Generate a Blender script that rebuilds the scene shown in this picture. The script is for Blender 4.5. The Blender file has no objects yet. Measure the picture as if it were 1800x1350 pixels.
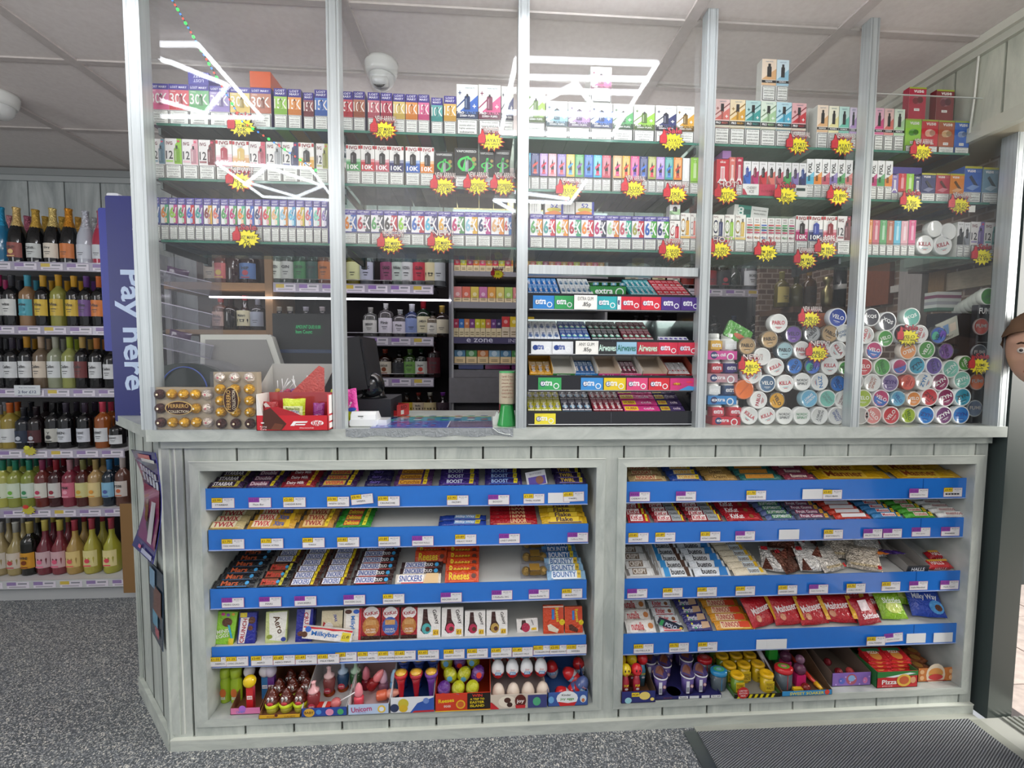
import bpy,math,random
from mathutils import Vector,Matrix
random.seed(7)
scn = bpy.context.scene
# ---------------- camera (metres; X along the counter, Y away from the viewer, Z up) ----------------
F = 785.1
YAW,PITCH,ROLL = 0.062886,0.060245,-0.0062266
CAM = Vector((0,-1.4761,1.3076))
def _cam():
    cy,sy,cp,sp,cr,sr = math.cos(YAW),math.sin(YAW),math.cos(PITCH),math.sin(PITCH),math.cos(ROLL),math.sin(ROLL)
    fw = Vector((sy*cp,cy*cp,-sp)); rt = Vector((cy,-sy,0)); dn = fw.cross(rt)
    return cr*rt + sr*dn,-sr*rt + cr*dn,fw
RT,DN,FW = _cam()
cam = bpy.data.cameras.new('camera'); camo = bpy.data.objects.new('camera',cam); scn.collection.objects.link(camo)
cam.sensor_width = 36; cam.lens = F/1800*36; cam.clip_start = .02
m = Matrix((RT,-DN,-FW)).transposed().to_4x4(); m.translation = CAM; camo.matrix_world = m
scn.camera = camo
scn.view_settings.view_transform = 'Standard'; scn.view_settings.look = 'None'; scn.view_settings.gamma = 1
scn.view_settings.exposure = 0.12
try:
    scn.cycles.transparent_max_bounces = 24; scn.cycles.max_bounces = 6; scn.cycles.use_denoising = True
    scn.cycles.caustics_reflective = False; scn.cycles.caustics_refractive = False; scn.cycles.sample_clamp_indirect = 4
except Exception: pass
# a surveyor's view of the photograph: where a pixel's sight line meets a vertical / horizontal plane
def ray(x,y): return RT*((x-900)/F) + DN*((y-675)/F) + FW
def PY(x,y,Y): r = ray(x,y); return CAM + r*((Y-CAM.y)/r.y)
def PZ(x,y,Z): r = ray(x,y); return CAM + r*((Z-CAM.z)/r.z)
def PX(x,y,X): r = ray(x,y); return CAM + r*((X-CAM.x)/r.x)
def XZ(x,y,Y): p = PY(x,y,Y); return p.x,p.z
# ---------------- world, lights ----------------
w = bpy.data.worlds.new('world'); scn.world = w; w.use_nodes = True
bgn = w.node_tree.nodes['Background']; bgn.inputs[0].default_value = (.92,.95,1,1); bgn.inputs[1].default_value = .55
def area(name,loc,to,sx,sy,power,col=(1,1,1)):
    l = bpy.data.lights.new(name,'AREA'); l.shape = 'RECTANGLE'; l.size = sx; l.size_y = sy; l.energy = power; l.color = col
    o = bpy.data.objects.new(name,l); scn.collection.objects.link(o); o.location = loc
    o.rotation_euler = (Vector(to)-Vector(loc)).to_track_quat('-Z','Y').to_euler(); return o
area('doorway_daylight',(4.3,-.8,1.7),(.9,-.2,.7),1.3,1.8,230,(1,.97,.91))
area('shop_side_fill',(-3.6,-1.9,1.9),(-.3,0,1.0),1.2,1.6,27,(.96,.98,1))  # unseen fill added at the left to brighten the counter front
area('ceiling_fill_shop',(-.4,-2.2,1.6),(-.4,-2.2,3),3.0,1.6,75,(1,.99,.97))  # added fill behind the camera, aimed up so the ceiling bounces it
area('ceiling_fill_counter',(.3,.95,2.08),(.3,.95,3),2.4,.2,9,(1,.97,1))  # added upward fill over the back shelving, lifts the ceiling's brightness
area('behind_counter_light',(.2,.70,2.38),(.2,.95,1.2),2.6,.1,8,(1,.98,1))
ZC = 2.41   # ceiling
# ---------------- colours and materials ----------------
def lin(c):
    if isinstance(c,str):
        c = c.lstrip('#'); c = ''.join(q*2 for q in c) if len(c) == 3 else c; c = [int(c[i:i+2],16)/255 for i in (0,2,4)]
    return tuple(x/12.92 if x <= .04045 else ((x+.055)/1.055)**2.4 for x in c[:3]) + (1.0,)
MATS = {}
def newmat(name):
    m = bpy.data.materials.new(name); m.use_nodes = True; MATS[name] = m
    return m,m.node_tree.nodes,m.node_tree.links,m.node_tree.nodes['Principled BSDF']
def vmat(name,rough,metal=0.0,bump=0.0,bscale=40.0,coat=0.0,spec=.5,mottle=0.0):
    m,n,l,b = newmat(name)
    a = n.new('ShaderNodeAttribute'); a.attribute_name = 'Col'
    src = a.outputs['Color']
    if mottle:
        t = n.new('ShaderNodeTexNoise'); t.inputs['Scale'].default_value = 9; t.inputs['Detail'].default_value = 5
        mr = n.new('ShaderNodeMapRange'); mr.inputs['To Min'].default_value = 1-mottle; mr.inputs['To Max'].default_value = 1+mottle*.4
        l.new(t.outputs['Fac'],mr.inputs['Value'])
        mx = n.new('ShaderNodeVectorMath'); mx.operation = 'SCALE'; l.new(src,mx.inputs[0]); l.new(mr.outputs['Result'],mx.inputs['Scale']); src = mx.outputs['Vector']
    l.new(src,b.inputs['Base Color'])
    b.inputs['Roughness'].default_value = rough; b.inputs['Metallic'].default_value = metal
    b.inputs['Coat Weight'].default_value = coat; b.inputs['Specular IOR Level'].default_value = spec
    if bump:
        t = n.new('ShaderNodeTexNoise'); t.inputs['Scale'].default_value = bscale; t.inputs['Detail'].default_value = 2; t.inputs['Distortion'].default_value = 1.2
        tc = n.new('ShaderNodeTexCoord'); l.new(tc.outputs['Object'],t.inputs['Vector'])
        bp = n.new('ShaderNodeBump'); bp.inputs['Strength'].default_value = bump; bp.inputs['Distance'].default_value = .01
        l.new(t.outputs['Fac'],bp.inputs['Height']); l.new(bp.outputs['Normal'],b.inputs['Normal'])
    return m
vmat('card',.42); vmat('gloss',.16,coat=.3); vmat('matte',.8,spec=.25); vmat('wrap',.26,bump=.5,bscale=70,spec=.6)
vmat('foil',.3,metal=.65,bump=.9,bscale=90); vmat('metal',.32,metal=.9); vmat('bottle',.06,spec=.7)
vmat('rubber',.55); vmat('wood',.5,mottle=.35); vmat('skin',.5); vmat('cloth',.9,spec=.1)
def thin(name,ior,rough,tintattr=False,tint=(1,1,1,1),opac=0.0):
    m,n,l,b = newmat(name); n.remove(b); out = n['Material Output']
    tr = n.new('ShaderNodeBsdfTransparent'); gl = n.new('ShaderNodeBsdfGlossy'); gl.inputs['Roughness'].default_value = rough
    # thin pane: Schlick reflectance, the same from both sides
    lw = n.new('ShaderNodeLayerWeight'); lw.inputs['Blend'].default_value = .5; pw = n.new('ShaderNodeMath'); pw.operation = 'POWER'; l.new(lw.outputs['Facing'],pw.inputs[0]); pw.inputs[1].default_value = 5
    f0 = ((ior-1)/(ior+1))**2; ma = n.new('ShaderNodeMath'); ma.operation = 'MULTIPLY_ADD'; l.new(pw.outputs[0],ma.inputs[0]); ma.inputs[1].default_value = .35; ma.inputs[2].default_value = f0
    fr = ma; mx = n.new('ShaderNodeMixShader')
    base = tr.outputs[0]
    if tintattr or opac:
        df = n.new('ShaderNodeBsdfDiffuse')
        if tintattr:
            a = n.new('ShaderNodeAttribute'); a.attribute_name = 'Col'; l.new(a.outputs['Color'],tr.inputs['Color']); l.new(a.outputs['Color'],df.inputs['Color'])
        else: df.inputs['Color'].default_value = tint
        m2 = n.new('ShaderNodeMixShader'); m2.inputs[0].default_value = opac; l.new(tr.outputs[0],m2.inputs[1]); l.new(df.outputs[0],m2.inputs[2]); base = m2.outputs[0]
    if not tintattr: tr.inputs['Color'].default_value = tint
    l.new(fr.outputs[0],mx.inputs[0]); l.new(base,mx.inputs[1]); l.new(gl.outputs[0],mx.inputs[2]); l.new(mx.outputs[0],out.inputs['Surface'])
    return m
thin('acrylic',1.46,.02,tint=(.985,.99,.985,1),opac=.008)
thin('shelfglass',1.45,.03,tint=(.80,.92,.88,1),opac=.06)
thin('tint',1.5,.05,tintattr=True,opac=.30)
thin('clearplastic',1.5,.08,tint=(.90,.90,.93,1),opac=.03)
def emis(name,col,s):
    m,n,l,b = newmat(name); b.inputs['Base Color'].default_value = lin(col); b.inputs['Emission Color'].default_value = lin(col); b.inputs['Emission Strength'].default_value = s; return m
emis('ledtube','#f4f8ff',17); emis('beadg','#30ff50',2.2); emis('beadb','#3070ff',2.2); emis('beadr','#ff4030',1.8); emis('screen','#1c8a50',1.2)
emis('strip','#fbf6ff',6)
# laminated cladding: pale grey-green with streaks running along the given axis
def clad(name,c1,c2,sc,rough=.35):
    m,n,l,b = newmat(name); tc = n.new('ShaderNodeTexCoord'); mp = n.new('ShaderNodeMapping'); mp.inputs['Scale'].default_value = sc
    l.new(tc.outputs['Object'],mp.inputs['Vector'])
    t = n.new('ShaderNodeTexNoise'); t.inputs['Scale'].default_value = 1; t.inputs['Detail'].default_value = 8; t.inputs['Roughness'].default_value = .65; t.inputs['Distortion'].default_value = 1.5
    l.new(mp.outputs[0],t.inputs['Vector'])
    cr = n.new('ShaderNodeValToRGB'); cr.color_ramp.elements[0].position = .33; cr.color_ramp.elements[1].position = .62
    cr.color_ramp.elements[0].color = lin(c1); cr.color_ramp.elements[1].color = lin(c2)
    l.new(t.outputs['Fac'],cr.inputs[0]); l.new(cr.outputs[0],b.inputs['Base Color']); b.inputs['Roughness'].default_value = rough
    return m
clad('clad_v','#a3aba6','#c3c9c2',(13,13,3)); clad('clad_h','#a9b0aa','#c6ccc4',(3,13,13)); clad('clad_y','#a3aba4','#c2c8be',(13,3,3))
clad('counter_lam','#a6ada8','#bfc5bf',(6,6,12),.3); clad('clad_wall','#8d9393','#b4b9b8',(9,9,1.6),.28); clad('clad_right','#a5a99c','#c0c3b4',(9,9,1.6),.35)
def noisy(name,c1,c2,scale,p0,p1,rough,bump=0,c3=None,detail=2):
    m,n,l,b = newmat(name); tc = n.new('ShaderNodeTexCoord'); t = n.new('ShaderNodeTexNoise'); t.inputs['Scale'].default_value = scale; t.inputs['Detail'].default_value = detail
    l.new(tc.outputs['Object'],t.inputs['Vector']); cr = n.new('ShaderNodeValToRGB'); e = cr.color_ramp.elements
    e[0].position = p0; e[0].color = lin(c1); e[1].position = p1; e[1].color = lin(c2)
    l.new(t.outputs['Fac'],cr.inputs[0]); l.new(cr.outputs[0],b.inputs['Base Color']); b.inputs['Roughness'].default_value = rough
    if bump:
        bp = n.new('ShaderNodeBump'); bp.inputs['Strength'].default_value = bump; bp.inputs['Distance'].default_value = .002; l.new(t.outputs['Fac'],bp.inputs['Height']); l.new(bp.outputs[0],b.inputs['Normal'])
    return m
noisy('ceilmat','#d3cbc7','#dad3cf',60,.3,.7,.85); noisy('battenmat','#b8b0ac','#c0b8b4',40,.3,.7,.7)
noisy('counterside','#9ba29f','#bcc1bd',14,.3,.7,.4); noisy('pavement','#b5aaa6','#d6cac4',25,.3,.7,.9,detail=6)
noisy('greypaint','#6b6a6e','#727176',30,.3,.7,.45)
# safety flooring: dark grey with pale chips
m,n,l,b = newmat('floor_chips'); tc = n.new('ShaderNodeTexCoord')
v = n.new('ShaderNodeTexVoronoi'); v.inputs['Scale'].default_value = 300; l.new(tc.outputs['Object'],v.inputs['Vector'])
sep = n.new('ShaderNodeSeparateColor'); l.new(v.outputs['Color'],sep.inputs[0])
cr = n.new('ShaderNodeValToRGB'); cr.color_ramp.interpolation = 'CONSTANT'; e = cr.color_ramp.elements
e[0].position = 0; e[0].color = lin('#4d5257'); e[1].position = .42; e[1].color = lin('#686d72')
for p_,c_ in ((.64,'#8d9296'),(.79,'#b4b6b4'),(.91,'#dedcd2')):
    q = e.new(p_); q.color = lin(c_)
l.new(sep.outputs[0],cr.inputs[0]); l.new(cr.outputs[0],b.inputs['Base Color']); b.inputs['Roughness'].default_value = .45
# ribbed entrance mat
m,n,l,b = newmat('mat_ribs'); tc = n.new('ShaderNodeTexCoord')
mp = n.new('ShaderNodeMapping'); mp.inputs['Rotation'].default_value = (0,0,math.radians(62)); l.new(tc.outputs['Object'],mp.inputs['Vector'])
wv = n.new('ShaderNodeTexWave'); wv.inputs['Scale'].default_value = 52; wv.inputs['Distortion'].default_value = .8; wv.inputs['Detail'].default_value = 1; l.new(mp.outputs[0],wv.inputs['Vector'])
cr = n.new('ShaderNodeValToRGB'); e = cr.color_ramp.elements; e[0].position = .25; e[0].color = lin('#4a4e53'); e[1].position = .8; e[1].color = lin('#92969a')
l.new(wv.outputs['Fac'],cr.inputs[0]); l.new(cr.outputs[0],b.inputs['Base Color']); b.inputs['Roughness'].default_value = .9
bp = n.new('ShaderNodeBump'); bp.inputs['Distance'].default_value = .003; l.new(wv.outputs['Fac'],bp.inputs['Height']); l.new(bp.outputs[0],b.inputs['Normal'])
# brushed aluminium
m,n,l,b = newmat('alu'); tc = n.new('ShaderNodeTexCoord'); mp = n.new('ShaderNodeMapping'); mp.inputs['Scale'].default_value = (60,60,2); l.new(tc.outputs['Object'],mp.inputs['Vector'])
t = n.new('ShaderNodeTexNoise'); t.inputs['Scale'].default_value = 2; t.inputs['Detail'].default_value = 4; l.new(mp.outputs[0],t.inputs['Vector'])
cr = n.new('ShaderNodeValToRGB'); e = cr.color_ramp.elements; e[0].position = .3; e[0].color = lin('#b4bbbd'); e[1].position = .7; e[1].color = lin('#c9d0d1')
l.new(t.outputs['Fac'],cr.inputs[0]); l.new(cr.outputs[0],b.inputs['Base Color']); b.inputs['Metallic'].default_value = .55; b.inputs['Roughness'].default_value = .38
# brick
m,n,l,b = newmat('brick'); tc = n.new('ShaderNodeTexCoord'); sx = n.new('ShaderNodeSeparateXYZ'); l.new(tc.outputs['Object'],sx.inputs[0]); ad = n.new('ShaderNodeMath'); l.new(sx.outputs[0],ad.inputs[0]); l.new(sx.outputs[1],ad.inputs[1])
cb = n.new('ShaderNodeCombineXYZ'); l.new(ad.outputs[0],cb.inputs[0]); l.new(sx.outputs[2],cb.inputs[1])
bt = n.new('ShaderNodeTexBrick'); bt.inputs['Scale'].default_value = 8; bt.inputs['Mortar Size'].default_value = .03; bt.inputs['Color1'].default_value = lin('#5f4a40'); bt.inputs['Color2'].default_value = lin('#86705f'); bt.inputs['Mortar'].default_value = lin('#a09285')
l.new(cb.outputs[0],bt.inputs['Vector']); l.new(bt.outputs[0],b.inputs['Base Color']); b.inputs['Roughness'].default_value = .9
# ---------------- text outlines ----------------
_T = {}
def glyphs(s,bold):
    k = (s,bold)
    if k in _T: return _T[k]
    cu = bpy.data.curves.new('t','FONT'); cu.body = s; cu.size = 1; cu.resolution_u = 2; cu.offset = .011*bold
    cu.align_x = 'CENTER'; cu.align_y = 'CENTER'
    o = bpy.data.objects.new('t',cu); scn.collection.objects.link(o)
    me = o.to_mesh(); vs = [(v.co.x,v.co.y) for v in me.vertices]; fs = [tuple(p.vertices) for p in me.polygons]
    o.to_mesh_clear(); bpy.data.objects.remove(o); bpy.data.curves.remove(cu)
    if vs:
        xs = [v[0] for v in vs]; ys = [v[1] for v in vs]; x0,x1,y0,y1 = min(xs),max(xs),min(ys),max(ys)
        cx,cy = (x0+x1)/2,(y0+y1)/2; vs = [(x-cx,y-cy) for x,y in vs]; wh = (x1-x0,y1-y0)
    else: wh = (1,1)
    _T[k] = (vs,fs,wh); return _T[k]
# ---------------- mesh builder ----------------
I4 = Matrix.Identity(4)
class MB:
    def __init__(s): s.v = []; s.f = []; s.c = []; s.m = []; s.T = I4; s.sm = []
    def add(s,vs,fs,col,mat='card',smooth=False):
        b = len(s.v); T = s.T
        s.v += [tuple(T @ Vector(v)) for v in vs] if T is not I4 else [tuple(v) for v in vs]
        c = lin(col)
        for f in fs: s.f.append(tuple(i+b for i in f)); s.c.append(c); s.m.append(mat); s.sm.append(smooth)
        return s
    def box(s,x0,y0,z0,x1,y1,z1,col='#ffffff',mat='card',cols=None,taper=0):
        t = taper
        vs = [(x0,y0,z0),(x1,y0,z0),(x1,y1,z0),(x0,y1,z0),(x0+t,y0+t,z1),(x1-t,y0+t,z1),(x1-t,y1-t,z1),(x0+t,y1-t,z1)]
        fs = [(0,1,5,4),(1,2,6,5),(2,3,7,6),(3,0,4,7),(4,5,6,7),(3,2,1,0)]
        if cols:   # front, right, back, left, top, bottom
            for f,c in zip(fs,cols): s.add(vs,[f],c,mat)
        else: s.add(vs,fs,col,mat)
        return s
    def rbox(s,x0,y0,z0,x1,y1,z1,r,col,mat='card'):   # box with the four vertical-plane (XZ) corners rounded
        P = []
        for cx,cz,a0 in ((x1-r,z1-r,0),(x0+r,z1-r,90),(x0+r,z0+r,180),(x1-r,z0+r,270)):
            for k in range(5): a = math.radians(a0+k*22.5); P.append((cx+r*math.cos(a),cz+r*math.sin(a)))
        return s.prism(P,y0,y1,col,mat)
    def prism(s,P,y0,y1,col,mat='card'):                 # XZ outline extruded along Y
        n = len(P); vs = [(x,y0,z) for x,z in P] + [(x,y1,z) for x,z in P]
        fs = [tuple(range(n)),tuple(range(2*n-1,n-1,-1))] + [(i,i+n,(i+1) % n+n,(i+1) % n) for i in range(n)]
        return s.add(vs,fs,col,mat)
    def zprism(s,P,z0,z1,col,mat='card'):                # XY outline extruded along Z
        n = len(P); vs = [(x,y,z0) for x,y in P] + [(x,y,z1) for x,y in P]
        fs = [tuple(range(n-1,-1,-1)),tuple(range(n,2*n))] + [(i,(i+1) % n,(i+1) % n+n,i+n) for i in range(n)]
        return s.add(vs,fs,col,mat)
    def quad(s,a,b,c,d,col,mat='card'): return s.add([a,b,c,d],[(0,1,2,3)],col,mat)
    def lathe(s,prof,col,mat='gloss',n=16,cx=0,cy=0,sx=1,sy=1,cols=None):
        vs = []; N = len(prof)
        for r,z in prof:
            for k in range(n): a = 2*math.pi*k/n; vs.append((cx+r*sx*math.cos(a),cy+r*sy*math.sin(a),z))
        for i in range(N-1):
            fs = [(i*n+k,i*n+(k+1) % n,(i+1)*n+(k+1) % n,(i+1)*n+k) for k in range(n)]
            s.add(vs if i == 0 else [],[],col) if i == 0 else None
            b = len(s.v)-len(vs); c = lin(cols[i] if cols else col)
            for f in fs: s.f.append(tuple(j+b for j in f)); s.c.append(c); s.m.append(mat); s.sm.append(True)
        for ring,rev in ((0,True),(N-1,False)):
            if prof[ring][0] > 1e-5:
                f = [ring*n+k for k in range(n)]; f = f[::-1] if rev else f; b = len(s.v)-len(vs)
                s.f.append(tuple(j+b for j in f)); s.c.append(lin(cols[min(ring,N-2)] if cols else col)); s.m.append(mat); s.sm.append(False)
        return s
    def tube(s,pts,r,col,mat='gloss',n=6):
        pts = [Vector(p) for p in pts]; vs = []; N = len(pts)
        for i,p in enumerate(pts):
            d = (pts[min(i+1,N-1)]-pts[max(i-1,0)]).normalized(); u = d.cross(Vector((0,0,1)))
            if u.length < .1: u = d.cross(Vector((1,0,0)))
            u.normalize(); w_ = d.cross(u); rr = r[i] if isinstance(r,(list,tuple)) else r
            for k in range(n): a = 2*math.pi*k/n; vs.append(tuple(p+u*rr*math.cos(a)+w_*rr*math.sin(a)))
        fs = [(i*n+k,(i+1)*n+k,(i+1)*n+(k+1) % n,i*n+(k+1) % n) for i in range(N-1) for k in range(n)]
        s.add(vs,fs,col,mat,True); s.add([],[],col)
        b = len(s.v)-len(vs)
        for f in ([k for k in range(n)],[(N-1)*n+k for k in range(n)][::-1]): s.f.append(tuple(j+b for j in f)); s.c.append(lin(col)); s.m.append(mat); s.sm.append(False)
        return s
    def ball(s,c,rx,ry,rz,col,mat='gloss',n=12,m=8):
        pr = [(math.sin(math.pi*i/m),-math.cos(math.pi*i/m)) for i in range(m+1)]; vs = []
        for r,z in pr:
            for k in range(n): a = 2*math.pi*k/n; vs.append((c[0]+rx*r*math.cos(a),c[1]+ry*r*math.sin(a),c[2]+rz*z))
        return s.add(vs,[(i*n+k,i*n+(k+1) % n,(i+1)*n+(k+1) % n,(i+1)*n+k) for i in range(m) for k in range(n)],col,mat,True)
    # printed artwork on a face: origin O, right vector U, up vector V (unit metres), outward normal N
    def art(s,O,U,V,N,els,w=1.0,h=1.0,mat='card',e0=.0003,de=.00022):
        O,U,V,N = Vector(O),Vector(U),Vector(V),Vector(N); e = e0
        def P(x,z): return O + U*x + V*z + N*e
        for el in els:
            k = el[0]; mt = mat
            if k == 'r': _,a,b_,c,d,col = el; s.add([P(a*w,b_*h),P(c*w,b_*h),P(c*w,d*h),P(a*w,d*h)],[(0,1,2,3)],col,mt)
            elif k == 'e':
                _,cx,cz,rx,rz,col = el; n = 14   # rx, rz in units of w
                s.add([P(cx*w+rx*w*math.cos(6.2832*i/n),cz*h+rz*w*math.sin(6.2832*i/n)) for i in range(n)],[tuple(range(n))],col,mt)
            elif k == 'p': s.add([P(x*w,z*h) for x,z in el[1]],[tuple(range(len(el[1])))],el[2],mt)
            elif k == 't':  # text, cx, cz, max width (of w), max height (of h), colour, bold, angle
                _,tx,cx,cz,tw,th,col = el[:7]; bold = el[7] if len(el) > 7 else 0; ang = math.radians(el[8]) if len(el) > 8 else 0
                vs,fs,(gw,gh) = glyphs(tx,bold)
                if not vs: continue
                if abs(math.sin(ang)) > .8: sc = min(tw*w/gh,th*h/gw) if len(el) <= 9 else 1; sx = sz = sc
                else:
                    sx = tw*w/gw; sz = th*h/gh
                    if sx > sz*1.25: sx = sz*1.25
                    if sz > sx*2.3: sz = sx*2.3
                ca,sa = math.cos(ang),math.sin(ang)
                s.add([P(cx*w+(x*sx*ca-z*sz*sa),cz*h+(x*sx*sa+z*sz*ca)) for x,z in vs],fs,col,mt)
            e += de
        return s
    def front(s,x0,z0,w,h,y,els,**k): return s.art((x0,y,z0),(1,0,0),(0,0,1),(0,-1,0),els,w,h,**k)
    def mesh(s,name):
        me = bpy.data.meshes.new(name); me.from_pydata(s.v,[],s.f); used = []
        for m_ in s.m:
            if m_ not in used: used.append(m_)
        for m_ in used: me.materials.append(MATS[m_])
        ix = {m_: i for i,m_ in enumerate(used)}
        me.polygons.foreach_set('material_index',[ix[m_] for m_ in s.m]); me.polygons.foreach_set('use_smooth',s.sm)
        ca = me.color_attributes.new('Col','FLOAT_COLOR','CORNER'); data = []
        for f,c in zip(s.f,s.c): data += list(c)*len(f)
        ca.data.foreach_set('color',data); me.update(); return me
    def build(s,name,parent=None,loc=(0,0,0),rot=(0,0,0)):
        return link(s.mesh(name),name,parent,loc,rot)
def link(me,name,parent=None,loc=(0,0,0),rot=(0,0,0)):
    o = bpy.data.objects.new(name,me); scn.collection.objects.link(o); o.location = loc; o.rotation_euler = rot
    if parent: o.parent = parent
    return o
def empty(name,loc=(0,0,0),rot=(0,0,0)):
    o = bpy.data.objects.new(name,None); o.empty_display_size = .05; scn.collection.objects.link(o); o.location = loc; o.rotation_euler = rot; return o
def tag(o,label,cat,group=None,kind=None):
    o['label'] = label; o['category'] = cat
    if group: o['group'] = group
    if kind: o['kind'] = kind
    return o
def struct(o): o['kind'] = 'structure'; return o
def dup(r,loc=None,rot=None):
    c = r.copy(); scn.collection.objects.link(c)
    for ch in r.children:
        d = ch.copy(); scn.collection.objects.link(d); d.parent = c
    if loc is not None: c.location = loc
    if rot is not None: c.rotation_euler = rot
    return c
ORD = ['zeroth','first','second','third','fourth','fifth','sixth','seventh','eighth','ninth','tenth','eleventh','twelfth','thirteenth','fourteenth','fifteenth','sixteenth','seventeenth','eighteenth','nineteenth','twentieth','twenty-first','twenty-second','twenty-third','twenty-fourth','twenty-fifth','twenty-sixth','twenty-seventh','twenty-eighth','twenty-ninth','thirtieth']
def nth(i,n=None):
    if n is not None and i == n-1 and n > 1: return 'rightmost'
    return ('leftmost' if i == 0 else ORD[i+1]+' from left')
# ================= the room =================
XR = 1.716           # face of the cladding over the door
def slab(name,x0,y0,z0,x1,y1,z1,mat): return struct(MB().box(x0,y0,z0,x1,y1,z1,'#ffffff',mat).build(name))
slab('floor',-4.2,-3.2,-.06,1.80,1.5,0,'floor_chips')
slab('ceiling',-4.2,-3.2,ZC,3.0,1.5,ZC+.05,'ceilmat')
# battens over the panel joints
b = MB()
for Y in (.022,.375,.92): b.box(-4.2,Y-.012,ZC-.006,XR,Y+.012,ZC,'#ffffff','battenmat')
for px,py in ((213,167),(213,285),(628,68),(1148,143),(1384,139)):
    X = PZ(px,py,ZC).x; b.box(X-.02,-3.2,ZC-.007,X+.02,1.44,ZC,'#ffffff','battenmat')
struct(b.build('trim_1'))
# back wall: vertical cladding boards
YB = 1.43
b = MB().box(-4.2,YB+.012,0,2.6,YB+.06,ZC,'#3b3f42','matte'); X = -4.15
while X < 2.5: b.box(X,YB,0,X+.197,YB+.012,ZC,'#ffffff','clad_wall'); X += .205
struct(b.build('wall_back'))
struct(MB().box(-4.2,YB-.03,ZC-.045,XR,YB-.001,ZC-.008,'#8e9292','gloss').box(-4.2,YB-.018,ZC-.075,XR,YB-.001,ZC-.045,'#a5a9a9','gloss').build('trim_2'))
slab('wall_left',-4.26,-3.2,0,-4.2,1.5,ZC,'clad_wall')
# right wall above the doorway, clad in boards, with cornice and lintel
ZL = (PX(1707,258,XR).z + PX(1800,201,XR).z)/2
b = MB().box(XR+.012,-2.6,ZL+.05,XR+.1,YB,ZC,'#6c7066','matte'); Y = -2.6
while Y < YB: b.box(XR,Y,ZL+.05,XR+.012,min(Y+.152,YB),ZC-.03,'#ffffff','clad_right'); Y += .16
struct(b.build('wall_right'))
struct(MB().box(XR-.035,-2.6,ZC-.03,XR+.01,YB,ZC-.001,'#c6c6ba','gloss').box(XR-.018,-2.6,ZC-.055,XR+.01,YB,ZC-.03,'#b9baae','gloss').build('trim_3'))
struct(MB().box(XR-.01,-2.6,ZL,XR+.014,YB,ZL+.05,'#b4b6a8','card').box(XR+.014,-2.6,ZL,2.1,YB,ZL+.02,'#a9a48f','card').build('trim_4'))
struct(MB().box(1.93,.05,0,2.0,YB+.1,ZL,'#7d6a5a','brick').build('wall_side'))
# slim white conduit down the cladding
p = [PX(1712,60,XR-.012),PX(1722,80,XR-.012),PX(1713,172,XR-.012),PX(1704,235,XR-.012)]
tag(MB().tube(p,.0035,'#dcdcd2','gloss').build('cable'),'thin white cable running down the cladding from the ceiling cornice','cable')
# door column and outside
XC = 1.834
struct(MB().box(XC,-.036,0,XC+.094,.05,ZL,'#39423f','card').box(XC-.001,-.0365,0,XC+.0,.05,ZL,'#3c4645','card').build('door_1'))
b = MB().box(1.80,-2.6,-.02,2.02,-.036,.004,'#a9aba4','card')
for k in range(6): b.box(1.885+k*.022,-2.6,.004,1.895+k*.022,-.04,.011,'#c9cbc4','metal')
struct(b.build('trim_5'))
b = MB()
for i in range(8):
    for j in range(12): b.box(2.02+i*.45,-3+j*.45,-.06,2.462+i*.45,-2.558+j*.45,-.02,'#ffffff','pavement')
b.box(2.02,-3,-.1,5.6,2.4,-.055,'#5a5352','matte'); struct(b.build('ground'))
struct(MB().box(2.6,.9,-.02,5.4,.98,2.6,'#3a4244','card').box(4.2,-3,-.02,4.3,.9,1.1,'#7d7f7c','card').build('wall_outside'))
# mat and its frame
pm = [PZ(1250,1350,0),PZ(1212,1283,0)]
tag(MB().box(.745,-1.25,.001,1.755,-.04,.010,'#ffffff','mat_ribs').build('entrance_mat'),'dark grey ribbed entrance mat set in the floor before the counter','door mat')
struct(MB().box(.70,-1.28,.0005,.745,-.03,.005,'#8a9191','metal').box(.745,-.04,.0005,1.80,-.004,.005,'#a4a79e','card').box(1.755,-1.28,.0005,1.80,-.04,.005,'#93968d','card').build('trim_6'))
# ceiling LED tubes: hexagon pattern over the shop floor (seen only as reflections in the screens)
def refl(px,py):
    q = PZ(px,py,ZC-.03); return Vector((q.x,-q.y,ZC-.03))
def led(name,segs,label,r=.0085):
    b = MB()
    for a,c in segs: b.tube([refl(*a),refl(*c)],r,'#ffffff','ledtube',6)
    return tag(b.build(name),label,'ceiling light','white LED tube figures on the ceiling')
led('led_light',[((262,76),(346,76)),((346,76),(462,208)),((462,208),(262,205)),((262,95),(402,151)),((402,151),(362,200)),((362,200),(262,171))],'white LED tube figure reflected across the top left shelf boxes')
led('led_light',[((381,287),(546,296)),((546,296),(590,355)),((381,287),(463,346)),((463,346),(590,353)),((430,325),(470,294)),((470,294),(568,327)),((568,327),(522,346)),((522,346),(436,321))],'white LED tube figure reflected over the middle left shelf')
led('led_light',[((908,102),(1156,110)),((1156,110),(1076,238)),((1076,238),(880,234)),((880,234),(908,102)),((912,134),(1142,138)),((900,160),(1125,164)),((955,178),(1012,148)),((1012,148),(1038,182)),((884,198),(1098,204))],'white LED tube figure reflected over the centre bay boxes',.010)
led('led_light',[((868,352),(1002,357)),((1002,357),(1030,318)),((868,352),(905,372)),((905,338),(1000,350))],'short white LED tube figure reflected below the centre shelf',.012)
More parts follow.
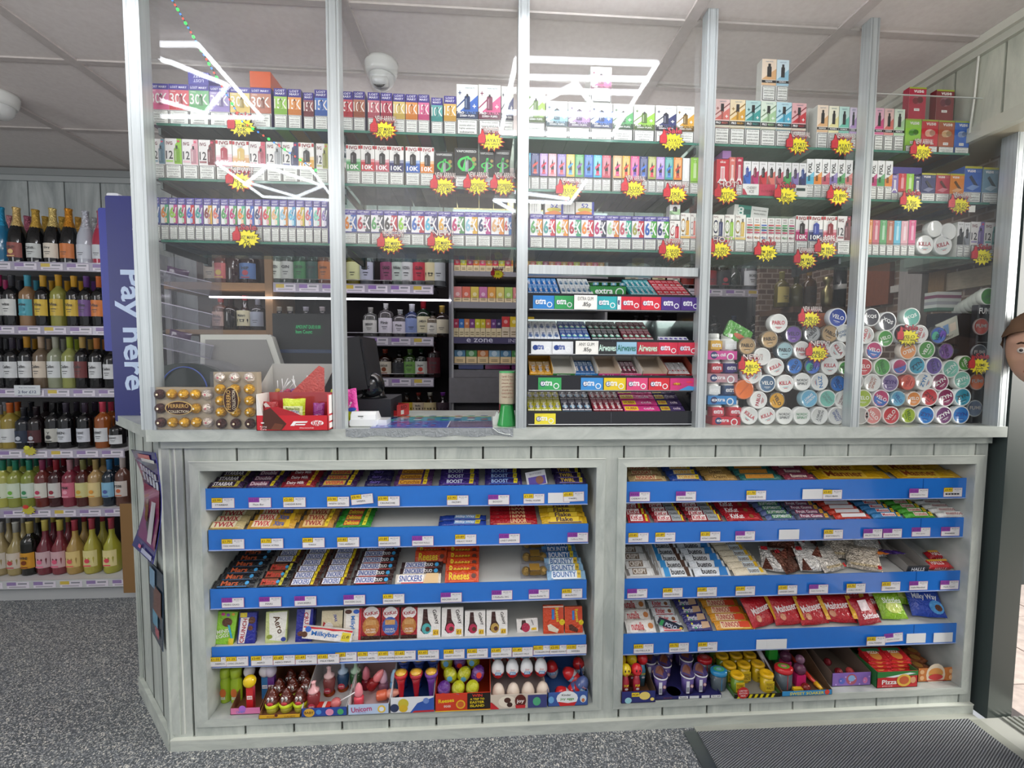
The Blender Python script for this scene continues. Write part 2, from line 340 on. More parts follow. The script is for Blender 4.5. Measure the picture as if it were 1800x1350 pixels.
# dome cameras
def dome(loc,s,label,rz=0):
    t = tag(empty('security_camera',loc,(0,0,rz)),label,'security camera')
    MB().lathe([(.062*s,0),(.062*s,-.012*s),(.058*s,-.035*s),(.052*s,-.05*s)],'#d9dad6','gloss',24).build('base',t)
    MB().ball((0,0,-.052*s),.047*s,.047*s,.05*s,'#cfd1cf','gloss',20,12).build('dome',t)
    b = MB(); b.T = Matrix.Translation((0,-.026*s,-.085*s)) @ Matrix.Rotation(math.radians(38),4,'X')
    b.lathe([(.030*s,-.012*s),(.031*s,.012*s),(.026*s,.02*s),(0,.022*s)][::-1],'#d2d4d1','gloss',20)
    b.build('collar',t)
    b = MB(); b.T = Matrix.Translation((0,-.032*s,-.097*s)) @ Matrix.Rotation(math.radians(38),4,'X')
    b.lathe([(0,-.008*s),(.018*s,-.006*s),(.024*s,.004*s)],'#16161a','bottle',20); b.build('lens',t)
    return t
q = PZ(664,92,ZC); dome((q.x,q.y+.06,ZC),1.0,'white dome security camera on the ceiling behind the counter screen')
q = PZ(2,165,ZC); dome((q.x-.01,q.y,ZC),1.05,'white dome security camera at the left edge above the wine shelves',-.3)
# string of coloured bead lights hanging diagonally
t = tag(empty('string_light'),'string of tiny red, green and blue lights hanging behind the screen','string lights')
A,B = PY(286,-30,.02),PY(427,215,.02); C2 = PY(556,300,.03)
MB().tube([A,B,C2],.0012,'#2c5c3c','gloss',4).build('wire',t)
for k in range(46):
    s = k/45; q = A.lerp(B,s*1.45) if s < .69 else B.lerp(C2,(s-.69)/.31)
    MB().ball(q+Vector((0,-.004,0)),*([.0042 if k % 3 == 0 else .0028]*3),'#ffffff',('beadg','beadb','beadr')[k % 3],6,4).build('bulb',t)
# ================= counter =================
Z1,Z2 = 1.0393,1.0765       # countertop underside / top
YF = -.043
LX,RX = -1.052,1.822
ct = tag(empty('shop_counter',(-.1,0,0)),'long grey laminate shop counter with two recessed sweet cabinets','counter')
def cp(b,name): o = b.build(name,ct); o.location = (.1,0,0); return o
# worktop outline with a chipped left corner, running back along the angled left side
P = [(LX+.012,YF),(RX,YF),(RX,.45),(-1.42,.45),(-1.42,.33),(LX,YF+.03)]
b = MB(); b.zprism(P,Z1,Z2,'#ffffff','counter_lam'); cp(b,'worktop')
b = MB(); b.box(-1.02,-.012,1.012,1.806,.02,Z1,'#ffffff','clad_h'); cp(b,'apron_rail')
# front cladding boards
gx = [PY(x,795,0).x for x in (322,416,505,593,679,765,849,933.6,1016,1097,1177,1258,1337,1414,1491,1566,1641.5,1715)]
def boards(x0,x1,z0,z1,nm):
    b = MB().box(x0,.008,z0,x1,.02,z1,'#4a4c48','matte'); xs = [x0] + [g for g in gx if x0+.02 < g < x1-.02] + [x1]
    for a,c in zip(xs,xs[1:]): b.box(a+(.0035 if a != x0 else 0),0,z0,c-(.0035 if c != x1 else 0),.012,z1,'#ffffff','clad_v')
    cp(b,nm)
OL,OR = (-.9095,.382),(.4845,1.757)   # cabinet openings
OB,OT = .101,.937
boards(-1.025,1.806,OT,1.012,'cladding'); boards(-1.025,1.806,.038,OB,'cladding')
boards(-1.025,OL[0],OB,OT,'cladding'); boards(OL[1],OR[0],OB,OT,'cladding'); boards(OR[1],1.806,OB,OT,'cladding')
b = MB().box(-1.028,-.012,0,1.806,.02,.038,'#ffffff','clad_h').box(-1.028,-.014,.036,1.806,.0,.040,'#d3d7cd','gloss'); cp(b,'baseboard')  # thin pale strip paints a highlight along the baseboard's top edge
# corner angle
b = MB().box(-1.030,-.004,.052,-1.0,.01,1.03,'#ffffff','clad_v').box(-.989,-.002,.052,-.985,.0,1.012,'#dfe2da','gloss'); cp(b,'corner_trim')
# mitred frames
for (x0,x1) in (OL,OR):
    t = .030; b = MB()
    for Q in ([(x0-t,OT+t),(x0,OT),(x1,OT),(x1+t,OT+t)],[(x0-t,OB-t*.8),(x1+t,OB-t*.8),(x1,OB),(x0,OB)]): b.prism(Q,-.008,.004,'#ffffff','clad_h')
    for Q in ([(x0-t,OB-t*.8),(x0,OB),(x0,OT),(x0-t,OT+t)],[(x1,OB),(x1+t,OB-t*.8),(x1+t,OT+t),(x1,OT)]): b.prism(Q,-.008,.004,'#ffffff','clad_v')
    b.box(x0-t-.001,-.010,OT+t-.001,x1+t,-.006,OT+t+.002,'#dfe3dc','gloss'); cp(b,'cabinet_frame')
    # cabinet lining
    b = MB(); D = .36
    b.box(x0-.006,-.006,OB,x0+.0015,D,OT,'#ffffff','counterside').box(x1-.0015,-.006,OB,x1+.006,D,OT,'#ffffff','counterside')
    b.box(x0-.006,D,OB-.01,x1+.006,D+.01,OT+.01,'#b9b9b4','card').box(x0-.006,.004,OT,x1+.006,D,OT+.01,'#8d8f8a','card')
    b.box(x0-.006,-.007,OB-.012,x1+.006,D,OB+.0015,'#ffffff','counterside')
    for k in range(7): X = x0+.1+k*(x1-x0-.2)/6; b.box(X-.005,D-.008,OB,X+.005,D,OT,'#8f8f8b','metal')
    cp(b,'cabinet_lining')
# angled left side
SA,SB = Vector((-1.027,.0,0)),PZ(252,1212,0); dv = (SB-SA).normalized(); nn = Vector((dv.y,-dv.x,0)); nn = nn if nn.x < 0 or nn.y < 0 else -nn
L = (SB-SA).length
b = MB()
ang = math.atan2(dv.y,dv.x)
b.T = Matrix.Translation(SA) @ Matrix.Rotation(ang,4,'Z')     # local x along the side; +y local is the side facing the viewer or away
sg = -1 if (Matrix.Rotation(ang,4,'Z') @ Vector((0,-1,0))).y < 0 else 1
b.box(0,0 if sg < 0 else -.02,0,L,.02 if sg < 0 else 0,Z1,'#ffffff','clad_v')
for k in range(3): b.box(.1+k*.13,sg*.0006,.06,.106+k*.13,sg*.0018,Z1-.01,'#5d605c','matte')
b.box(0,sg*.001,0,L,sg*.014,.06,'#ffffff','clad_h').box(-.004,-.003,0,.026,.008,Z1,'#ffffff','clad_v').box(L-.02,sg*.001,.06,L,sg*.01,Z1,'#ffffff','clad_v')
cp(b,'side_panel')
SIDE = (SA,dv,nn,L)
# ---------------- aluminium posts ----------------
def post(x,w,z0,z1,label,y0=-.040,y1=.002):
    b = MB().box(x-w/2,y0,z0,x+w/2,y1,z1,'#ffffff','alu')
    for k in (-1,1): b.box(x+k*w*.30-.001,y0-.0006,z0,x+k*w*.30+.001,y0+.001,z1,'#b9c0c2','metal')
    return tag(b.build('screen_post'),label,'post','aluminium uprights of the counter screen')
PXS = [PY(x,752,-.04).x for x in (261.5,596,916,1231,1502)]
PW = [.044,.037,.034,.034,.031]
for i,(x,w_) in enumerate(zip(PXS,PW)):
    post(x,w_,Z2,ZC,'silver aluminium screen upright, %s, standing on the counter' % nth(i),y1=-.003 if i else .004)
xe = PY(1760.5,747,-.035).x
post(xe,.031,Z2,ZL,'short aluminium upright at the right end under the lintel',-.035,.014)
# left end return: acrylic edge beside the first post
b = MB(); b.T = Matrix.Translation((PXS[0]-.022,.01,0)) @ Matrix.Rotation(ang,4,'Z'); b.box(0,-.003,Z2+.001,.10,.003,ZC-.003,'#ffffff','acrylic'); b.T = I4; sscr = tag(b.build('side_screen'),'clear acrylic side screen beyond the leftmost upright','screen')
for k,yy in enumerate((76,101,402,726)):
    q = PY(209+yy*.042,yy,-.02)
    MB().ball((PXS[0]-.038,-.012,q.z),.0045,.0045,.0045,'#e8ecee','metal',8,6).build('bolt',sscr)
# ---------------- acrylic panels between the posts ----------------
zt = PY(905,133,0).z
names = ['first','second','third','fourth','fifth']
edges = PXS + [xe]
bot = [Z2,PY(700,455,0).z,PY(1050,481,0).z,Z2,Z2]
for i in range(5):
    x0,x1 = edges[i]+.018,edges[i+1]-.018
    if i == 4: zt2 = PY(1650,167,0).z
    else: zt2 = zt
    xr = x1 if i < 4 else XR-.02
    tag(MB().box(x0,-.004,bot[i],x1 if i < 4 else x1,0.0,ZL-.002 if i == 4 else zt2,'#ffffff','acrylic').build('counter_screen'),'large clear acrylic screen panel in the %s bay from left' % names[i],'screen','clear counter screen panels')
    if i < 4: tag(MB().box(x0,.001,zt2-.012,x1,.004,ZC-.002,'#ffffff','acrylic').build('counter_screen'),'upper clear acrylic panel near the ceiling, %s bay from left' % names[i],'screen','clear counter screen panels')
    else: tag(MB().box(x0,.005,ZL+.02,XR-.015,.008,zt2,'#ffffff','acrylic').box(x0,.004,zt2-.002,XR-.015,.009,zt2,'#c9cec9','gloss').build('counter_screen'),'clear acrylic guard around the tall boxes in the rightmost bay','screen','clear counter screen panels')
# cross bar above the gum stand
za,zb = PY(1075,482,-.03).z,PY(1075,472,-.03).z
tag(MB().box(PXS[2]+.021,-.036,za-.004,PXS[3]-.0215,-.004,zb+.006,'#ffffff','alu').build('cross_bar'),'horizontal aluminium bar above the chewing gum stand','bar')
# ---------------- glass shelves ----------------
SH = [2.037,1.8685,1.6755]
YS0,YS1 = .045,.275
bays = [(edges[i],edges[i+1]) for i in range(4)] + [(edges[4],XR-.004)]
for r,z in enumerate(SH):
    for i,(a,c) in enumerate(bays):
        a2,c2 = a+.001,c-.001
        if i == 4 and r > 0: c2 = 1.80
        tag(MB().box(a2,YS0,z-.008,c2,YS1,z,'#ffffff','shelfglass').box(a2,YS0-.0005,z-.0075,c2,YS0+.001,z-.0005,'#3f7a6a','gloss').build('glass_shelf'),'%s glass shelf of vapes, %s bay from left' % (('top','middle','bottom')[r],names[i]),'shelf','green edged glass shelves')
# shelf brackets behind every post
for i,x in enumerate(PXS):
    b = MB().box(x-.008,.276,1.64,x+.008,.30,2.15,'#5f6668','metal')
    for z in SH: b.box(x-.004,.06,z-.03,x+.004,.28,z-.0085,'#5f6668','metal')
    tag(b.build('shelf_bracket'),'dark steel bracket carrying the glass shelves, %s' % nth(i),'bracket','glass shelf brackets')
# ================= vape boxes on the glass shelves =================
WARN5 = ['This product','contains nicotine','which is a highly','addictive','substance.']
def warn(x0,z0,x1,z1,w,h,lines=WARN5,gap=.0):
    els = [('r',x0,z0,x1,z1,'#1c1c20'),('r',x0+.035,z0+.012,x1-.035,z1-.012,'#eceeea')]
    n = len(lines); H = (z1-z0-.03)/n
    for i,t in enumerate(lines): els.append(('t',t,(x0+x1)/2,z1-.015-H*(i+.5),(x1-x0)*.78,H*.62,'#2a2a2e',0))
    return els
def dk(c,k=.6):
    c = c.lstrip('#'); return '#%02x%02x%02x' % tuple(max(0,min(255,int(int(c[i:i+2],16)*k))) for i in (0,2,4))
def lt(c,k=.5):
    c = c.lstrip('#'); return '#%02x%02x%02x' % tuple(int(int(c[i:i+2],16)+(255-int(c[i:i+2],16))*k) for i in (0,2,4))
def device(cx,cz,w,h,c,c2='#222226'):
    return [('r',cx-w/2,cz-h/2,cx+w/2,cz+h*.28,c),('e',cx,cz+h*.28,w/2,w*.35,c),('r',cx-w*.16,cz+h*.3,cx+w*.16,cz+h*.5,c2),('r',cx-w*.3,cz-h*.4,cx-w*.1,cz+h*.2,lt(c,.45))]
def A_lm30(c,w,h):
    return [('r',0,.37,1,1,lt(c,.25)),('r',0,.37,1,.52,c),('r',0,.86,1,1,'#3c3292'),('t','LOST MARY',.5,.925,.82,.055,'#f4f2ff',1),('t','NERA',.22,.82,.25,.028,'#ffffff',0),
            ('t','30K',.5,.645,.9,.26,'#f6f1ef',1)] + device(.6,.62,.2,.26,dk(c,.75)) + warn(.02,.02,.98,.35,w,h)
def A_lm15(c,w,h,t='15K'):
    return [('r',0,.36,1,1,lt(c,.2)),('r',0,.36,1,.5,dk(c,.85)),('r',0,.80,1,1,'#392f86'),('t','LOST',.5,.945,.7,.055,'#f4f2ff',1),('t','MARY',.5,.87,.74,.055,'#f4f2ff',1),
            ('t',t,.5,.62,.95,.24,'#f6efe9',1)] + device(.52,.63,.26,.24,dk(c,.9)) + warn(.04,.02,.96,.34,w,h)
def A_lm6(c,w,h,c2='#3a4a9a'):
    return [('r',0,.36,1,1,'#efeef2'),('r',.55,.4,1,.84,c2),('r',0,.84,1,1,'#3b3190'),('t','LOST',.5,.95,.7,.045,'#f4f2ff',1),('t','MARY',.5,.885,.74,.045,'#f4f2ff',1),
            ('t','6',.34,.66,.56,.26,c,3),('p',[(.55,.56),(.68,.56),(.95,.78),(.82,.78)],'#f2f2f6'),('e',.66,.6,.15,.2,lt(c,.3)),('e',.6,.7,.12,.16,dk(c2,.8)),('r',.5,.42,.8,.53,lt(c,.6)),('r',0,.36,1,.40,'#2e2a70')] + warn(.05,.02,.95,.33,w,h,['This','product','contains','nicotine','which is','addictive'])
def A_lm6w(c,w,h,c2='#3a4a9a'):
    return [('r',0,.36,1,1,'#f2f1f4'),('p',[(.62,.38),(1,.38),(1,.86),(.56,.86)],c2),('r',0,.86,1,1,'#3b3190'),('t','LOST MARY',.5,.945,.86,.055,'#f4f2ff',1),('t','BM6000',.5,.885,.4,.03,'#cfc8ff',0),
            ('t','6',.24,.63,.40,.38,c,3),('t','K',.80,.63,.38,.36,'#f7f5f8',2),('e',.58,.70,.09,.09,lt(c2,.4)),('e',.55,.60,.11,.10,dk(c2,.75)),('e',.60,.51,.09,.07,lt(c,.35)),('r',0,.345,1,.375,'#33307c')] + warn(.03,.02,.97,.325,w,h,['This product','contains nicotine','which is a','highly addictive','substance'])
def ivg(cx,cz,w,h): return [('t','IVG',cx,cz,w,h,'#7c1f2a',2)]
def A_ivg12(c,w,h):
    return [('r',0,.36,1,1,'#ece9e8'),('p',[(.55,.38),(1,.38),(1,1),(.72,1),(.72,.9),(.62,.86)],c),('t','IVG',.27,.885,.38,.085,'#6d2530',2),('t','12',.26,.6,.42,.2,'#202024',1),('r',.05,.42,.48,.47,lt(c,.3))] + device(.72,.62,.34,.42,dk(c,.85)) + [('e',.84,.93,.08,.07,'#d9486a')] + warn(.03,.02,.97,.35,w,h,['This product','contains','nicotine which','is a highly','addictive'])
def A_ivg10(c,w,h,dc='#222226'):
    return [('r',0,.35,1,1,'#f0efec'),('r',0,.35,1,.58,c),('p',[(0,.58),(1,.58),(1,.66),(0,.62)],lt(c,.5)),('r',0,.90,.14,.98,'#b7323a'),('r',.86,.90,1,.98,'#b7323a'),('t','IVG',.5,.925,.55,.09,'#8c2b35',2),('t','SMART',.5,.845,.3,.03,'#333333')] + device(.52,.67,.42,.3,dc,dc) + [('t','10K',.5,.44,.82,.12,'#fbfbfb',2)] + warn(.03,.02,.97,.335,w,h)
def A_vap(c,w,h):
    return [('r',0,.3,1,1,'#1b2021'),('t','VAPORESSO',.5,.92,.84,.06,'#eef0ee',1),('e',.5,.6,.38,.46*w/h*1.1,c),('e',.5,.6,.27,.33*w/h*1.1,'#1b2021'),('p',[(.3,.42),(.44,.42),(.62,.8),(.48,.8)],c)] + device(.52,.58,.14,.34,'#8a9396') + [('e',.82,.72,.1,.1,'#a38a4a'),('e',.86,.6,.07,.07,'#8a8f4a')] + warn(.02,.02,.98,.28,w,h,['This product contains','nicotine which is a','highly addictive'])
def A_pro(c,w,h,top='#eef0ea'):
    return [('r',0,.3,1,1,top),('p',[(0,.42),(1,.80),(1,.42)],c),('p',[(0,.56),(0,.53),(.5,.74),(.5,.78)],dk(c,.7)),('t','HAYATI',.62,.93,.42,.03,'#3f6a86'),('t','+',.15,.83,.14,.08,dk(c,.6),2),('t','+',.83,.58,.16,.08,'#f6f6f6',2)] + device(.5,.66,.26,.3,dk(c,.55)) + [('r',0,.33,1,.47,dk(c,.42)),('t','PRO',.2,.445,.3,.05,'#ffffff',2),('t','ULTRA',.66,.445,.52,.05,lt(c,.2),1),('t','25000+ PUFFS',.5,.385,.7,.04,'#ffffff',1)] + warn(.02,.02,.98,.31,w,h,['This product contains','nicotine which is a','highly addictive','substance.'])
def A_promax(c,w,h):
    return [('r',0,.38,1,1,lt(c,.65)),('p',[(0,.56),(1,.82),(1,.56)],c),('p',[(0,.66),(0,.63),(1,.9),(1,.93)],dk(c,.7)),('t','HAYATI',.55,.95,.42,.028,'#3f6a86'),('t','+',.2,.8,.18,.07,dk(c,.7),2),('t','+',.8,.63,.18,.07,'#f6f6f6',2),('r',.4,.72,.6,.9,'#222225'),('r',.44,.56,.56,.74,dk(c,.8)),('r',0,.44,1,.53,'#232326'),('t','PRO',.25,.487,.32,.05,'#ffffff',2),('t','MAX+',.68,.487,.42,.05,c,1),('r',0,.39,1,.43,'#d9d4c0')] + warn(.03,.02,.97,.37,w,h)
def A_prodark(c,w,h):
    return [('r',0,.38,1,1,lt(c,.6)),('p',[(0,.52),(1,.78),(1,.52)],c),('t','HAYATI',.5,.94,.5,.03,'#3f6a86'),('r',.36,.58,.66,.82,'#1f2022'),('r',.42,.80,.6,.89,'#1f2022'),('r',0,.44,1,.5,'#262628'),('t','REMIX',.5,.47,.7,.035,'#ffffff',1),('r',0,.385,1,.43,lt(c,.2))] + warn(.06,.02,.94,.36,w,h)
def A_elux(c,w,h,c2='#e05a6a'):
    return [('r',0,.38,1,1,c),('r',.12,.45,.88,.94,lt(c,.35)),('t','ELUX',.5,.965,.5,.03,'#f7f7f7'),('p',[(.32,.66),(.5,.86),(.68,.66),(.68,.56),(.32,.56)],'#2c2f33'),('p',[(.2,.6),(.8,.72),(.8,.78),(.2,.68)],c2),('r',.33,.45,.67,.57,dk(c2,.9)),('e',.5,.47,.26,.12,lt(c2,.2)),('r',0,.36,1,.39,'#26282b')] + warn(.06,.02,.94,.345,w,h,['This','product','contains','nicotine','which is','addictive'])
def A_pixl(c,w,h):
    return [('r',0,.36,1,1,'#f1f2f2'),('r',0,.36,1,.55,c),('t','PIXL',.45,.78,.5,.38,'#18181c',2,90),('p',[(0,.5),(1,.56),(1,.68),(.5,.6)],lt(c,.2)),('r',.2,.44,.5,.58,dk(c,.55))] + warn(.05,.02,.95,.34,w,h,['This','product','contains','nicotine','addictive'])
def A_two(c,w,h,dc='#222226'):
    return [('r',0,0,1,1,'#efeff0'),('p',[(0,.36),(1,.36),(1,.74),(0,.58)],c),('p',[(0,.36),(.5,.36),(0,.6)],dk(c,.75)),('t','ELFA',.5,.93,.6,.03,'#555')] + device(.5,.7,.4,.3,dc,dc) + warn(.05,.02,.95,.34,w,h,['This','product','contains','nicotine'])
def A_ske(c,w,h):
    return [('r',0,0,1,1,c),('t','ske',.5,.93,.5,.07,'#f6f3f0',1),('p',[(.1,.3),(.5,.5),(.9,.3),(.9,.36),(.5,.58),(.1,.36)],'#ffffff'),('r',.32,.4,.66,.8,'#e9e4e2'),('r',.38,.45,.6,.76,lt(c,.6))] + warn(.06,.02,.94,.3,w,h,['This','product','contains','nicotine'])
def A_mix(c,w,h):
    e = [('r',0,.34,1,1,'#f2f2ee'),('t','IVG',.5,.94,.5,.05,'#6d2530',1),('t','2400',.5,.87,.6,.04,'#444444')]
    for k,q in enumerate((c,'#3c8a5a',dk(c,.8),'#c04a6a')): e += [('r',.1,.77-.07*k,.9,.81-.07*k,q),('r',.1,.745-.07*k,.6,.755-.07*k,'#a9a9a9')]
    return e + [('t','4in1',.5,.44,.8,.08,dk(c,.8),1)] + warn(.05,.02,.95,.32,w,h,['This','product','contains','nicotine','addictive'])
def A_ivg8(c,w,h,t='8'):
    return [('r',0,.34,1,1,'#f0efe9'),('t','IVG',.25,.94,.4,.05,'#6d2530',1),('t',t,.25,.68,.4,.36,dk(c,.7),0),('t',t,.25,.68,.3,.26,'#fbfbf7',0)] + device(.7,.66,.34,.46,c) + [('t','4in1',.3,.44,.4,.05,'#444444',1),('r',0,.345,1,.40,lt(c,.2))] + warn(.04,.02,.96,.33,w,h)
def A_fuma(c,w,h):
    return [('r',0,.32,1,1,c),('r',.35,.45,.7,.85,lt(c,.55)),('r',.44,.84,.6,.92,lt(c,.4)),('r',0,.33,1,.37,dk(c,.8)),('t','SKE',.5,.95,.4,.03,'#ffffff')] + warn(.06,.02,.94,.3,w,h,['This','product','contains','nicotine'])
def A_vuse(c,w,h,fruit='#7a1c2c',wr=True):
    e = [('r',0,0,1,1,c),('r',0,.95,1,1,'#9aab3a'),('t','vuse',.55,.87,.6,.085,'#e9e6e2',2),('e',.5,.60,.3,.26*w/h*1.5,lt(fruit,.25)),('e',.38,.57,.18,.2*w/h*1.5,fruit),('e',.64,.6,.18,.2*w/h*1.5,dk(fruit,.8)),('r',.3,.25,.62,.33,'#efece8'),('t','20mg',.46,.29,.24,.04,'#333333')]
    return e + (warn(.02,.01,.98,.2,w,h,['This product contains','nicotine which is a','highly addictive']) if wr else [])
def A_vgo(c,w,h):
    return [('r',0,.3,1,1,c),('r',0,.94,1,1,'#b9b43a'),('t','vuse',.38,.87,.5,.07,'#f1eef2',2),('t','GO',.8,.87,.24,.06,lt(c,.4),0),('p',[(.25,.70),(.38,.76),(.8,.48),(.66,.42)],dk(c,.45)),('p',[(.1,.4),(.5,.34),(.9,.46),(.5,.5)],lt(c,.35))] + warn(.02,.02,.98,.28,w,h,['This product contains','nicotine which is a','highly addictive'])
CN = {'pink': '#d84f86','red': '#c6303c','green': '#4f9f5c','purple': '#8a78b8','yellow': '#d8b95a','brown': '#a8593c','lime': '#8fc63f','orange': '#e0852f','dark red': '#7d3238','blue': '#2f62b8','teal': '#3a9a96','cyan': '#4fb4d4','navy': '#2b3468','grey': '#8f949c','silver': '#b9bcc0','amber': '#dca63c','pale blue': '#8fbfd6','lilac': '#b08fca','pale green': '#a9cfa0','salmon': '#d8746a','peach': '#dfae7a','olive': '#a4a85a','rose': '#c4596a','white': '#e6e8e6','magenta': '#b8286c','crimson': '#b02a44','black': '#26292c','pale pink': '#e0a9b4','gold': '#c9a24a','mint': '#6fc6b0','grey blue': '#6f93a8','pale yellow': '#e8e0a0'}
STY = {'lm30': A_lm30,'lm15': A_lm15,'lm6': A_lm6,'lm6w': A_lm6w,'ivg12': A_ivg12,'ivg10': A_ivg10,'vap': A_vap,'pro': A_pro,'promax': A_promax,'prodark': A_prodark,'elux': A_elux,'pixl': A_pixl,'two': A_two,'ske': A_ske,'mix': A_mix,'ivg8': A_ivg8,'fuma': A_fuma,'vuse': A_vuse,'vgo': A_vgo}
YB0 = .055
BAYN = ['first','second','third','fourth','fifth']
def vape(x0,x1,yt,z,sty,cname,label,group,depth=.20,Y=YB0,extra=None,py=None,side=None):
    yb = 400; a = PY(x0,yt,Y); c = PY(x1,yt,Y); w = c.x-a.x-.0006; h = (a.z+c.z)/2-z
    col = CN.get(cname,cname) if isinstance(cname,str) else cname
    kw = {}
    if extra: kw = extra
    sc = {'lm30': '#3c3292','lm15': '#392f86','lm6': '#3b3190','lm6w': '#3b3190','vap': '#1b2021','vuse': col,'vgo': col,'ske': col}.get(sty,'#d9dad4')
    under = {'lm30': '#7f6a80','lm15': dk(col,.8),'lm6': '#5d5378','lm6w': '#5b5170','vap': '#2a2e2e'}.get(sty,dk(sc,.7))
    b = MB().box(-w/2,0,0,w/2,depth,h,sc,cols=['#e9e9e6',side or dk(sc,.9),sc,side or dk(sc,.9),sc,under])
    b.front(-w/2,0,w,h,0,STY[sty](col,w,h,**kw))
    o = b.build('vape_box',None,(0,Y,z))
    # keep the foot of the box at its own place along the shelf
    o.location.x = (a.x+c.x)/2
    return tag(o,label,'vape box',group)
def row(bay,shelf,sty,items,desc,px0,sc,ox,oy,kind='vape',topv=None,**k):
    pass
SN = ['top','middle','bottom']
CNT = {}
def run(shelf,bay,sty,items,what,**k):
    """items: (x0, x1, ytop, colour name[, extra])"""
    seen = {}
    for it in items: seen[it[3]] = seen.get(it[3],0)+1
    used = {}
    for it in items:
        c = it[3]; used[c] = used.get(c,0)+1
        n = '' if seen[c] == 1 else (', %s such' % ORD[used[c]])
        lab = '%s %s, %s shelf, %s bay%s' % (c,what,SN[shelf],BAYN[bay],n)
        vape(it[0],it[1],it[2],SH[shelf],sty,c,lab,'%s shelf vape boxes' % SN[shelf],extra=it[4] if len(it) > 4 else None,**k)
def s1(u,v=0): return 240+u*.26667,100+v*.26667
def seq(us,ox,sc): return [(ox+a*sc,ox+b_*sc) for a,b_ in us]
# ---- top shelf
q = seq([(80,210),(210,343),(343,475),(478,610),(613,745),(748,885)],240,.26667)
run(0,0,'lm30',[(a,b_,y,c) for (a,b_),y,c in zip(q,(147,148,149,151.5,153.5,154.7),('pink','red','green','purple','yellow','brown'))],'broad vape box with large white lettering')
run(0,0,'lm15',[(481,504,155.5,'lime'),(505.5,529,157,'orange'),(533,551,163,'dark red'),(552.5,576,158,'blue')],'slim tall vape box with purple top')
q = seq([(30,112),(115,192),(210,290),(295,373),(378,457),(460,540),(543,617),(630,705),(713,795)],590,.26667)
run(0,1,'lm15',[(a,b_,y,c,{'t': t}) for (a,b_),y,c,t in zip(q,(161,161,162.5,163.5,165,166,166.5,172,169),('red','brown','rose','crimson','yellow','orange','pink','teal','amber'),('15K','10K','15K','10K','10K','10K','15K','10K','15K'))],'slim tall vape box with purple top')
run(0,1,'pro',[(802.5,840.3,148.5,'blue'),(841.3,880.3,149.5,'pink'),(881.5,903,152,'navy')],'large pictured vape box')
q = seq([(60,182),(187,332),(335,479),(482,626),(630,763),(767,905),(910,1047),(1050,1165)],910,.26667)
run(0,2,'pro',[(a,b_,y,c) for (a,b_),y,c in zip(q,(157,178,179.5,181.5,183,184.5,186,187),('lime','pale blue','lilac','blue','green','lime','navy','amber'))],'large pictured vape box')
q = seq([(90,180),(182,272),(274,363),(365,455),(457,547),(549,634)],1230,.2963)
run(0,3,'promax',[(a,b_,y,c) for (a,b_),y,c in zip(q,(174.5,175.5,177,178.5,180,181.5),('salmon','amber','teal','pale green','cyan','red'))],'tall vape box with dark band')
q = seq([(700,765),(768,828),(830,890),(893,935)],1230,.2963)
run(0,3,'prodark',[(a,b_,y,c) for (a,b_),y,c in zip(q,(185,186.5,187.5,189),('peach','pale yellow','mint','lilac'))],'narrow vape box with black bottle picture')
q = seq([(130,185),(187,243),(246,308)],1500,.2963)
run(0,4,'prodark',[(a,b_,y,c) for (a,b_),y,c in zip(q,(190,191,192),('pink','salmon','pale green'))],'narrow vape box with black bottle picture')
q = seq([(313,407),(409,507),(509,604),(606,694)],1500,.2963)
run(0,4,'vuse',[(a,b_,y,c,{'fruit': fr}) for (a,b_),y,c,fr in zip(q,(209,210.5,212,213),('lime','red','brown','blue'),('#4a8a2c','#d8a08a','#c8a47a','#7f93b8'))],'square pictured vape box')
# boxes standing on top of the first row
def ontop(x0,x1,yt,yb,sty,cname,label,Y=.055,depth=.03,extra=None):
    z = PY((x0+x1)/2,yb,Y).z
    return vape(x0,x1,yt,z,sty,cname,label,'vape boxes stacked above the top shelf',depth=depth,Y=Y,extra=extra)
ontop(1038.5,1075.5,118,181,'pro','pink','pink and white vape box standing alone above the centre bay row',depth=.09)
ontop(1340,1365.5,104,178.5,'prodark','peach','left one of two bottle pictured vape boxes above the fourth bay')
ontop(1366,1387.5,105.5,179.5,'prodark','pale blue','right one of two bottle pictured vape boxes above the fourth bay')
for k in range(5,-1,-1):
    ontop(1599,1629,153.5,209.5,'vuse','crimson','crimson fruit pictured vape box %s of the left upper stack' % ('in front' if k == 0 else ORD[k+1]+' from the front'),Y=.055+k*.026,depth=.024,extra={'wr': False})
for k in range(3,-1,-1):
    ontop(1647,1678,158,212,'vuse','dark red','dark red fruit pictured vape box %s of the right upper stack' % ('in front' if k == 0 else ORD[k+1]+' from the front'),Y=.055+k*.026,depth=.024,extra={'wr': False,'fruit': '#6a2a3c'})
def carton(x0,x1,yt,yb,Y,depth,cols,label,els=(),cat='carton',mat='card',group=None):
    a = PY(x0,yb,Y); c = PY(x1,yb,Y); t = PY(x0,yt,Y); w = c.x-a.x; h = t.z-a.z
    b = MB().box(0,0,0,w,depth,h,cols,mat) if isinstance(cols,str) else MB().box(0,0,0,w,depth,h,cols=cols,mat=mat)
    if els: b.front(0,0,w,h,0,els)
    return tag(b.build('carton',None,(a.x,Y,(a.z+PY(x1,yb,Y).z)/2)),label,cat,group)
carton(331,367,127,148.5,.06,.09,'#3f3a9c','blue vape carton lying on the third broad box, top left',[('t','LOST',.5,.3,.5,.25,'#e8e6ff',1,180),('t','MARY',.5,.65,.5,.25,'#e8e6ff',1,180)])
carton(439.5,476,125.5,154,.06,.22,['#d0603a','#c25433','#c25433','#c25433','#d26a44','#a8452a'],'glossy orange vape carton on the rightmost broad box, top left',(),mat='gloss')
for i,X in enumerate((504,540)): pass
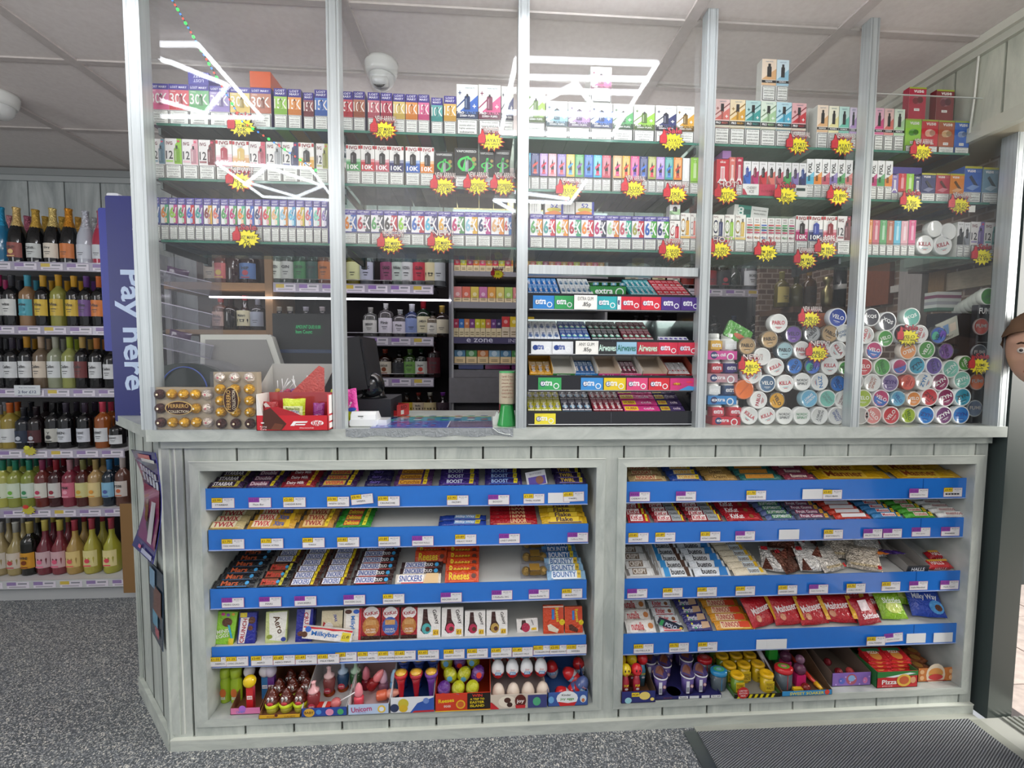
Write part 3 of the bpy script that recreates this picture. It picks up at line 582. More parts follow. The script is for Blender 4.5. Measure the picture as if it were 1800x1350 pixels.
carton(1417.5,1429,190,259,.10,.12,'#cfcfcb','plain white box turned sideways between rows, top shelf fourth bay')
# ---- middle shelf
q = seq([(95,183),(185,295),(298,403),(407,515)],240,.26667)
run(1,0,'ivg12',[(a,b_,y,c) for (a,b_),y,c in zip(q,(244,243.5,245,246),('grey blue','lime','pale pink','dark red'))],'vape box printed with a twelve')
run(1,0,'ivg10',[(378.5,407.3,246,'pale pink',{'dc': '#a83848'}),(408,437.3,247.5,'peach',{'dc': '#d8b86a'})],'red cornered vape box')
q = seq([(742,848),(853,955),(958,1064)],240,.26667)
run(1,0,'ivg12',[(a,b_,y,c) for (a,b_),y,c in zip(q,(249,249.5,250),('rose','silver','navy'))],'vape box printed with a twelve, right group')
run(1,0,'ivg10',[(524.5,551.5,251,'amber')],'red cornered vape box')
run(1,0,'ivg12',[(555.5,576,252.5,'olive')],'vape box beside the upright')
q = seq([(68,163),(165,256),(258,352),(354,448),(460,555),(557,648)],590,.26667)
run(1,1,'ivg10',[(a,b_,y,c) for (a,b_),y,c in zip(q,(254.5,255,256,257,258,259),('green','red','rose','navy','blue','orange'))],'red cornered vape box')
q = seq([(652,777),(783,940),(945,1048),(1050,1150)],590,.26667)
CN['bright green'] = '#35c454'
run(1,1,'vap',[(a,b_,y,'bright green') for (a,b_),y in zip(q[:2],(267,260.5))],'ringed large black vape kit box')
run(1,1,'vap',[(a,b_,y,'bright green') for (a,b_),y in zip(q[2:],(264.5,264))],'ringed small black vape kit box')
EL = [((75,86),'cyan','#3060b0'),((88,144),'navy','#e05a50'),((147,199),'lilac','#c8344c'),((203,257),'pale pink','#e05a60'),((262,319),'purple','#e0606a'),((321,377),'yellow','#58a8d8'),((380,437),'green','#8a68b0'),((441,498),'blue','#3a7ac0'),((501,556),'cyan','#e0486a'),((558,615),'rose','#b03848'),
      ((630,688),'peach','#d84a80'),((691,742),'amber','#e04a38'),((746,802),'pink','#7a5ac0'),((805,859),'navy','#4a78d8'),((861,913),'olive','#d83a50'),((916,970),'lilac','#7a6ac8'),((973,1027),'teal','#3a78c8'),((1030,1085),'orange','#b83a2a')]
run(1,2,'elux',[(910+a*.26667,910+b_*.26667,269+i*.47,c,{'c2': d}) for i,((a,b_),c,d) in enumerate(EL)],'slim vape box with arrow cap')
run(1,2,'fuma',[(1200.5,1212.5,278,'white'),(1214.5,1229,277,'lime')],'slim vape box next to the upright')
run(1,3,'ske',[(1260,1282,280,'red'),(1282.8,1293.5,276.5,'salmon'),(1294.5,1306.5,276.5,'crimson')],'vape box with white device')
q = seq([(262,305),(308,352),(355,402),(405,450),(453,498),(500,545),(548,590),(592,634)],1230,.2963)
run(1,3,'two',[(a,b_,y,c,{'dc': dc}) for (a,b_),y,c,dc in zip(q,(283.5,284,284.5,285,285.5,286,286.5,287),('blue','magenta','red','salmon','rose','green','purple','navy'),('#2a3f96','#7a2338','#222226','#222226','#222226','#222226','#3a2a4a','#26468a'))],'two tone vape box with slanted band')
q = seq([(637,681),(683,728),(730,775),(777,821),(823,866),(868,910)],1230,.2963)
run(1,3,'pixl',[(a,b_,y,c) for (a,b_),y,c in zip(q,(279.5,279.5,280,280.5,281,281.5),('cyan','orange','rose','purple','green','salmon'))],'white topped vape box with sideways lettering')
q = seq([(108,145),(147,190),(193,237)],1500,.2963)
run(1,4,'pixl',[(a,b_,y,c) for (a,b_),y,c in zip(q,(282.5,282.5,283),('magenta','green','orange'))],'white topped vape box with sideways lettering')
run(1,4,'ske',[(1567.5,1579.5,307.5,'purple'),(1607.5,1619.5,309,'navy')],'small dark vape box')
run(1,4,'fuma',[(1580,1593.5,305,'red'),(1594,1607,305.5,'lime')],'small white topped vape box')
run(1,4,'vgo',[(1620.5,1645.5,304.5,'navy'),(1646,1670.5,305,'crimson'),(1671,1696,305.5,'orange')],'square vape box with yellow strip')
run(1,4,'vgo',[(1696.5,1727,292.5,'blue'),(1729,1758,294.5,'grey blue')],'tall vape box beside the end upright')
carton(1305,1333.5,323.5,342.5,.050,.004,'#e9e9e6','white cherry ice carton front below the two tone boxes',[('p',[(0,0),(.3,0),(.12,.5),(0,.6)],'#b03048'),('t','CHERRY',.55,.65,.6,.26,'#444444'),('t','ICE',.55,.3,.3,.26,'#444444')],'carton')
carton(1334,1362,324,344,.050,.004,'#c23a56','red carton front below the two tone boxes',[('t','ELFBAR',.5,.4,.7,.2,'#8a1c34')],'carton')
carton(1397,1418,325.5,346,.050,.004,'#e4e4e0','white carton front with rounded dark label below the two tone boxes',[('r',.1,.5,.85,.75,'#1d3a36')],'carton')
carton(1270,1285,265,279,.07,.06,'#a87ab8','small purple box on the red vape box, middle shelf fourth bay')
carton(1569,1620,294,306.5,.07,.1,['#4a3f8c','#c8702f','#4a3f8c','#c8702f','#4a3f8c','#39316c'],'purple and orange carton behind the small dark boxes, fifth bay')
# ---- bottom shelf
pal = ['grey blue','orange','lime','green','blue','teal','dark red','salmon','green','magenta','orange','crimson','navy','red','peach','pale blue','cyan','orange','rose','mint','purple']
pal2 = ['#3b5ea8','#4fae7a','#c44f88','#c23a6a','#c8323c','#7a4fa0','#d9a83a','#3f4f8c','#b04f9a','#4a9a4f','#58b88a','#3a68c0','#c03a60','#8fb83a','#5fc0a0','#d8923a','#4a9ac8','#c8b83a','#3a7ac8','#c0507a','#39447a']
us = [105,155,212,270,325,382,440,498,553,608,662,718,775,828,885,940,997,1050,1108,1163,1217,1262]
run(2,0,'lm6',[(240+us[i]*.26667,240+(us[i+1]-3)*.26667,347+i*.3,pal[i],{'c2': pal2[i]}) for i in range(21)],'slim vape box printed with a six')
q = seq([(52,137),(139,228),(232,316),(318,406),(410,496),(498,584),(586,671),(675,761),(763,849),(852,935),(937,1022),(1025,1110),(1112,1160)],590,.26667)
run(2,1,'lm6w',[(a,b_,369+i*.42,c,{'c2': d}) for i,((a,b_),c,d) in enumerate(zip(q,('orange','crimson','green','black','lime','blue','cyan','amber','magenta','pale blue','navy','peach','red'),('#2f5fb0','#3a4450','#3a4450','#b8283a','#46466a','#b8283a','#3a3a6a','#3a3a6a','#3f8a4a','#d8a82a','#b83a8a','#e08a2a','#2a6ab0')))],'square vape box printed with six and K')
q = seq([(82,164),(167,249),(252,334),(337,418),(420,501),(504,585),(587,669),(671,751),(754,833),(836,917),(920,999)],910,.26667)
run(2,2,'lm6w',[(a,b_,376.5+i*.45,c,{'c2': d}) for i,((a,b_),c,d) in enumerate(zip(q,('green','teal','lime','crimson','orange','magenta','pale green','rose','olive','blue','navy'),('#d8923a','#c8283c','#e0902a','#2f9a6a','#c8283c','#2a2f4a','#e08a3a','#2fae8a','#c82a3c','#4aa83c','#4aa83c')))],'square vape box printed with six and K')
run(2,2,'ivg8',[(1177.5,1196,388,'red',{'t': '6'}),(1197,1214,374.5,'amber'),(1214.5,1224,375,'salmon')],'narrow vape box beside the upright')
ontop(1177.5,1196,360,387,'two','pale green','white and green vape box laid on the red one, bottom shelf third bay')
q = seq([(80,147),(150,209),(212,275)],1230,.2963)
run(2,3,'ivg8',[(a,b_,y,c) for (a,b_),y,c in zip(q,(377.5,377.5,377.5),('navy','lime','yellow'))],'vape box printed with an eight')
us = [277,321,363,405,447,487,527,568]
run(2,3,'mix',[(1230+us[i]*.2963,1230+(us[i+1]-2)*.2963,382.5+i*.3,c) for i,c in enumerate(('red','orange','blue','crimson','salmon','green','magenta'))],'narrow white vape box with coloured bars')
q = seq([(572,645),(650,733),(737,815)],1230,.2963)
run(2,3,'ivg10',[(a,b_,y,c,{'dc': dc}) for (a,b_),y,c,dc in zip(q,(379,379.5,380),('magenta','navy','rose'),('#222226','#2a3f9a','#8a2030'))],'red cornered vape box')
run(2,3,'ivg12',[(1473,1496,380,'dark red')],'vape box printed with a twelve')
q = seq([(95,116),(118,159),(161,201),(203,243),(245,285),(287,328),(332,374)],1500,.2963)
run(2,4,'fuma',[(a,b_,y,c) for (a,b_),y,c in zip(q,(386.5,387,387,388,388,388.5,387),('orange','rose','green','brown','cyan','pale pink','pink'))],'slim pale vape box')
run(2,4,'two',[(1684,1695,390,'black'),(1695.5,1706.5,391,'grey')],'dark narrow vape box')
run(2,4,'ivg12',[(1707.5,1731,390,'purple'),(1732,1756,391,'teal')],'vape box printed with a twelve')
# second-row items peeping over the bottom shelf boxes
for k,(x0,x1,c) in enumerate(((958,990,'#e0823a'),(1012,1044,'#e0823a'))):
    carton(x0,x1,353.5+k*1.5,377,.075,.05,'#efece6','white and orange carton with blue lettering on the six boxes, %s one' % ('left','right')[k],[('t','52',.5,.68,.6,.36,'#3a48b0',2),('e',.5,.35,.4,.12,'#c8b83a'),('p',[(0,0),(1,0),(1,.12),(.5,.3),(0,.12)],c),('r',.88,0,1,1,'#3a48a8')],group='cartons lying over the six boxes')
for k,(x0,x1) in enumerate(((931,951),(988,1010))):
    carton(x0,x1,354+k*1.5,376,.075,.05,'#e9e9e4','white carton with upright warning print on the six boxes, %s one' % ('left','right')[k],[('t','This product',.2,.5,.1,.7,'#444444',0,90),('t','contains nicotine',.4,.5,.1,.8,'#444444',0,90),('t','which is highly',.6,.5,.1,.75,'#444444',0,90)],group='cartons lying over the six boxes')
a = PY(1301,356,.08); b = MB().box(0,0,0,.125,.05,.043,'#e6e8e4').front(0,0,.125,.043,0,[('r',.12,0,.5,1,'#2f8a7a'),('t','8',.2,.5,.2,.7,'#e9f2ee',2),('r',.28,.3,.48,.7,'#1f5f5a'),('t','This product contains',.75,.7,.4,.14,'#444444'),('t','nicotine which is',.75,.45,.34,.14,'#444444')])
tag(b.build('vape_box',None,(a.x-.02,.085,PY(1301,383,.08).z+.006),(0,math.radians(5),0)),'teal and white vape box lying tilted over the narrow boxes, fourth bay','vape box')
# ================= star price tags =================
def star_poly(cx,cz,r,n,inner,squash=.72,ph=0):
    P = []
    for k in range(2*n):
        rr = r*(1 if k % 2 == 0 else inner)*(1+.07*math.sin(k*2.3)); a = math.pi*k/n+ph; P.append((cx+rr*math.cos(a),cz+rr*squash*math.sin(a)))
    return P
def startag(px,py,head,lines,where,size=1.0,Y=.040):
    c = PY(px,py,Y); s = .044*size
    t = tag(empty('price_tag',(c.x,Y,c.z)),where,'price tag','yellow starburst price tags')
    sale = head in ('sale',)
    b = MB(); b.prism(star_poly(0,-.25*s,s*1.04,14,.70),0,.001,'#2a1a10' if sale else '#a02020')
    b.art((0,-.0003,0),(1,0,0),(0,0,1),(0,-1,0),[('p',star_poly(0,-.25*s,s*.96,14,.69),'#ffe600' if sale else '#d23a20'),('p',star_poly(0,-.25*s,s*.88,14,.71),'#fff12a')] +
          [('t',l,0,(-.08-.27*i)*s-.1*s,s*1.25,s*.25,'#3a3410' if sale else '#14120a',1) for i,l in enumerate(lines)],1,1)
    b.build('starburst',t)
    b = MB(); arc = head if head != 'sale' else 'Sale'
    b.box(-.55*s,.0012,.35*s,.75*s,.0016,.55*s,'#c8344a')
    b.art((0,-.0016,0),(1,0,0),(0,0,1),(0,-1,0),[('t',arc,.15*s,.56*s,1.62*s,.48*s,'#221014',4),('t',arc,.15*s,.56*s,1.56*s,.42*s,'#d04050' if sale else '#f0dcd8',1)],1,1)
    b.build('heading',t)
    hx = -.72*s   # thumbs-up hand
    b = MB()
    H = [(-.28,-.5),(.22,-.52),(.3,-.3),(.28,.1),(.2,.2),(.12,.55),(-.02,.6),(-.08,.25),(-.3,.05)]
    b.prism([(hx+x*s*1.0,(z*1.0+.06)*s) for x,z in H],-.0022,.0,'#7a1018').art((0,-.0023,0),(1,0,0),(0,0,1),(0,-1,0),[('p',[(hx+x*s*.86,(z*.86+.055)*s) for x,z in H],'#d02434')] + [('r',hx-.1*s,(-.25+.13*k)*s,hx+.12*s,(-.235+.13*k)*s,'#7a1018') for k in range(3)],1,1)
    b.build('hand',t); return t
ST = [(425,217,'sale',['LOST MARY','30K','£9.99'],'sale tag hanging before the broad boxes, top shelf first bay'),(422,313,'NEW!!',['IVG PRO','12','£10.'],'new tag hanging before the twelve boxes, middle shelf first bay'),(434,413,'sale',['LOST MARY','2x','£10.'],'sale tag hanging below the slim six boxes, bottom shelf first bay'),
      (675,223,'NEW ARRIVAL',['LOST MARY','15K PUFF','£9.99'],'new arrival tag before the slim tall boxes, top shelf second bay'),(864,243,'PROMOTION',['HAYATI','pro ultra','£15.-'],'promotion tag below the large boxes, top shelf second bay'),(780,322,'NEW ARRIVAL',['VAPORESSO','XROS 5 MINI','£15.99'],'leftmost of three price tags before the black kit boxes'),(838,321,'NEW ARRIVAL',['VAPORESSO','VAGE PRO','£24.99'],'middle of three price tags before the black kit boxes'),(885,322,'NEW ARRIVAL',['VAPORESSO','MESH POD','£11.99'],'rightmost of three price tags before the black kit boxes'),
      (687,424,'PROMOTION',['LOST MARY','BM6000','3 for £20.'],'promotion tag hanging below the square six boxes'),(775,423,'NEW!',['LOST MARY','ST PODS','£6.99'],'new tag hanging below the square six boxes, second bay'),
      (1000,331,'NEW ARRIVAL',['ELUX','LIQUID','2 FOR £8.'],'left price tag under the slim arrow boxes, centre bay'),(1114,327,'NEW ARRIVAL',['ELUX','LIQUID','EACH £3.99'],'middle price tag under the slim arrow boxes, centre bay'),(1188,337,'NEW ARRIVAL',['SKE','CRYSTAL','£3.99'],'right price tag under the slim arrow boxes, centre bay'),(1182,243,'sale',['HAYATI','PRO ULTRA','£7.99'],'sale tag before the amber box, top shelf centre bay'),(1180,437,'NEW ARRIVAL',['IVG SAVER','£3/- BOX','OFFER 3 FOR','TO PAY'],'price tag low beside the fourth upright, bottom shelf centre bay'),
      (1403,250,'NEW ARRIVAL',['HAYATI','PRO MAX','£10.-'],'left price tag on the top shelf, fourth bay'),(1482,252,'NEW ARRIVAL',['HAYATI','6K PREFILL','£10.-'],'right price tag on the top shelf, fourth bay'),(1277,337,'HOT!',['CRYSTAL','PLUS','£5'],'hot tag under the red boxes, middle shelf fourth bay'),(1382,338,'sale',['3 for','Elfbar','£5.99'],'sale tag on the middle shelf, fourth bay'),(1474,340,'NEW ARRIVAL',['PIXL 8000','£10..'],'new arrival tag under the sideways lettered boxes, fourth bay'),(1266,434,'HOT!',['4in1 PRO','PODS','£10.'],'hot tag at left of the bottom shelf, fourth bay'),(1347,439,'sale',['2PM 2400','PUFF','£4.99'],'sale tag on the bottom shelf, fourth bay'),(1452,434,'ARRIVAL',['SIM PRO','NIC FREE','£8/-'],'upper of two overlapping tags, bottom shelf fourth bay'),(1416,453,'NEW ARRIVAL',['2IM PRO','NIC MG','POINT','£8'],'lower of two overlapping tags, bottom shelf fourth bay'),
      (1620,262,'NEW ARRIVAL',['VUSE ONE','PODS','£6.99/-'],'new arrival tag under the square boxes, top shelf fifth bay'),(1602,351,'sale',['3 for','VUSE','£10.-'],'sale tag on the middle shelf, fifth bay'),(1687,356,'NEW ARRIVAL',['VUSE GO','RELOAD','£5.99/-'],'new arrival tag on the middle shelf, fifth bay'),(1727,446,'sale',['IVG','£9.99'],'sale tag on the bottom shelf near the end upright')]
for s in ST: startag(*s)
carton(1703,1714,361,373,.04,.0015,'#f0efe8','tiny white blank card hanging under the middle shelf, fifth bay',cat='card')
# ================= things on the counter =================
CT = Z2
SLP = .62
def extra_logo(x0,z0,x1,z1,bg,tail=True,txt='extra',tc='#f4f6fb'):
    W,H = x1-x0,z1-z0
    e = [('r',x0,z0,x1,z1,bg)]
    e += [('e',x0+W*.2,(z0+z1)/2+H*.02,H*.0,H*.0,'#16285c')] if 0 else []
    e += [('e',x0+W*.2,z0+H*.5,W*.125,W*.125,'#1a2c66'),('t',txt,x0+W*.36,z0+H*.55,W*.5,H*.42,tc,2)]
    if tail: e += [('e',x0+W*.78,z0+H*.32,W*.13,W*.13,'#eef2f4'),('e',x0+W*.78,z0+H*.32,W*.09,W*.09,bg)]
    return e
# ---- four tier chewing gum stand
gx0,gx1 = PY(927,620,.0).x,PY(1221,620,.0).x
stand = tag(empty('gum_stand',(gx0,0,CT)),'black four tier chewing gum stand on the counter behind the central opening','display stand')
GW = gx1-gx0
TY = [(517,548),(597,626),(660,689),(723,751)]
tiers = []
for k,(ya,yb) in enumerate(TY):
    yf = -.012+.0*k; zt_,zb_ = PY(1075,ya,yf).z-CT,max(.003,PY(1075,yb,yf).z-CT)
    tiers.append((yf,zt_+CT))
    b = MB().box(0,yf,zb_,GW,yf+.012,zt_,'#1e1f24','gloss').box(.004,yf-.001,zb_+.004,GW-.004,yf,zb_+.0065,'#dfe2e4','gloss').box(GW*.495,yf-.0008,zb_+.008,GW*.497,yf,zt_-.004,'#55585e','gloss')
    els = []; Hh = zt_-zb_
    def L_(u0,u1,bg,txt='extra',tc='#f4f6fb',tail=True): 
        f = lambda u: (910+u*.2518-927)/294
        return extra_logo(f(u0),.12,f(u1),.86,bg,tail,txt,tc)
    f = lambda u: (910+u*.2518-927)/294
    if k == 0: els = L_(100,243,'#2c7fc9') + L_(245,375,'#2f9a55') + L_(530,670,'#2fa6ae') + L_(672,698,'#e8eef2','e','#1a2c66',False) + L_(698,832,'#c8283c') + L_(833,972,'#d02a3c') + L_(973,1108,'#4a3080') + L_(1110,1238,'#4a3080') + [('r',f(375),.1,f(530),.9,'#efefe9'),('t','EXTRA GUM',f(452),.70,.09,.2,'#2a2a2a',0),('t','.85p',f(460),.36,.05,.3,'#2a2a2a',1)]
    if k == 1: els = L_(90,232,'#e2e6ea','extra','#2a4a9a') + L_(233,375,'#e2e6ea','extra','#2a4a9a') + L_(965,1100,'#d0304a') + L_(1101,1240,'#d0304a') + [('r',f(390),.1,f(547),.9,'#efefe9'),('t','ANY GUM',f(465),.70,.09,.2,'#2a2a2a',0),('t','.85p',f(470),.36,.05,.3,'#2a2a2a',1),('r',f(548),.12,f(668),.86,'#26282b'),('t','Airwaves',f(608),.5,.10,.4,'#c8e8dc',2),('r',f(671),.12,f(810),.86,'#8fb8d0'),('t','Airwaves',f(740),.5,.11,.4,'#1f6a5a',2),('r',f(813),.12,f(964),.86,'#a82a3a'),('t','Airwaves',f(888),.5,.11,.4,'#bfe6cf',2)]
    if k == 2: els = L_(140,298,'#3aa05a') + L_(432,585,'#3f8fd2') + L_(590,743,'#e2c62a') + L_(747,896,'#d84a7a') + L_(900,1048,'#d0303c') + [('r',f(1050),.12,f(1236),.86,'#d03a7a'),('e',f(1098),.5,.022,.007,'#f0d82a'),('t','Hubba Bubba',f(1098),.5,.05,.34,'#a02030',2),('e',f(1185),.62,.02,.006,'#e83a5a'),('p',[(f(1110),.12),(f(1236),.12),(f(1236),.3),(f(1180),.4)],'#4a9ad8')]
    if k == 3: els = L_(118,262,'#e6d83a')
    b.front(0,zb_,GW,Hh,yf-.0012,els,mat='card')
    b.build('price_rail',stand)
    # sloping tray behind the rail
    sl = SLP
    b = MB().add([(0,yf+.014,zt_-.010),(GW,yf+.014,zt_-.010),(GW,yf+.154,zt_-.010+.14*sl),(0,yf+.154,zt_-.010+.14*sl),(0,yf+.014,zt_-.014),(GW,yf+.014,zt_-.014),(GW,yf+.154,zt_-.014+.14*sl),(0,yf+.154,zt_-.014+.14*sl)],[(0,1,2,3),(7,6,5,4),(0,4,5,1),(3,2,6,7),(1,5,6,2),(0,3,7,4)],'#2a2b30','gloss')
    b.build('tray',stand)
MB().box(-.003,-.016,0,-.0005,.16,tiers[0][1]-CT+.03,'#24262b','gloss').build('side_frame',stand)
MB().box(GW+.0005,-.016,0,GW+.005,.15,tiers[0][1]-CT+.0,'#24262b','gloss').build('side_frame',stand)
# packs lying in the tiers
def gpack(c1,c2,txt,w=.0205,l=.07,t=.010,tc='#f6f8fa'):
    b = MB().box(-w/2+.0005,0,0,w/2-.0005,l,t,c1,'wrap',cols=[c2,c1,c1,c1,c1,c1])
    b.art((-w/2,0,t),(1,0,0),(0,1,0),(0,0,1),[('e',.5,.36,.36,.36,c2),('r',.1,.62,.9,.9,lt(c1,.35)),('t',txt,.5,.42,.5,.5,tc,2,90),('r',.05,.02,.95,.10,lt(c1,.7))],w,l,mat='wrap')
    b.front(-w/2,0,w,t,0,[('t','e',.5,.5,.6,.8,tc,2)])
    return b.mesh('gum_pack')
PACKS = {}
def packs(tier,u0,u1,nx,rows,key,what,c1,c2,txt='extra',l=.066,lift=0,tc='#f6f8fa',dxs=0):
    if (c1,c2,txt,l,nx,u0) not in PACKS: PACKS[(c1,c2,txt,l,nx,u0)] = None
    yf,zt_ = tiers[tier]; xa = PY(910+u0*.2518,TY[tier][0],yf+.03).x; xb = PY(910+u1*.2518,TY[tier][0],yf+.03).x; w_ = (xb-xa)/nx
    me = gpack(c1,c2,txt,w_,l,.011,tc)
    sl = SLP; an = math.atan(sl)
    for r in range(rows):
        for i in range(nx):
            s = .016+r*(l*math.cos(an)*.93); Y = yf+s; Z = zt_-.0095+(s-.014)*sl+lift
            o = link(me,'gum_pack',None,(xa+w_*(i+.5),Y,Z),(an,0,0))
            tag(o,'%s, %s, %s row, %s tier' % (what,nth(i,nx),'front' if r == 0 else 'back',('top','second','third','lowest')[tier]),'chewing gum','chewing gum packs on the stand')
packs(0,68,290,6,2,'','bright blue gum pack','#2f78c8','#1a3f8a')
packs(0,300,520,6,2,'','white gum pack','#dfe4e6','#9ab4bc',tc='#3a6a9a')
packs(0,780,965,5,2,'','teal gum pack','#3a9aa8','#1a5f7a')
packs(0,970,1190,5,2,'','red gum pack','#c83a48','#efe9ea',tc='#b02030')
packs(1,66,292,5,2,'','silver white gum pack','#c9d2dc','#6f8aa8',tc='#2a4a8a')
packs(1,298,500,5,2,'','dark blue gum pack with green swirl','#2a4f9a','#6fd0b8','air')
packs(1,510,720,5,2,'','black gum pack with green swirl','#23262b','#58b898','air')
packs(1,730,935,5,2,'','dark red gum pack with green swirl','#6a2230','#58b898','air')
packs(1,975,1175,6,1,'','short purple gum pack','#dfe0ea','#5a4a9a',tc='#4a3a9a',l=.022)
packs(3,68,300,5,2,'','yellow green gum pack','#b8b42a','#6f7f8a')
packs(3,305,510,4,2,'','dark navy gum pack','#3a3a4a','#7aa8c8')
packs(3,520,725,5,2,'','dark crimson gum pack','#7a1f30','#b83a4a')
packs(2,85,232,3,1,'','orange yellow bubble gum pack','#d8a02a','#7a5a1a',l=.09)
packs(2,400,535,4,1,'','blue peppermint gum pack','#2a5f9a','#16305a',l=.09)
packs(2,705,830,4,1,'','maroon strawberry gum pack','#5f2438','#d84a7a',l=.09)
packs(2,1035,1190,4,1,'','silver topped cherry gum pack','#c8c6c6','#a82a34',l=.08)
# cardboard boxes on the third tier and the green box on top
def tray_box(u0,u1,tier,back,h,d,c,cin,label,txt=None,tc='#ffffff',lift=0):
    yf,zt_ = tiers[tier]; X0 = PY(910+u0*.2518,TY[tier][0],yf+.03).x; X1 = PY(910+u1*.2518,TY[tier][0],yf+.03).x; w = X1-X0; an = math.atan(SLP)
    b = MB(); T = .0012
    b.box(0,0,0,w,T,h*.55,c).box(0,0,0,T,d,h,cin).box(w-T,0,0,w,d,h,cin).box(0,d-T,0,w,d,h,cin).box(0,0,0,w,d,T,cin)
    if txt: b.front(0,0,w,h*.55,0,[('t',txt,.5,.5,.62,.6,tc,2),('r',.05,.08,.95,.14,lt(c,.3))])
    return tag(b.build('gum_box',None,(X0,yf+.0145,zt_-.0088+lift),(an,0,0)),label,'box','open gum boxes on the stand')
for a in ((76,238,2,0,.03,.12,'#d9a52c','#c79a3a','open yellow gum box, first on the third tier','extra'),(238,392,2,0,.03,.12,'#2f7a3a','#d8d5cc','open green gum box, second on the third tier','PROFESSIONAL'),(392,548,2,0,.03,.12,'#2f7fc4','#d8d5cc','open blue gum box, third on the third tier','extra'),(552,700,2,0,.03,.12,'#c83a8a','#c8b8a4','empty pink gum box, fourth on the third tier','Bubble'),(702,850,2,0,.03,.12,'#d84a80','#d8d5cc','open rose gum box, fifth on the third tier','extra'),(855,1020,2,0,.03,.12,'#c8305a','#c8b8a4','nearly empty crimson gum box, sixth on the third tier','cherry'),(1025,1215,2,0,.03,.12,'#a82a30','#9a4a3a','red gum box holding silver packs, right end of third tier','extra')): tray_box(*a)
yf,zt_ = tiers[0]; X0,X1 = PY(1040,515,0).x,PY(1103,515,0).x
b = MB(); w = X1-X0; b.box(0,0,0,w,.09,.030,'#2f8a3f'); b.front(0,0,w,.03,0,[('t','extra',.38,.45,.5,.55,'#f4f6fb',2),('e',.82,.35,.12,.12,'#e8eef0'),('e',.82,.35,.09,.09,'#2f8a3f')])
b.add([(0,.09,.03),(w,.09,.03),(w+.012,.10,.055),(-.012,.10,.055)],[(0,1,2,3),(3,2,1,0)],'#b8bcae')
tag(b.build('gum_box',None,(X0,yf+.03,zt_+.0),(math.radians(4),0,0)),'bright green gum box standing on the top tier','box')
me = gpack('#3aa04a','#7ab8d8','extra',.0195,.05,.009)
for r in range(2):
    for i in range(4): tag(link(me,'gum_pack',None,(X0+.008+w*(i+.38)/4,yf+.036+r*.036,zt_+.032+.0025*r+.002),(.12,0,0)),'green gum pack in the green box on top, %s, %s row' % (nth(i,4),('front','back')[r]),'chewing gum','chewing gum packs on the stand')
# bubble gum packs lying crosswise
for (u0,u1,c,c2,tx,wh,n_) in ((735,980,'#d83a8a','#f0d82a','HUBBA','pink and yellow bubble gum pack',4),(985,1150,'#4a3a6a','#d8c83a','BUBBA','purple and yellow bubble gum pack',4)):
    yf,zt_ = tiers[3]; xa,xb = PY(910+u0*.2518,721,.02).x,PY(910+u1*.2518,721,.02).x
    for r in range(n_):
        s = .016+r*.028; b = MB().box(0,0,0,xb-xa,.026,.010,c,'wrap'); b.art((0,0,.010),(1,0,0),(0,1,0),(0,0,1),[('r',.03,.1,.4,.9,c2),('t',tx,.22,.5,.3,.5,'#a8203a',2),('t','cola',.7,.5,.3,.5,'#f2e2f0',1)],xb-xa,.026)
        tag(b.build('gum_pack',None,(xa,yf+s,zt_-.0095+(s-.014)*SLP),(math.atan(SLP),0,0)),'%s, %s from the front, lowest tier' % (wh,ORD[r+1]),'chewing gum')
# ---- chewing gum tubs right of the stand
def tub(px,pyb,c,z,label,Y=.045,c2='#eceeea'):
    p = PY(px,pyb,Y); t = tag(empty('gum_tub',(p.x,Y,z)),label,'gum tub','plastic chewing gum tubs')
    MB().lathe([(.023,0),(.0245,.003),(.0245,.036),(.021,.042),(.019,.044)],c,'gloss',16,cols=[c,c,'#eef0ee','#eef0ee']).build('body',t)
    MB().lathe([(.020,.044),(.0205,.046),(.0205,.058),(.018,.060),(0,.060)],'#e9ebe8','gloss',16).build('lid',t)
    b = MB(); b.front(-.02,.006,.04,.028,-.0252,[('r',.0,.0,1,1,c),('t','extra',.5,.5,.8,.5,'#f4f6fb',2)]); b.build('label',t)
def slip(px0,px1,pyt,pyb,c,label,txt='extra',Y=.018):
    a,c_ = PY(px0,pyb,Y),PY(px1,pyt,Y); w,h = c_.x-a.x,c_.z-a.z; zz = max(a.z,CT+.0005)
    b = MB().box(0,0,0,w,.052,h,c); b.front(0,0,w,h,0,extra_logo(.02,.05,.98,.95,c,True,txt))
    tag(b.build('gum_tray',None,(a.x,Y,zz)),label,'carton','gum tub cartons'); return zz
for k,(px0,px1,ya,yb,c,nm) in enumerate(((1252,1302,734,748,'#c8283c','red'),(1244,1295,696,711,'#2f84c8','blue'),(1243,1297,657,672,'#b88a94','dusty pink'),(1244,1296,617,632,'#d0489a','bright pink'))):
    z = slip(px0,px1,ya,yb,c,'%s gum tub carton, %s in the stack beside the pouch cans' % (nm,('lowest','second from bottom','second from top','topmost')[k]),('extra','extra','extra','extra chill')[k])
for k,(a1,c1,n1,a2,c2,n2,yb) in enumerate(((1256,'#c83246','red',1286,'#c02a3c','dark red',748),(1250,'#dfe4e6','clear white',1277,'#1f3f6a','dark blue',711),(1254,'#b8283a','red',1279,'#3a2a7a','purple',672),(1253,'#d8a83a','yellow',1278,'#e4e8e8','clear white',632))):
    z = PY(1270,yb,.018).z+.0008+(.0) ; z = max(z,CT+.001)
    z2 = PY(1270,(734,696,657,617)[k],.018).z
    tub(a1-1,yb,c1,z2-.012 if 0 else z2+.0005,'%s gum tub, left one on the %s carton' % (n1,('lowest','second','third','topmost')[k]))
    tub(a2-1,yb,c2,z2+.0005,'%s gum tub, right one on the %s carton' % (n2,('lowest','second','third','topmost')[k]))
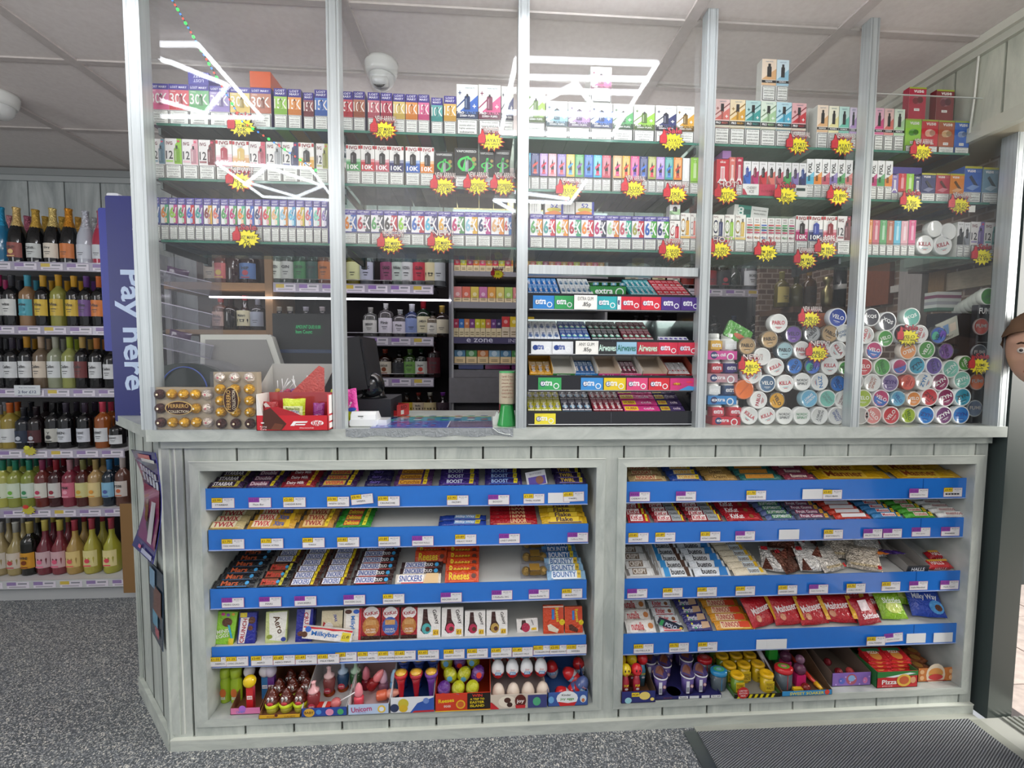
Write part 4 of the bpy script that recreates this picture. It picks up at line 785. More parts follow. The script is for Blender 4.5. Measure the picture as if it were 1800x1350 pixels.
# ---- nicotine pouch cans
CANC = {'white': ('#e6e8e6','#e6e8e6'),'purple': ('#6f4f9a','#3a3a40'),'silver': ('#a8acae','#4a4c50'),'gold': ('#b89a6f','#6a5a42'),'navy': ('#2f4aa8','#dfe3ea'),'ice': ('#9fc0c8','#4f5a60'),'blue': ('#2f6fc0','#26303a'),'aurora': ('#3f6ac0','#26303a'),'steel': ('#4a6a8a','#e3e6e6'),'orange': ('#e0702a','#d0602a'),'yellow': ('#d8a02a','#3a342a'),'sky': ('#6fb4d8','#8fb8c8'),'mint': ('#7fc8b8','#e0e6e2'),'green': ('#4f9f4a','#e2e6dc'),'dark': ('#4a4a52','#e2e4e6'),'teal': ('#6fb8aa','#cfdad4'),'pink': ('#c84a7a','#e6e2e6'),'red': ('#cf4a52','#eadedd'),'salmon': ('#e08a86','#f0e0dc'),'lime': ('#a8c23a','#d8dcc0'),'plum': ('#7a4a7a','#e8e6e8'),'magenta': ('#8a2a5a','#ece8ea'),'cobalt': ('#2f7fd0','#e6ecf0'),'cyan': ('#2f9ab8','#e2ecee'),'violet': ('#5f4a9a','#e6e6ee'),'lilac': ('#8a7aa8','#e6e4ea'),'coral': ('#e0685a','#b84a3a'),'peach': ('#ea9a5a','#ece0d4'),'clear': ('#b8b6b2','#e2e2de'),'fumi red': ('#a84a44','#7a6a68'),'fumi orange': ('#b8582a','#6a5a50'),'fumi blue': ('#46566f','#7a8288'),'fumi grey': ('#3f4650','#6f747a')}
CANW = {'sky': 'pale blue','aurora': 'blue-green','ice': 'icy blue','steel': 'steel blue','cobalt': 'bright blue','dark': 'charcoal','clear': 'clear','navy': 'navy blue','plum': 'plum'}
can_n = [0]
def can(px,py,r,ck,txt,tc,ang,Y=.014,bayname='',word=None,z=None,depth=.022,cat='pouch can'):
    fc,rc = CANC[ck]; p = PY(px,py,Y); e = PY(px+r,py,Y); R = e.x-p.x
    b = MB(); b.T = Matrix.Rotation(math.radians(90),4,'X')   # axis along -Y -> face towards the customer
    b.lathe([(R*.97,-depth),(R,-depth+.001),(R,-.002),(R*.985,-.0005),(R*.90,0),(R*.87,-.0006),(0,-.0006)],rc,'gloss',28,cols=[rc,rc,rc,lt(rc,.2),lt(rc,.1),fc])
    b.T = I4
    els = []
    A = math.radians(ang)
    def rot(els): return els
    b2 = [('t',txt,0,.08,1.35,.42 if ' ' not in txt else .3,tc,2,0)] if ' ' not in txt and txt else []
    if ' ' in txt:
        t1,t2 = txt.split(' '); b2 = [('t',t1,0,.18,1.3,.28,tc,1,0),('t',t2,0,-.2,1.2,.28,tc,1,0)]
    if ck == 'pink': b2 = [('p',[(-.85,0),(.85,0),(.6,-.6),(-.0,-.84),(-.6,-.6)],'#3f6fc0')] + b2
    if ck == 'aurora': b2 = [('e',-.2,.35,.5,.4,'#3faa8a'),('e',.3,-.4,.4,.4,'#6a4fb8')] + b2
    if txt in ('ZYN','VELO','KILLA','PABLO'): b2 += [('r',-.35,-.42,.35,-.36,tc if txt != 'KILLA' else '#7ab8c0'),('r',-.2,-.56,.2,-.48,lt(fc,.4) if fc != '#e6e8e6' else '#c87a7a')]
    if txt == '' and ck == 'orange': b2 = [('p',[(-.5,-.5),(-.42,-.55),(.5,.5),(.42,.55)],'#c85a1a')]
    ca,sa = math.cos(A),math.sin(A)
    b.art((0,0,0),(ca,0,sa),(-sa,0,ca),(0,-1,0),b2,R,R,e0=.0000,de=.0003)
    o = b.build('pouch_can',None,(p.x,Y,p.z)); can_n[0] += 1
    return o,R
ROWN = ['lowest row','second row up','third row up','fourth row up','fifth row up','sixth row up','top row','top row']
def cans(lst,ox,oy,sc,r,where,Y):
    rows = {}
    for it in lst: rows.setdefault(it[-1],[]).append(it)
    for ri,items in rows.items():
        items.sort(key=lambda q: q[0])
        for i,(u,v,ck,txt,tc,ang,rr,_) in enumerate([(q[0],q[1],q[2],q[3],q[4],q[5],q[6] if q[6] else r,q[7]) for q in items]):
            o,R = can(ox+u*sc,oy+v*sc,rr*sc,ck,txt,tc,ang,Y)
            w_ = CANW.get(ck,ck)
            tag(o,'%s round pouch can, %s in the %s, %s' % (w_,nth(i,len(items)),ROWN[ri],where),'pouch can','round nicotine pouch cans behind the screen')
K_,P_,V_,Nn,Z_ = 'KILLA','PABLO','VELO','NORDIC SPIRIT','ZYN'
L4 = [(347,1155,'white',K_,'#c03a48',-35,0,0),(470,1155,'white',K_,'#c03a48',20,0,0),(593,1155,'white',Nn,'#3a3f44',0,0,0),(715,1155,'white',Nn,'#3f8a5a',0,0,0),(838,1155,'white',Nn,'#4a4f54',255,0,0),(958,1155,'white',Nn,'#2f4f9a',300,0,0),
      (412,1045,'white',P_,'#a8283c',80,0,1),(540,1048,'yellow',V_,'#2a241a',-60,57,1),(765,1035,'sky',Nn,'#f2f6f8',220,0,1),(893,1035,'mint',Nn,'#6a8a86',-50,0,1),(1000,1040,'white',Nn,'#7a4a5a',60,0,1),
      (311,972,'orange','','#ffffff',0,66,2),(472,930,'steel',V_,'#eef0f0',0,0,2),(598,930,'white',K_,'#c03a48',5,0,2),(718,918,'white',Nn,'#3a3f44',0,0,2),(838,918,'white',Z_,'#2a7ab8',280,0,2),(966,930,'blue',V_,'#1a2f5a',-60,57,2),
      (366,862,'white',K_,'#c03a48',50,68,3),(530,815,'white',K_,'#c03a48',25,0,3),(663,808,'blue',V_,'#14284a',60,57,3),(788,808,'aurora',V_,'#1a2f5a',75,57,3),(910,808,'white',K_,'#c03a48',0,0,3),(1015,820,'green',V_,'#1a3f1a',0,45,3),
      (436,742,'white','','#333333',30,60,4),(594,700,'ice',P_,'#26262a',0,0,4),(715,697,'white',P_,'#a8283c',0,0,4),(850,692,'white',K_,'#c87a7a',0,0,4),(965,697,'white',K_,'#a8283c',-50,0,4),
      (332,668,'gold',P_,'#2a241a',0,0,5),(488,622,'gold',P_,'#2a241a',5,0,5),(655,587,'purple',V_,'#332a4a',0,60,5),(785,582,'silver',P_,'#26262a',45,60,5),(910,582,'gold',P_,'#2a241a',-25,60,5),(1006,578,'white',Nn,'#3a5f8a',20,0,5),
      (550,510,'white',P_,'#c0283c',0,64,6),(963,470,'navy',V_,'#f0f2f6',-15,64,6)]
cans(L4,1230,440,.2519,60,'fourth bay',.012)
L5 = [(132,1155,'clear','','#555555',0,60,0),(218,1153,'salmon',V_,'#f8f0ec',-45,0,0),(345,1153,'red',V_,'#f6eeec',50,0,0),(465,1153,'lime',V_,'#2f5a2a',-75,52,0),(588,1152,'cobalt',Z_,'#1a3f8a',-10,0,0),(713,1152,'plum',Z_,'#f2f2f4',30,0,0),(832,1150,'cobalt',Z_,'#1a3f9a',0,0,0),
      (150,1035,'lime',V_,'#f2f4e8',0,0,1),(272,1035,'pink',V_,'#f4f2f6',-25,0,1),(393,1035,'sky',V_,'#3a5a9a',-50,52,1),(503,1038,'peach',V_,'#fbf6ee',0,50,1),(612,1025,'red',Z_,'#5a1a24',-35,0,1),(727,1028,'magenta',Z_,'#f2f0f2',20,0,1),(843,1025,'cyan',Z_,'#12303a',20,0,1),
      (95,915,'clear','','#555555',0,58,2),(213,925,'white',Nn,'#a8583a',70,0,2),(338,925,'lilac',Z_,'#4a3a7a',0,0,2),(463,922,'coral',V_,'#a83a3a',70,52,2),(575,915,'white',Z_,'#2a7ab8',70,0,2),(688,920,'magenta',Z_,'#f2f0f2',35,0,2),(840,905,'mint',Z_,'#e8f4f0',20,0,2),
      (155,815,'red',V_,'#f6eeec',0,0,3),(282,815,'green',V_,'#2a6a2a',-70,0,3),(405,812,'pink',V_,'#a83a6a',20,52,3),(525,805,'cyan',Z_,'#1a3f5a',40,0,3),(645,808,'violet',Z_,'#2a1f5a',110,0,3),(762,828,'mint',Z_,'#e8f4f0',45,0,3),(862,788,'green',V_,'#f0f4ec',-60,50,3),
      (98,700,'clear','','#555555',0,55,4),(225,700,'pink',V_,'#f4f2f6',-10,0,4),(463,700,'peach',V_,'#fbf6ee',200,0,4),(593,695,'green',V_,'#f0f4ec',60,0,4),(728,705,'purple',V_,'#3a2a5a',-70,55,4),
      (165,592,'white',P_,'#c0283c',75,0,5),(305,615,'green',V_,'#f0f4ec',15,56,5),(420,580,'dark',V_,'#c03a48',0,62,5),(545,585,'white',P_,'#c0283c',70,0,5),(675,593,'aurora',V_,'#1a2f5a',70,58,5),
      (205,467,'dark','XQS','#eceef0',0,0,6),(318,497,'dark','XQS','#eceef0',-25,64,6),(487,467,'teal','XQS','#e6f2ee',20,62,6)]
L5b = [q for q in L5]
cans(L5b,1480,440,.2518,60,'fifth bay',.012)
# cans lying on the bottom glass shelf of the fifth bay
for k,(px,py,r,tx) in enumerate(((1626,430,15.5,'KILLA'),(1658,431,16,'KILLA'),(1644,402,13.5,''),(1668,407,14,''))):
    o,R = can(px,py,r,'white',tx,'#a8283c',(0,15,0,0)[k],.06); o.location.z = max(o.location.z,SH[2]+R) if k < 2 else o.location.z
    tag(o,('white red lettered can lying left on the bottom glass shelf','white red lettered can lying right on the bottom glass shelf','plain white can on top left, bottom glass shelf fifth bay','plain white can on top right, bottom glass shelf fifth bay')[k],'pouch can')
# diagonal stack of green cans at the right
for k in range(7):
    o,R = can(1738-k*7.5,521+k*4.2,14.5-k*.35,'green',V_ if k == 0 else '','#2a5f3a',40,.03+k*.02,depth=.018)
    tag(o,'green can, %s of the leaning row beside the end upright' % ('nearest' if k == 0 else ORD[k+1]+' from the front'),'pouch can','row of green cans')
# black showcard with four round samples
a,c = PY(1705,745,.03),PY(1745,536,.03)
b = MB().box(0,0,0,c.x-a.x,.02,c.z-CT,'#1d1f27','gloss'); w,h = c.x-a.x,c.z-CT
b.front(0,0,w,h,0,[('t','FUMI',.5,.95,.8,.05,'#e6e6e4',2),('r',.1,.685,.9,.69,'#8a8c90')])
fs = tag(b.build('showcard',None,(a.x,.03,CT)),'tall black showcard with white heading at the right end of the counter','display card')
for k,(px,py,ck) in enumerate(((1725.5,574,'fumi red'),(1722,620,'fumi grey'),(1718,671,'fumi orange'),(1714,718,'fumi blue'))):
    o,R = can(px,py,14,ck,'FUMI','#a8a6a4',0,.024,depth=.006)
    tag(o,'%s round sample disc, %s on the black showcard' % (ck.split()[1],('topmost','second','third','lowest')[k]),'sample disc','sample discs on the black showcard')
a = PY(1640,745,.10); b = MB().box(0,0,0,.16,.05,PY(1640,550,.10).z-CT,'#23252c','gloss'); tag(b.build('display_box',None,(a.x,.10,CT)),'dark display box behind the coloured cans, fifth bay','display box')
b = MB().box(0,0,0,.085,.004,.075,'#c9ccc0'); b.front(0,0,.085,.075,0,[('r',.3,.3,.55,.8,'#7fa8d8'),('r',.6,.35,.9,.75,'#e6d8c8'),('t','offer',.5,.15,.5,.16,'#555555')])
tag(b.build('card',None,(PY(1650,596,.05).x,.05,PY(1650,605,.05).z),(math.radians(12),math.radians(-24),0)),'pale green tilted card tucked above the cans, fifth bay','card')
# sachets and folded cards at the top of the fourth bay stack
b = MB().rbox(-.048,0,-.03,.048,.008,.03,.006,'#4f9a3a','wrap'); b.front(-.048,-.03,.096,.06,0,[('t','pixy',.45,.62,.45,.2,'#1f4a1a',2),('e',.6,.35,.26,.1,'#b85a38')])
tag(b.build('pouch',None,(PY(1298,588,.03).x,.03,PY(1298,586,.03).z),(math.radians(-10),math.radians(28),0)),'shiny green sachet tilted above the gum tubs','sachet')
b = MB().box(0,0,0,.05,.03,.05,'#9a5a3a'); tag(b.build('carton',None,(PY(1440,575,.05).x,.05,PY(1440,575,.05).z)),'brown cardboard box behind the navy blue can, fourth bay','carton')
tp = [(1424,556,'NEW ARRIVAL',['PABLO','GOLD','COUNTRY','£5.50'],'new arrival tag above the silver pouch can, fourth bay'),(1437,616,'NEW!',['PABLO','£6.50'],'new tag among the upper pouch cans, fourth bay'),(1319,640,'NEW!',['PABLO','£5.-'],'new tag at left of the pouch cans, fourth bay'),(1597,588,'sale',['VELO','VELO 6mg','£6.50'],'sale tag on the upper cans, fifth bay'),(1722,638,'sale',['FUMI','pods','£5.50'],'sale tag on the black showcard')]
for q in tp: startag(q[0],q[1],q[2],q[3],q[4],1.0,.004)
startag(875,479,'HOT',['£5'],'small yellow tag on the cigarette unit behind the counter',.62,.30)
# ---- chocolate gift boxes
def ferrero(px0,px1,pyt,tilt,name,label,cols,rows,cmap,oval):
    a = PY(px0,751,-.038); c = PY(px1,751,-.038); tz = PY(px0,pyt,-.038).z; w,h = c.x-a.x,tz-CT
    t = tag(empty('chocolate_box',(a.x,-.038,CT+.0005)),label,'chocolate box')
    MB().box(0,.004,0,w,.032,h,'#b8a888','gloss').build('tray',t)
    MB().box(-.001,-.012,0,w+.001,.0335,h+.001,'#ffffff','clearplastic').build('lid',t)
    for r in range(rows):
        for q in range(cols):
            k = cmap[r][q]
            if k == '.': continue
            cc = {'g': '#e0a818','w': '#efe2d0','b': '#4a2018'}[k]
            X,Z = w*(q+.5)/cols,h*(r+.5)/rows; R = min(w/cols,h/rows)*.46
            b = MB().ball((X,.0055-R*.35,Z),R,R*.8,R,cc,'foil',12,8); b.front(X-R*.3,Z-R*.3,R*.6,R*.6,.0055-R*1.17,[('e',.5,.5,.35,.35,'#f0e6c8' if k != 'w' else '#b86a74')],mat='card')
            b.build('chocolate',t)
    b = MB(); ow,oh = (w*.42,h*.30) if oval == 'h' else (w*.32,h*.42)
    P = [(w*.46+ow*.5*math.cos(i*.314),h*.52+oh*.5*math.sin(i*.314)) for i in range(20)]; P2 = [(w*.46+ow*.55*math.cos(i*.314),h*.52+oh*.55*math.sin(i*.314)) for i in range(20)]
    b.prism(P2,-.0145,-.0125,'#c8a868','gloss').prism(P,-.0155,-.0145,'#3a2018','gloss')
    if oval == 'h': b.art((0,-.0157,0),(1,0,0),(0,0,1),(0,-1,0),[('t','FERRERO',w*.46,h*.57,ow*.8,oh*.3,'#c8a05a',1),('t','COLLECTION',w*.46,h*.44,ow*.8,oh*.2,'#e8dcc0',0)],1,1)
    else: b.art((0,-.0157,0),(0,0,1),(-1,0,0),(0,-1,0),[('t','FERRERO',h*.52,-w*.41,oh*.8,ow*.3,'#c8a05a',1),('t','COLLECTION',h*.52,-w*.53,oh*.8,ow*.22,'#e8dcc0',0)],1,1)
    b.build('label',t)
ferrero(273,377,681,0,'','wide clear box of gold, brown and white wrapped chocolates',5,3,['bgggw','b..gw','bgggw'],'h')
ferrero(377,453,654,0,'','upright clear box of gold, brown and white wrapped chocolates',3,5,['bbb','ggg','ggg','ggg','www'],'v')
# ---- red open carton in front of the screen
a = PY(451,759,-.075); c = PY(577,759,-.075); w = c.x-a.x; zt3 = PY(451,693,-.075).z; h = zt3-CT-.001
t = tag(empty('sweet_carton',(a.x,-.075,CT+.001)),'red open display carton holding mixed sweet bags at the counter edge','carton')
hf = h*.42; d = .085; T = .0015
b = MB().box(0,0,0,w,T,hf,'#c4202c').box(0,0,0,T,d,h,'#d8d4ce').box(w-T,0,0,w,d,h,'#c83a40').box(0,d-T,0,w,d,h,'#b82a34').box(0,0,0,w,d,T,'#a8a49c')
b.prism([(0,hf),(.02,hf),(.004,h),(0,h)],0,T,'#e0dcd8'); b.prism([(w*.1,hf),(w*.62,hf),(w*.5,hf*1.25),(w*.3,hf*1.55),(w*.14,hf*1.55)],0,T,'#a81a26')
FL = [('p',[(.08,.1),(.35,.05),(.42,.45),(.2,1.5),(.1,1.3)],'#4a2418'),('p',[(.2,.1),(.33,.05),(.38,.4),(.26,.5)],'#6a3a26'),('p',[(.47,.32),(.52,.62),(.72,.62),(.70,.52),(.55,.5),(.53,.32)],'#f0eeee'),('p',[(.55,.44),(.69,.44),(.67,.36),(.54,.36)],'#f0eeee'),('e',.85,.5,.09,.04,'#f2eeee'),('t','KitKat',.85,.5,.13,.34,'#c4202c',2),('t','OFFICIAL CHOCOLATE BAR',.7,.18,.2,.09,'#f0dada',0),('t','Racing',.1,.26,.12,.12,'#f4e6e6',0),('t','Cars',.1,.12,.08,.12,'#f4e6e6',0),('e',.09,.52,.025,.01,'#e8e8ea')]
b.art((0,-.0002,0),(1,0,0),(0,0,1),(0,-1,0),FL,w,hf)
b.art((w,0,0),(0,1,0),(0,0,1),(1,0,0),[('r',.1,.45,.8,.97,'#ece8e6'),('r',.1,.25,.7,.4,'#ece8e6'),('r',.1,.05,.7,.2,'#ece8e6')],d,h)
b.build('tray',t)
def bag(name,w,h,t_,col,els,loc,rot,label,cat,group=None,mat='wrap',parent=None,crimp='#'):
    """pillow shaped foil bag, front towards -Y, standing on z=0"""
    b = MB(); n,m_ = 9,8; vs = []
    for side in (-1,1):
        for j in range(m_+1):
            for i in range(n+1):
                u,v = i/n,j/m_; th = (max(0,1-(2*u-1)**4)*max(0,1-(2*v-1)**6))**.7*t_/2
                wv = .0014*math.sin(17*u+5*v+hash(label) % 7)*(1-(2*u-1)**4)
                vs.append(((u-.5)*w*(1-.05*math.sin(v*math.pi)),side*(th+wv*.6)+.0002*side,v*h+.001*math.sin(9*u) if j in (0,m_) else v*h))
    N1 = (n+1)*(m_+1); fs = []
    for s_ in (0,1):
        for j in range(m_):
            for i in range(n):
                a_ = s_*N1+j*(n+1)+i; q = (a_,a_+1,a_+n+2,a_+n+1); fs.append(q if s_ == 0 else q[::-1])
    b.add(vs,fs,col,mat,True)
    if els: b.front(-w*.5,0,w,h,-t_/2-.0006,els,mat=mat)
    o = b.build(name,parent,loc,rot)
    if not parent: tag(o,label,cat,group)
    return o
X = lambda px,Y=-.05: PY(px,740,Y).x
bag('sweet_bag',.07,.083,.018,'#c8d82a',[('r',.08,.2,.92,.72,'#dfe8a8'),('e',.5,.4,.3,.22,'#e8eef0'),('e',.5,.3,.22,.1,'#e8b83a'),('t','Butterkist',.5,.62,.6,.12,'#5a7a2a',1),('t','CRUNCHY',.5,.5,.6,.1,'#3a5a8a',1)],(X(518,-.04),-.045,CT+.014),(math.radians(-4),0,0),'yellow green sweet bag standing in the red carton','sweet bag')
bag('sweet_bag',.036,.072,.012,'#8a2a7a',[('e',.4,.35,.3,.2,'#23306a'),('t','J',.4,.38,.3,.2,'#e8e8f0',2)],(X(558,-.04),-.032,CT+.01),(math.radians(-6),0,0),'purple sweet bag at the right of the red carton','sweet bag')
bag('sweet_bag',.05,.074,.012,'#a8282c',[('r',.45,.3,.85,.62,'#e6e8e4'),('p',[(.4,.6),(.8,.62),(.3,.98),(.15,.9)],'#e2dedb')],(X(476,-.03),-.03,CT+.012),(0,0,0),'dark red bag with white torn label in the red carton','sweet bag')
bag('sweet_bag',.05,.12,.02,'#d83a9a',[('r',.1,.1,.9,.4,'#c8d82a'),('t','Nerds',.5,.55,.9,.2,'#e8eaf4',2,60),('e',.6,.42,.3,.14,'#3a5ac0')],(X(619,.05),.06,CT+.001),(0,math.radians(-6),0),'pink and yellow sweet bag standing behind the second upright','sweet bag')
bag('sweet_bag',.05,.05,.012,'#b8c82a',[('t','IT',.3,.4,.2,.3,'#222222',2)],(X(583,.03),.05,CT+.065),(0,math.radians(20),0),'lime green packet behind the second upright','sweet bag')
# lollipop carton behind the screen
a,c = PY(452,690,.06),PY(572,690,.06); w = c.x-a.x
t = tag(empty('lollipop_carton',(a.x,.055,CT)),'grey lined red carton full of lollipops behind the left screen','carton')
b = MB(); zb = PY(500,690,.06).z-CT; zp = PY(530,640,.1).z-CT
b.box(0,0,0,w,.002,zb,'#c43a34').box(0,.12,0,w,.122,zp,'#b9b8b4').box(0,0,0,w,.12,.002,'#bdbab4')
b.prism([(0,0),(w,0),(w,zp),(w-.04,zb+.012),(.0,zb)],.0021,.003,'#c8463c') if 0 else None
b.add([(0,0,0),(0,.12,0),(0,.12,zp),(0,0,zb)],[(0,1,2,3)],'#c9c7c2').add([(w,0,0),(w,.12,0),(w,.12,zp),(w,0,zb+.02)],[(3,2,1,0),(0,1,2,3)],'#d0504a')
b.add([(w*.5,-.0012,zb),(w,-.0012,zb-.03),(w,-.001,zp-.012),(w*.92,-.001,zp-.004)],[(0,1,2,3)],'#cc4a42','wrap')
b.build('box',t)
rnd = random.Random(3); LC = ['#d83a6a','#e88a2a','#8a3a9a','#c82a2a','#3a6ac0','#d8b03a']
for k in range(22):
    x,y = rnd.uniform(.02,w-.03),rnd.uniform(.02,.09); z = zb-.012+y*.15
    dx,dz = rnd.uniform(-.5,.5),rnd.uniform(.6,1); L_ = .055
    q = tag(empty('lollipop',(a.x+x,.055+y,CT+z)),'wrapped lollipop with white stick in the carton, %s of them' % nth(k),'lollipop','lollipops in the red carton')
    q['label'] = 'small wrapped lollipop with a white stick standing up in the red carton'
    MB().ball((0,0,0),.0095,.0095,.0095,LC[k % 6],'wrap',10,6).build('sweet',q)
    MB().tube([(0,0,.005),(dx*L_,.01,dz*L_)],.0016,'#f0f0f2','gloss',6).build('stick',q)
# ---- card terminal
a,c = PY(614,752,.0),PY(662,752,.0); w = c.x-a.x
t = tag(empty('card_terminal',(a.x,.0,CT+.002)),'white card payment terminal standing on the covered counter top','card terminal')
MB().rbox(0,0,0,w,.055,.022,.006,'#e6e9ea','gloss').build('base',t)
b = MB(); P = [(0,.024),(0,.030),(.05,.050),(.075,.030),(.075,.018),(.05,.012)]
vs = [(.004,y,z) for y,z in [(.0,.022),(.004,.038),(.018,.047),(.05,.045),(.085,.018),(.085,.004)]] + [(w-.004,y,z) for y,z in [(.0,.022),(.004,.038),(.018,.047),(.05,.045),(.085,.018),(.085,.004)]]
n_ = 6; b.add(vs,[tuple(range(n_))[::-1],tuple(range(n_,2*n_))] + [(i,(i+1) % n_,(i+1) % n_+n_,i+n_) for i in range(n_)],'#eceff0','gloss')
b.front(.004,.024,w-.008,.014,-.0002+.0,[('r',.3,.55,.52,.75,'#333333'),('t','S/U',.45,.25,.16,.2,'#777777')])
b.build('body',t)
MB().box(w-.004,.02,.0,w+.028,.09,.018,'#e2e5e6','gloss').build('keypad',t)
# ---- laminated promotional mats on the counter
b = MB(); q = [PZ(655,750,CT+.0015),PZ(862,750,CT+.0015),PZ(862,726,CT+.0015),PZ(690,726,CT+.0015)]
Yb = q[2].y
def flat(name,pts,col,z,els,label,cat,mat='gloss'):
    b = MB(); x0,x1,y0,y1 = pts
    b.box(0,0,0,x1-x0,y1-y0,.0012,col,mat); b.art((0,0,.0012),(1,0,0),(0,1,0),(0,0,1),els,x1-x0,y1-y0,mat=mat)
    return tag(b.build(name,None,(x0,y0,z)),label,cat)
x0,x1 = PZ(655,750,CT).x,PZ(866,750,CT).x
flat('scratchcard_mat',(x0,x1,-.028,.115),'#5a5fa0',CT+.001,[('r',0,0,.62,1,'#5568b4'),('r',.62,0,.63,1,'#d8dce0'),('r',.63,0,1,1,'#6f6480')] + [('e',.08+.07*(k % 7),.2+.25*(k // 7),.022,.022,('#8a5ab0','#5a9ac8','#a86aa0','#6a8ad8')[k % 4]) for k in range(21)] + [('t','OFFERS',.8,.7,.2,.1,'#c8c2cc',1,180)],'purple and blue laminated mat lying on the counter top','counter mat')
flat('lottery_mat',(PZ(680,722,CT).x,PZ(862,722,CT).x,.12,.24),'#4aa0b8',CT+.001,[('r',0,.9,1,1,'#c8c84a')] + [('e',.06+.11*(k % 9),.2+.28*(k // 9),.035,.025,('#c86a7a','#d8d8e0','#3a6ab8','#6ac0a8')[(k*7) % 4]) for k in range(27)],'turquoise lottery mat with coloured dots behind the purple mat','counter mat')
# grey tape along the worktop edge at the serving place
xa,xb = PY(608,765,YF).x,PY(902,765,YF).x
b = MB(); n_ = 30
for i in range(n_):
    u0,u1 = xa+(xb-xa)*i/n_,xa+(xb-xa)*(i+1)/n_; d0,d1 = .0008+.0012*abs(math.sin(i*1.7)),.0008+.0012*abs(math.sin((i+1)*1.7)); z0 = Z2-.024-.003*math.sin(i*.9)
    b.add([(u0,YF-d0,z0),(u1,YF-d1,z0),(u1,YF-d1,Z2+.001),(u0,YF-d0,Z2+.001),(u1,-.03,Z2+.001),(u0,-.03,Z2+.001)],[(0,1,2,3),(3,2,4,5)],'#8d9396','wrap')
tag(b.build('duct_tape'),'creased grey tape wrapped over the worktop edge at the serving gap','tape')
tag(MB().tube([PY(866,752,YF-.004),PY(876,760,YF-.004),PY(888,763,YF-.004),PY(897,764,YF-.004)],.0012,'#dfe6e2','gloss').build('cable'),'short white lead drooping over the taped worktop edge','cable')
# ---- collection pot with paper sleeve
a = PY(891,749,.02)
t = tag(empty('collection_pot',(a.x,.02,CT)),'green collection pot with printed paper tube beside the central upright','collection box')
MB().lathe([(.033,0),(.033,.004),(.021,.068),(.020,.075)],'#2f9a4a','gloss',20).build('base',t)
b = MB().lathe([(.026,.075),(.027,.077),(.027,.178),(.0275,.182),(.024,.184),(0,.184)],'#cfc3a8','card',24,cols=['#cfc3a8','#cfc3a8','#4fae6a','#4fae6a','#3f9a5a'])
b.front(-.024,.08,.048,.095,-.0275,[('t',l,.5,.92-.12*i,.8,.07,'#8a3a34',0) for i,l in enumerate(('Sarah Cross','Harmony Trust','please give','generously','thank you','every penny','helps us all'))]); b.build('sleeve',t)
b = MB(); P = [(0,0),(.036,0),(.036,.04),(.030,.034),(.026,.046),(.02,.038),(.014,.048),(.008,.030),(.0,.028)]
b.prism(P,0,.03,'#e3e6e2','gloss').box(.022,.006,.03,.03,.012,.07,'#8a2a34','gloss'); tag(b.build('card_holder',None,(PY(866,742,.03).x,.035,CT)),'jagged white plastic holder with a dark red stick beside the green pot','holder')
# ---- small red box of energy sweets
b = MB(); w,d,h = .075,.085,.045; T = .001
b.box(0,0,0,w,T,h*.55,'#b82a2c').box(0,0,0,T,d,h*.6,'#a82426').box(w-T,0,0,w,d,h,'#c8383a').box(0,d-T,0,w,d,h,'#b02c2e').box(0,0,0,w,d,T,'#a02426')
b.art((w,0,0),(0,1,0),(0,0,1),(1,0,0),[('r',.3,.15,.55,.5,'#e8e6e2'),('t','RED',.55,.75,.5,.3,'#5a1a1a',2)],d,h)
a = PZ(668,733,CT)
rb = tag(b.build('sweet_box',None,(a.x,a.y,CT+.003),(0,0,math.radians(-22))),'small open red box of tubes beside the card terminal','box')
for k in range(4):
    m_ = MB().lathe([(.011,0),(.011,.035),(.012,.036),(.012,.046),(0,.047)],'#3a1a1a','gloss',12,cols=['#2a1416','#d84a34','#e05a3a','#e05a3a']).build('sweet_tube',None,(a.x+.014+(k % 2)*.026,a.y+.02+(k//2)*.028,CT+.005)); tag(m_,'red capped sweet tube in the small red box, %s %s' % (('front','back')[k//2],('left','right')[k % 2]),'sweet tube','red capped tubes')
# ---- tills
t = tag(empty('till',(PY(650,700,.17).x,.17,CT)),'black till drawer and touch screen seen from the side, serving gap','till')
MB().box(-.09,0,0,.075,.22,.075,'#23242a','rubber').build('base',t)
MB().ball((.0,.05,.12),.042,.06,.05,'#1c1d20','gloss',16,10).lathe([(.05,.075),(.042,.085),(.03,.13)],'#1c1d20','gloss',16,cx=0,cy=.06).build('stand',t)
b = MB(); b.T = Matrix.Translation((-.028,-.0,.11)) @ Matrix.Rotation(math.radians(-8),4,'Y'); b.box(-.03,-.03,0,.028,.2,.19,'#1a1b1f','rubber').box(-.034,-.034,.008,-.03,.205,.182,'#101114','gloss'); b.box(.028,-.02,.01,.034,.19,.18,'#26272c','rubber'); b.build('screen',t)
a,c = PY(480,612,.30),PY(583,552,.30)
t = tag(empty('customer_display',((a.x+c.x)/2,.30,CT)),'black till display with green writing behind the lollipop carton','display'); w = c.x-a.x; z0 = a.z-CT; z1 = c.z-CT
b = MB().box(-w/2,0,z0,w/2,.03,z1,'#17191c','rubber'); b.build('housing',t)
MB().box(-w/2-.02,.0,0,w/2+.05,.14,z0-.0,'#121316','rubber').box(-w/2-.0,-.002,z0-.018,w/2,0,z0-.004,'#2a3a5a','gloss').build('printer',t)
b = MB(); b.art((-w/2,-.0005,z0),(1,0,0),(0,0,1),(0,-1,0),[('r',.35,.38,.85,.72,'#0e2418')],w,z1-z0)
b.art((-w/2,-.001,z0),(1,0,0),(0,0,1),(0,-1,0),[('t','AMOUNT DUE:10.00',.6,.62,.42,.10,'#fff',0),('t','Item Count:',.53,.48,.28,.10,'#fff',0)],w,z1-z0,mat='screen'); b.build('screen',t)
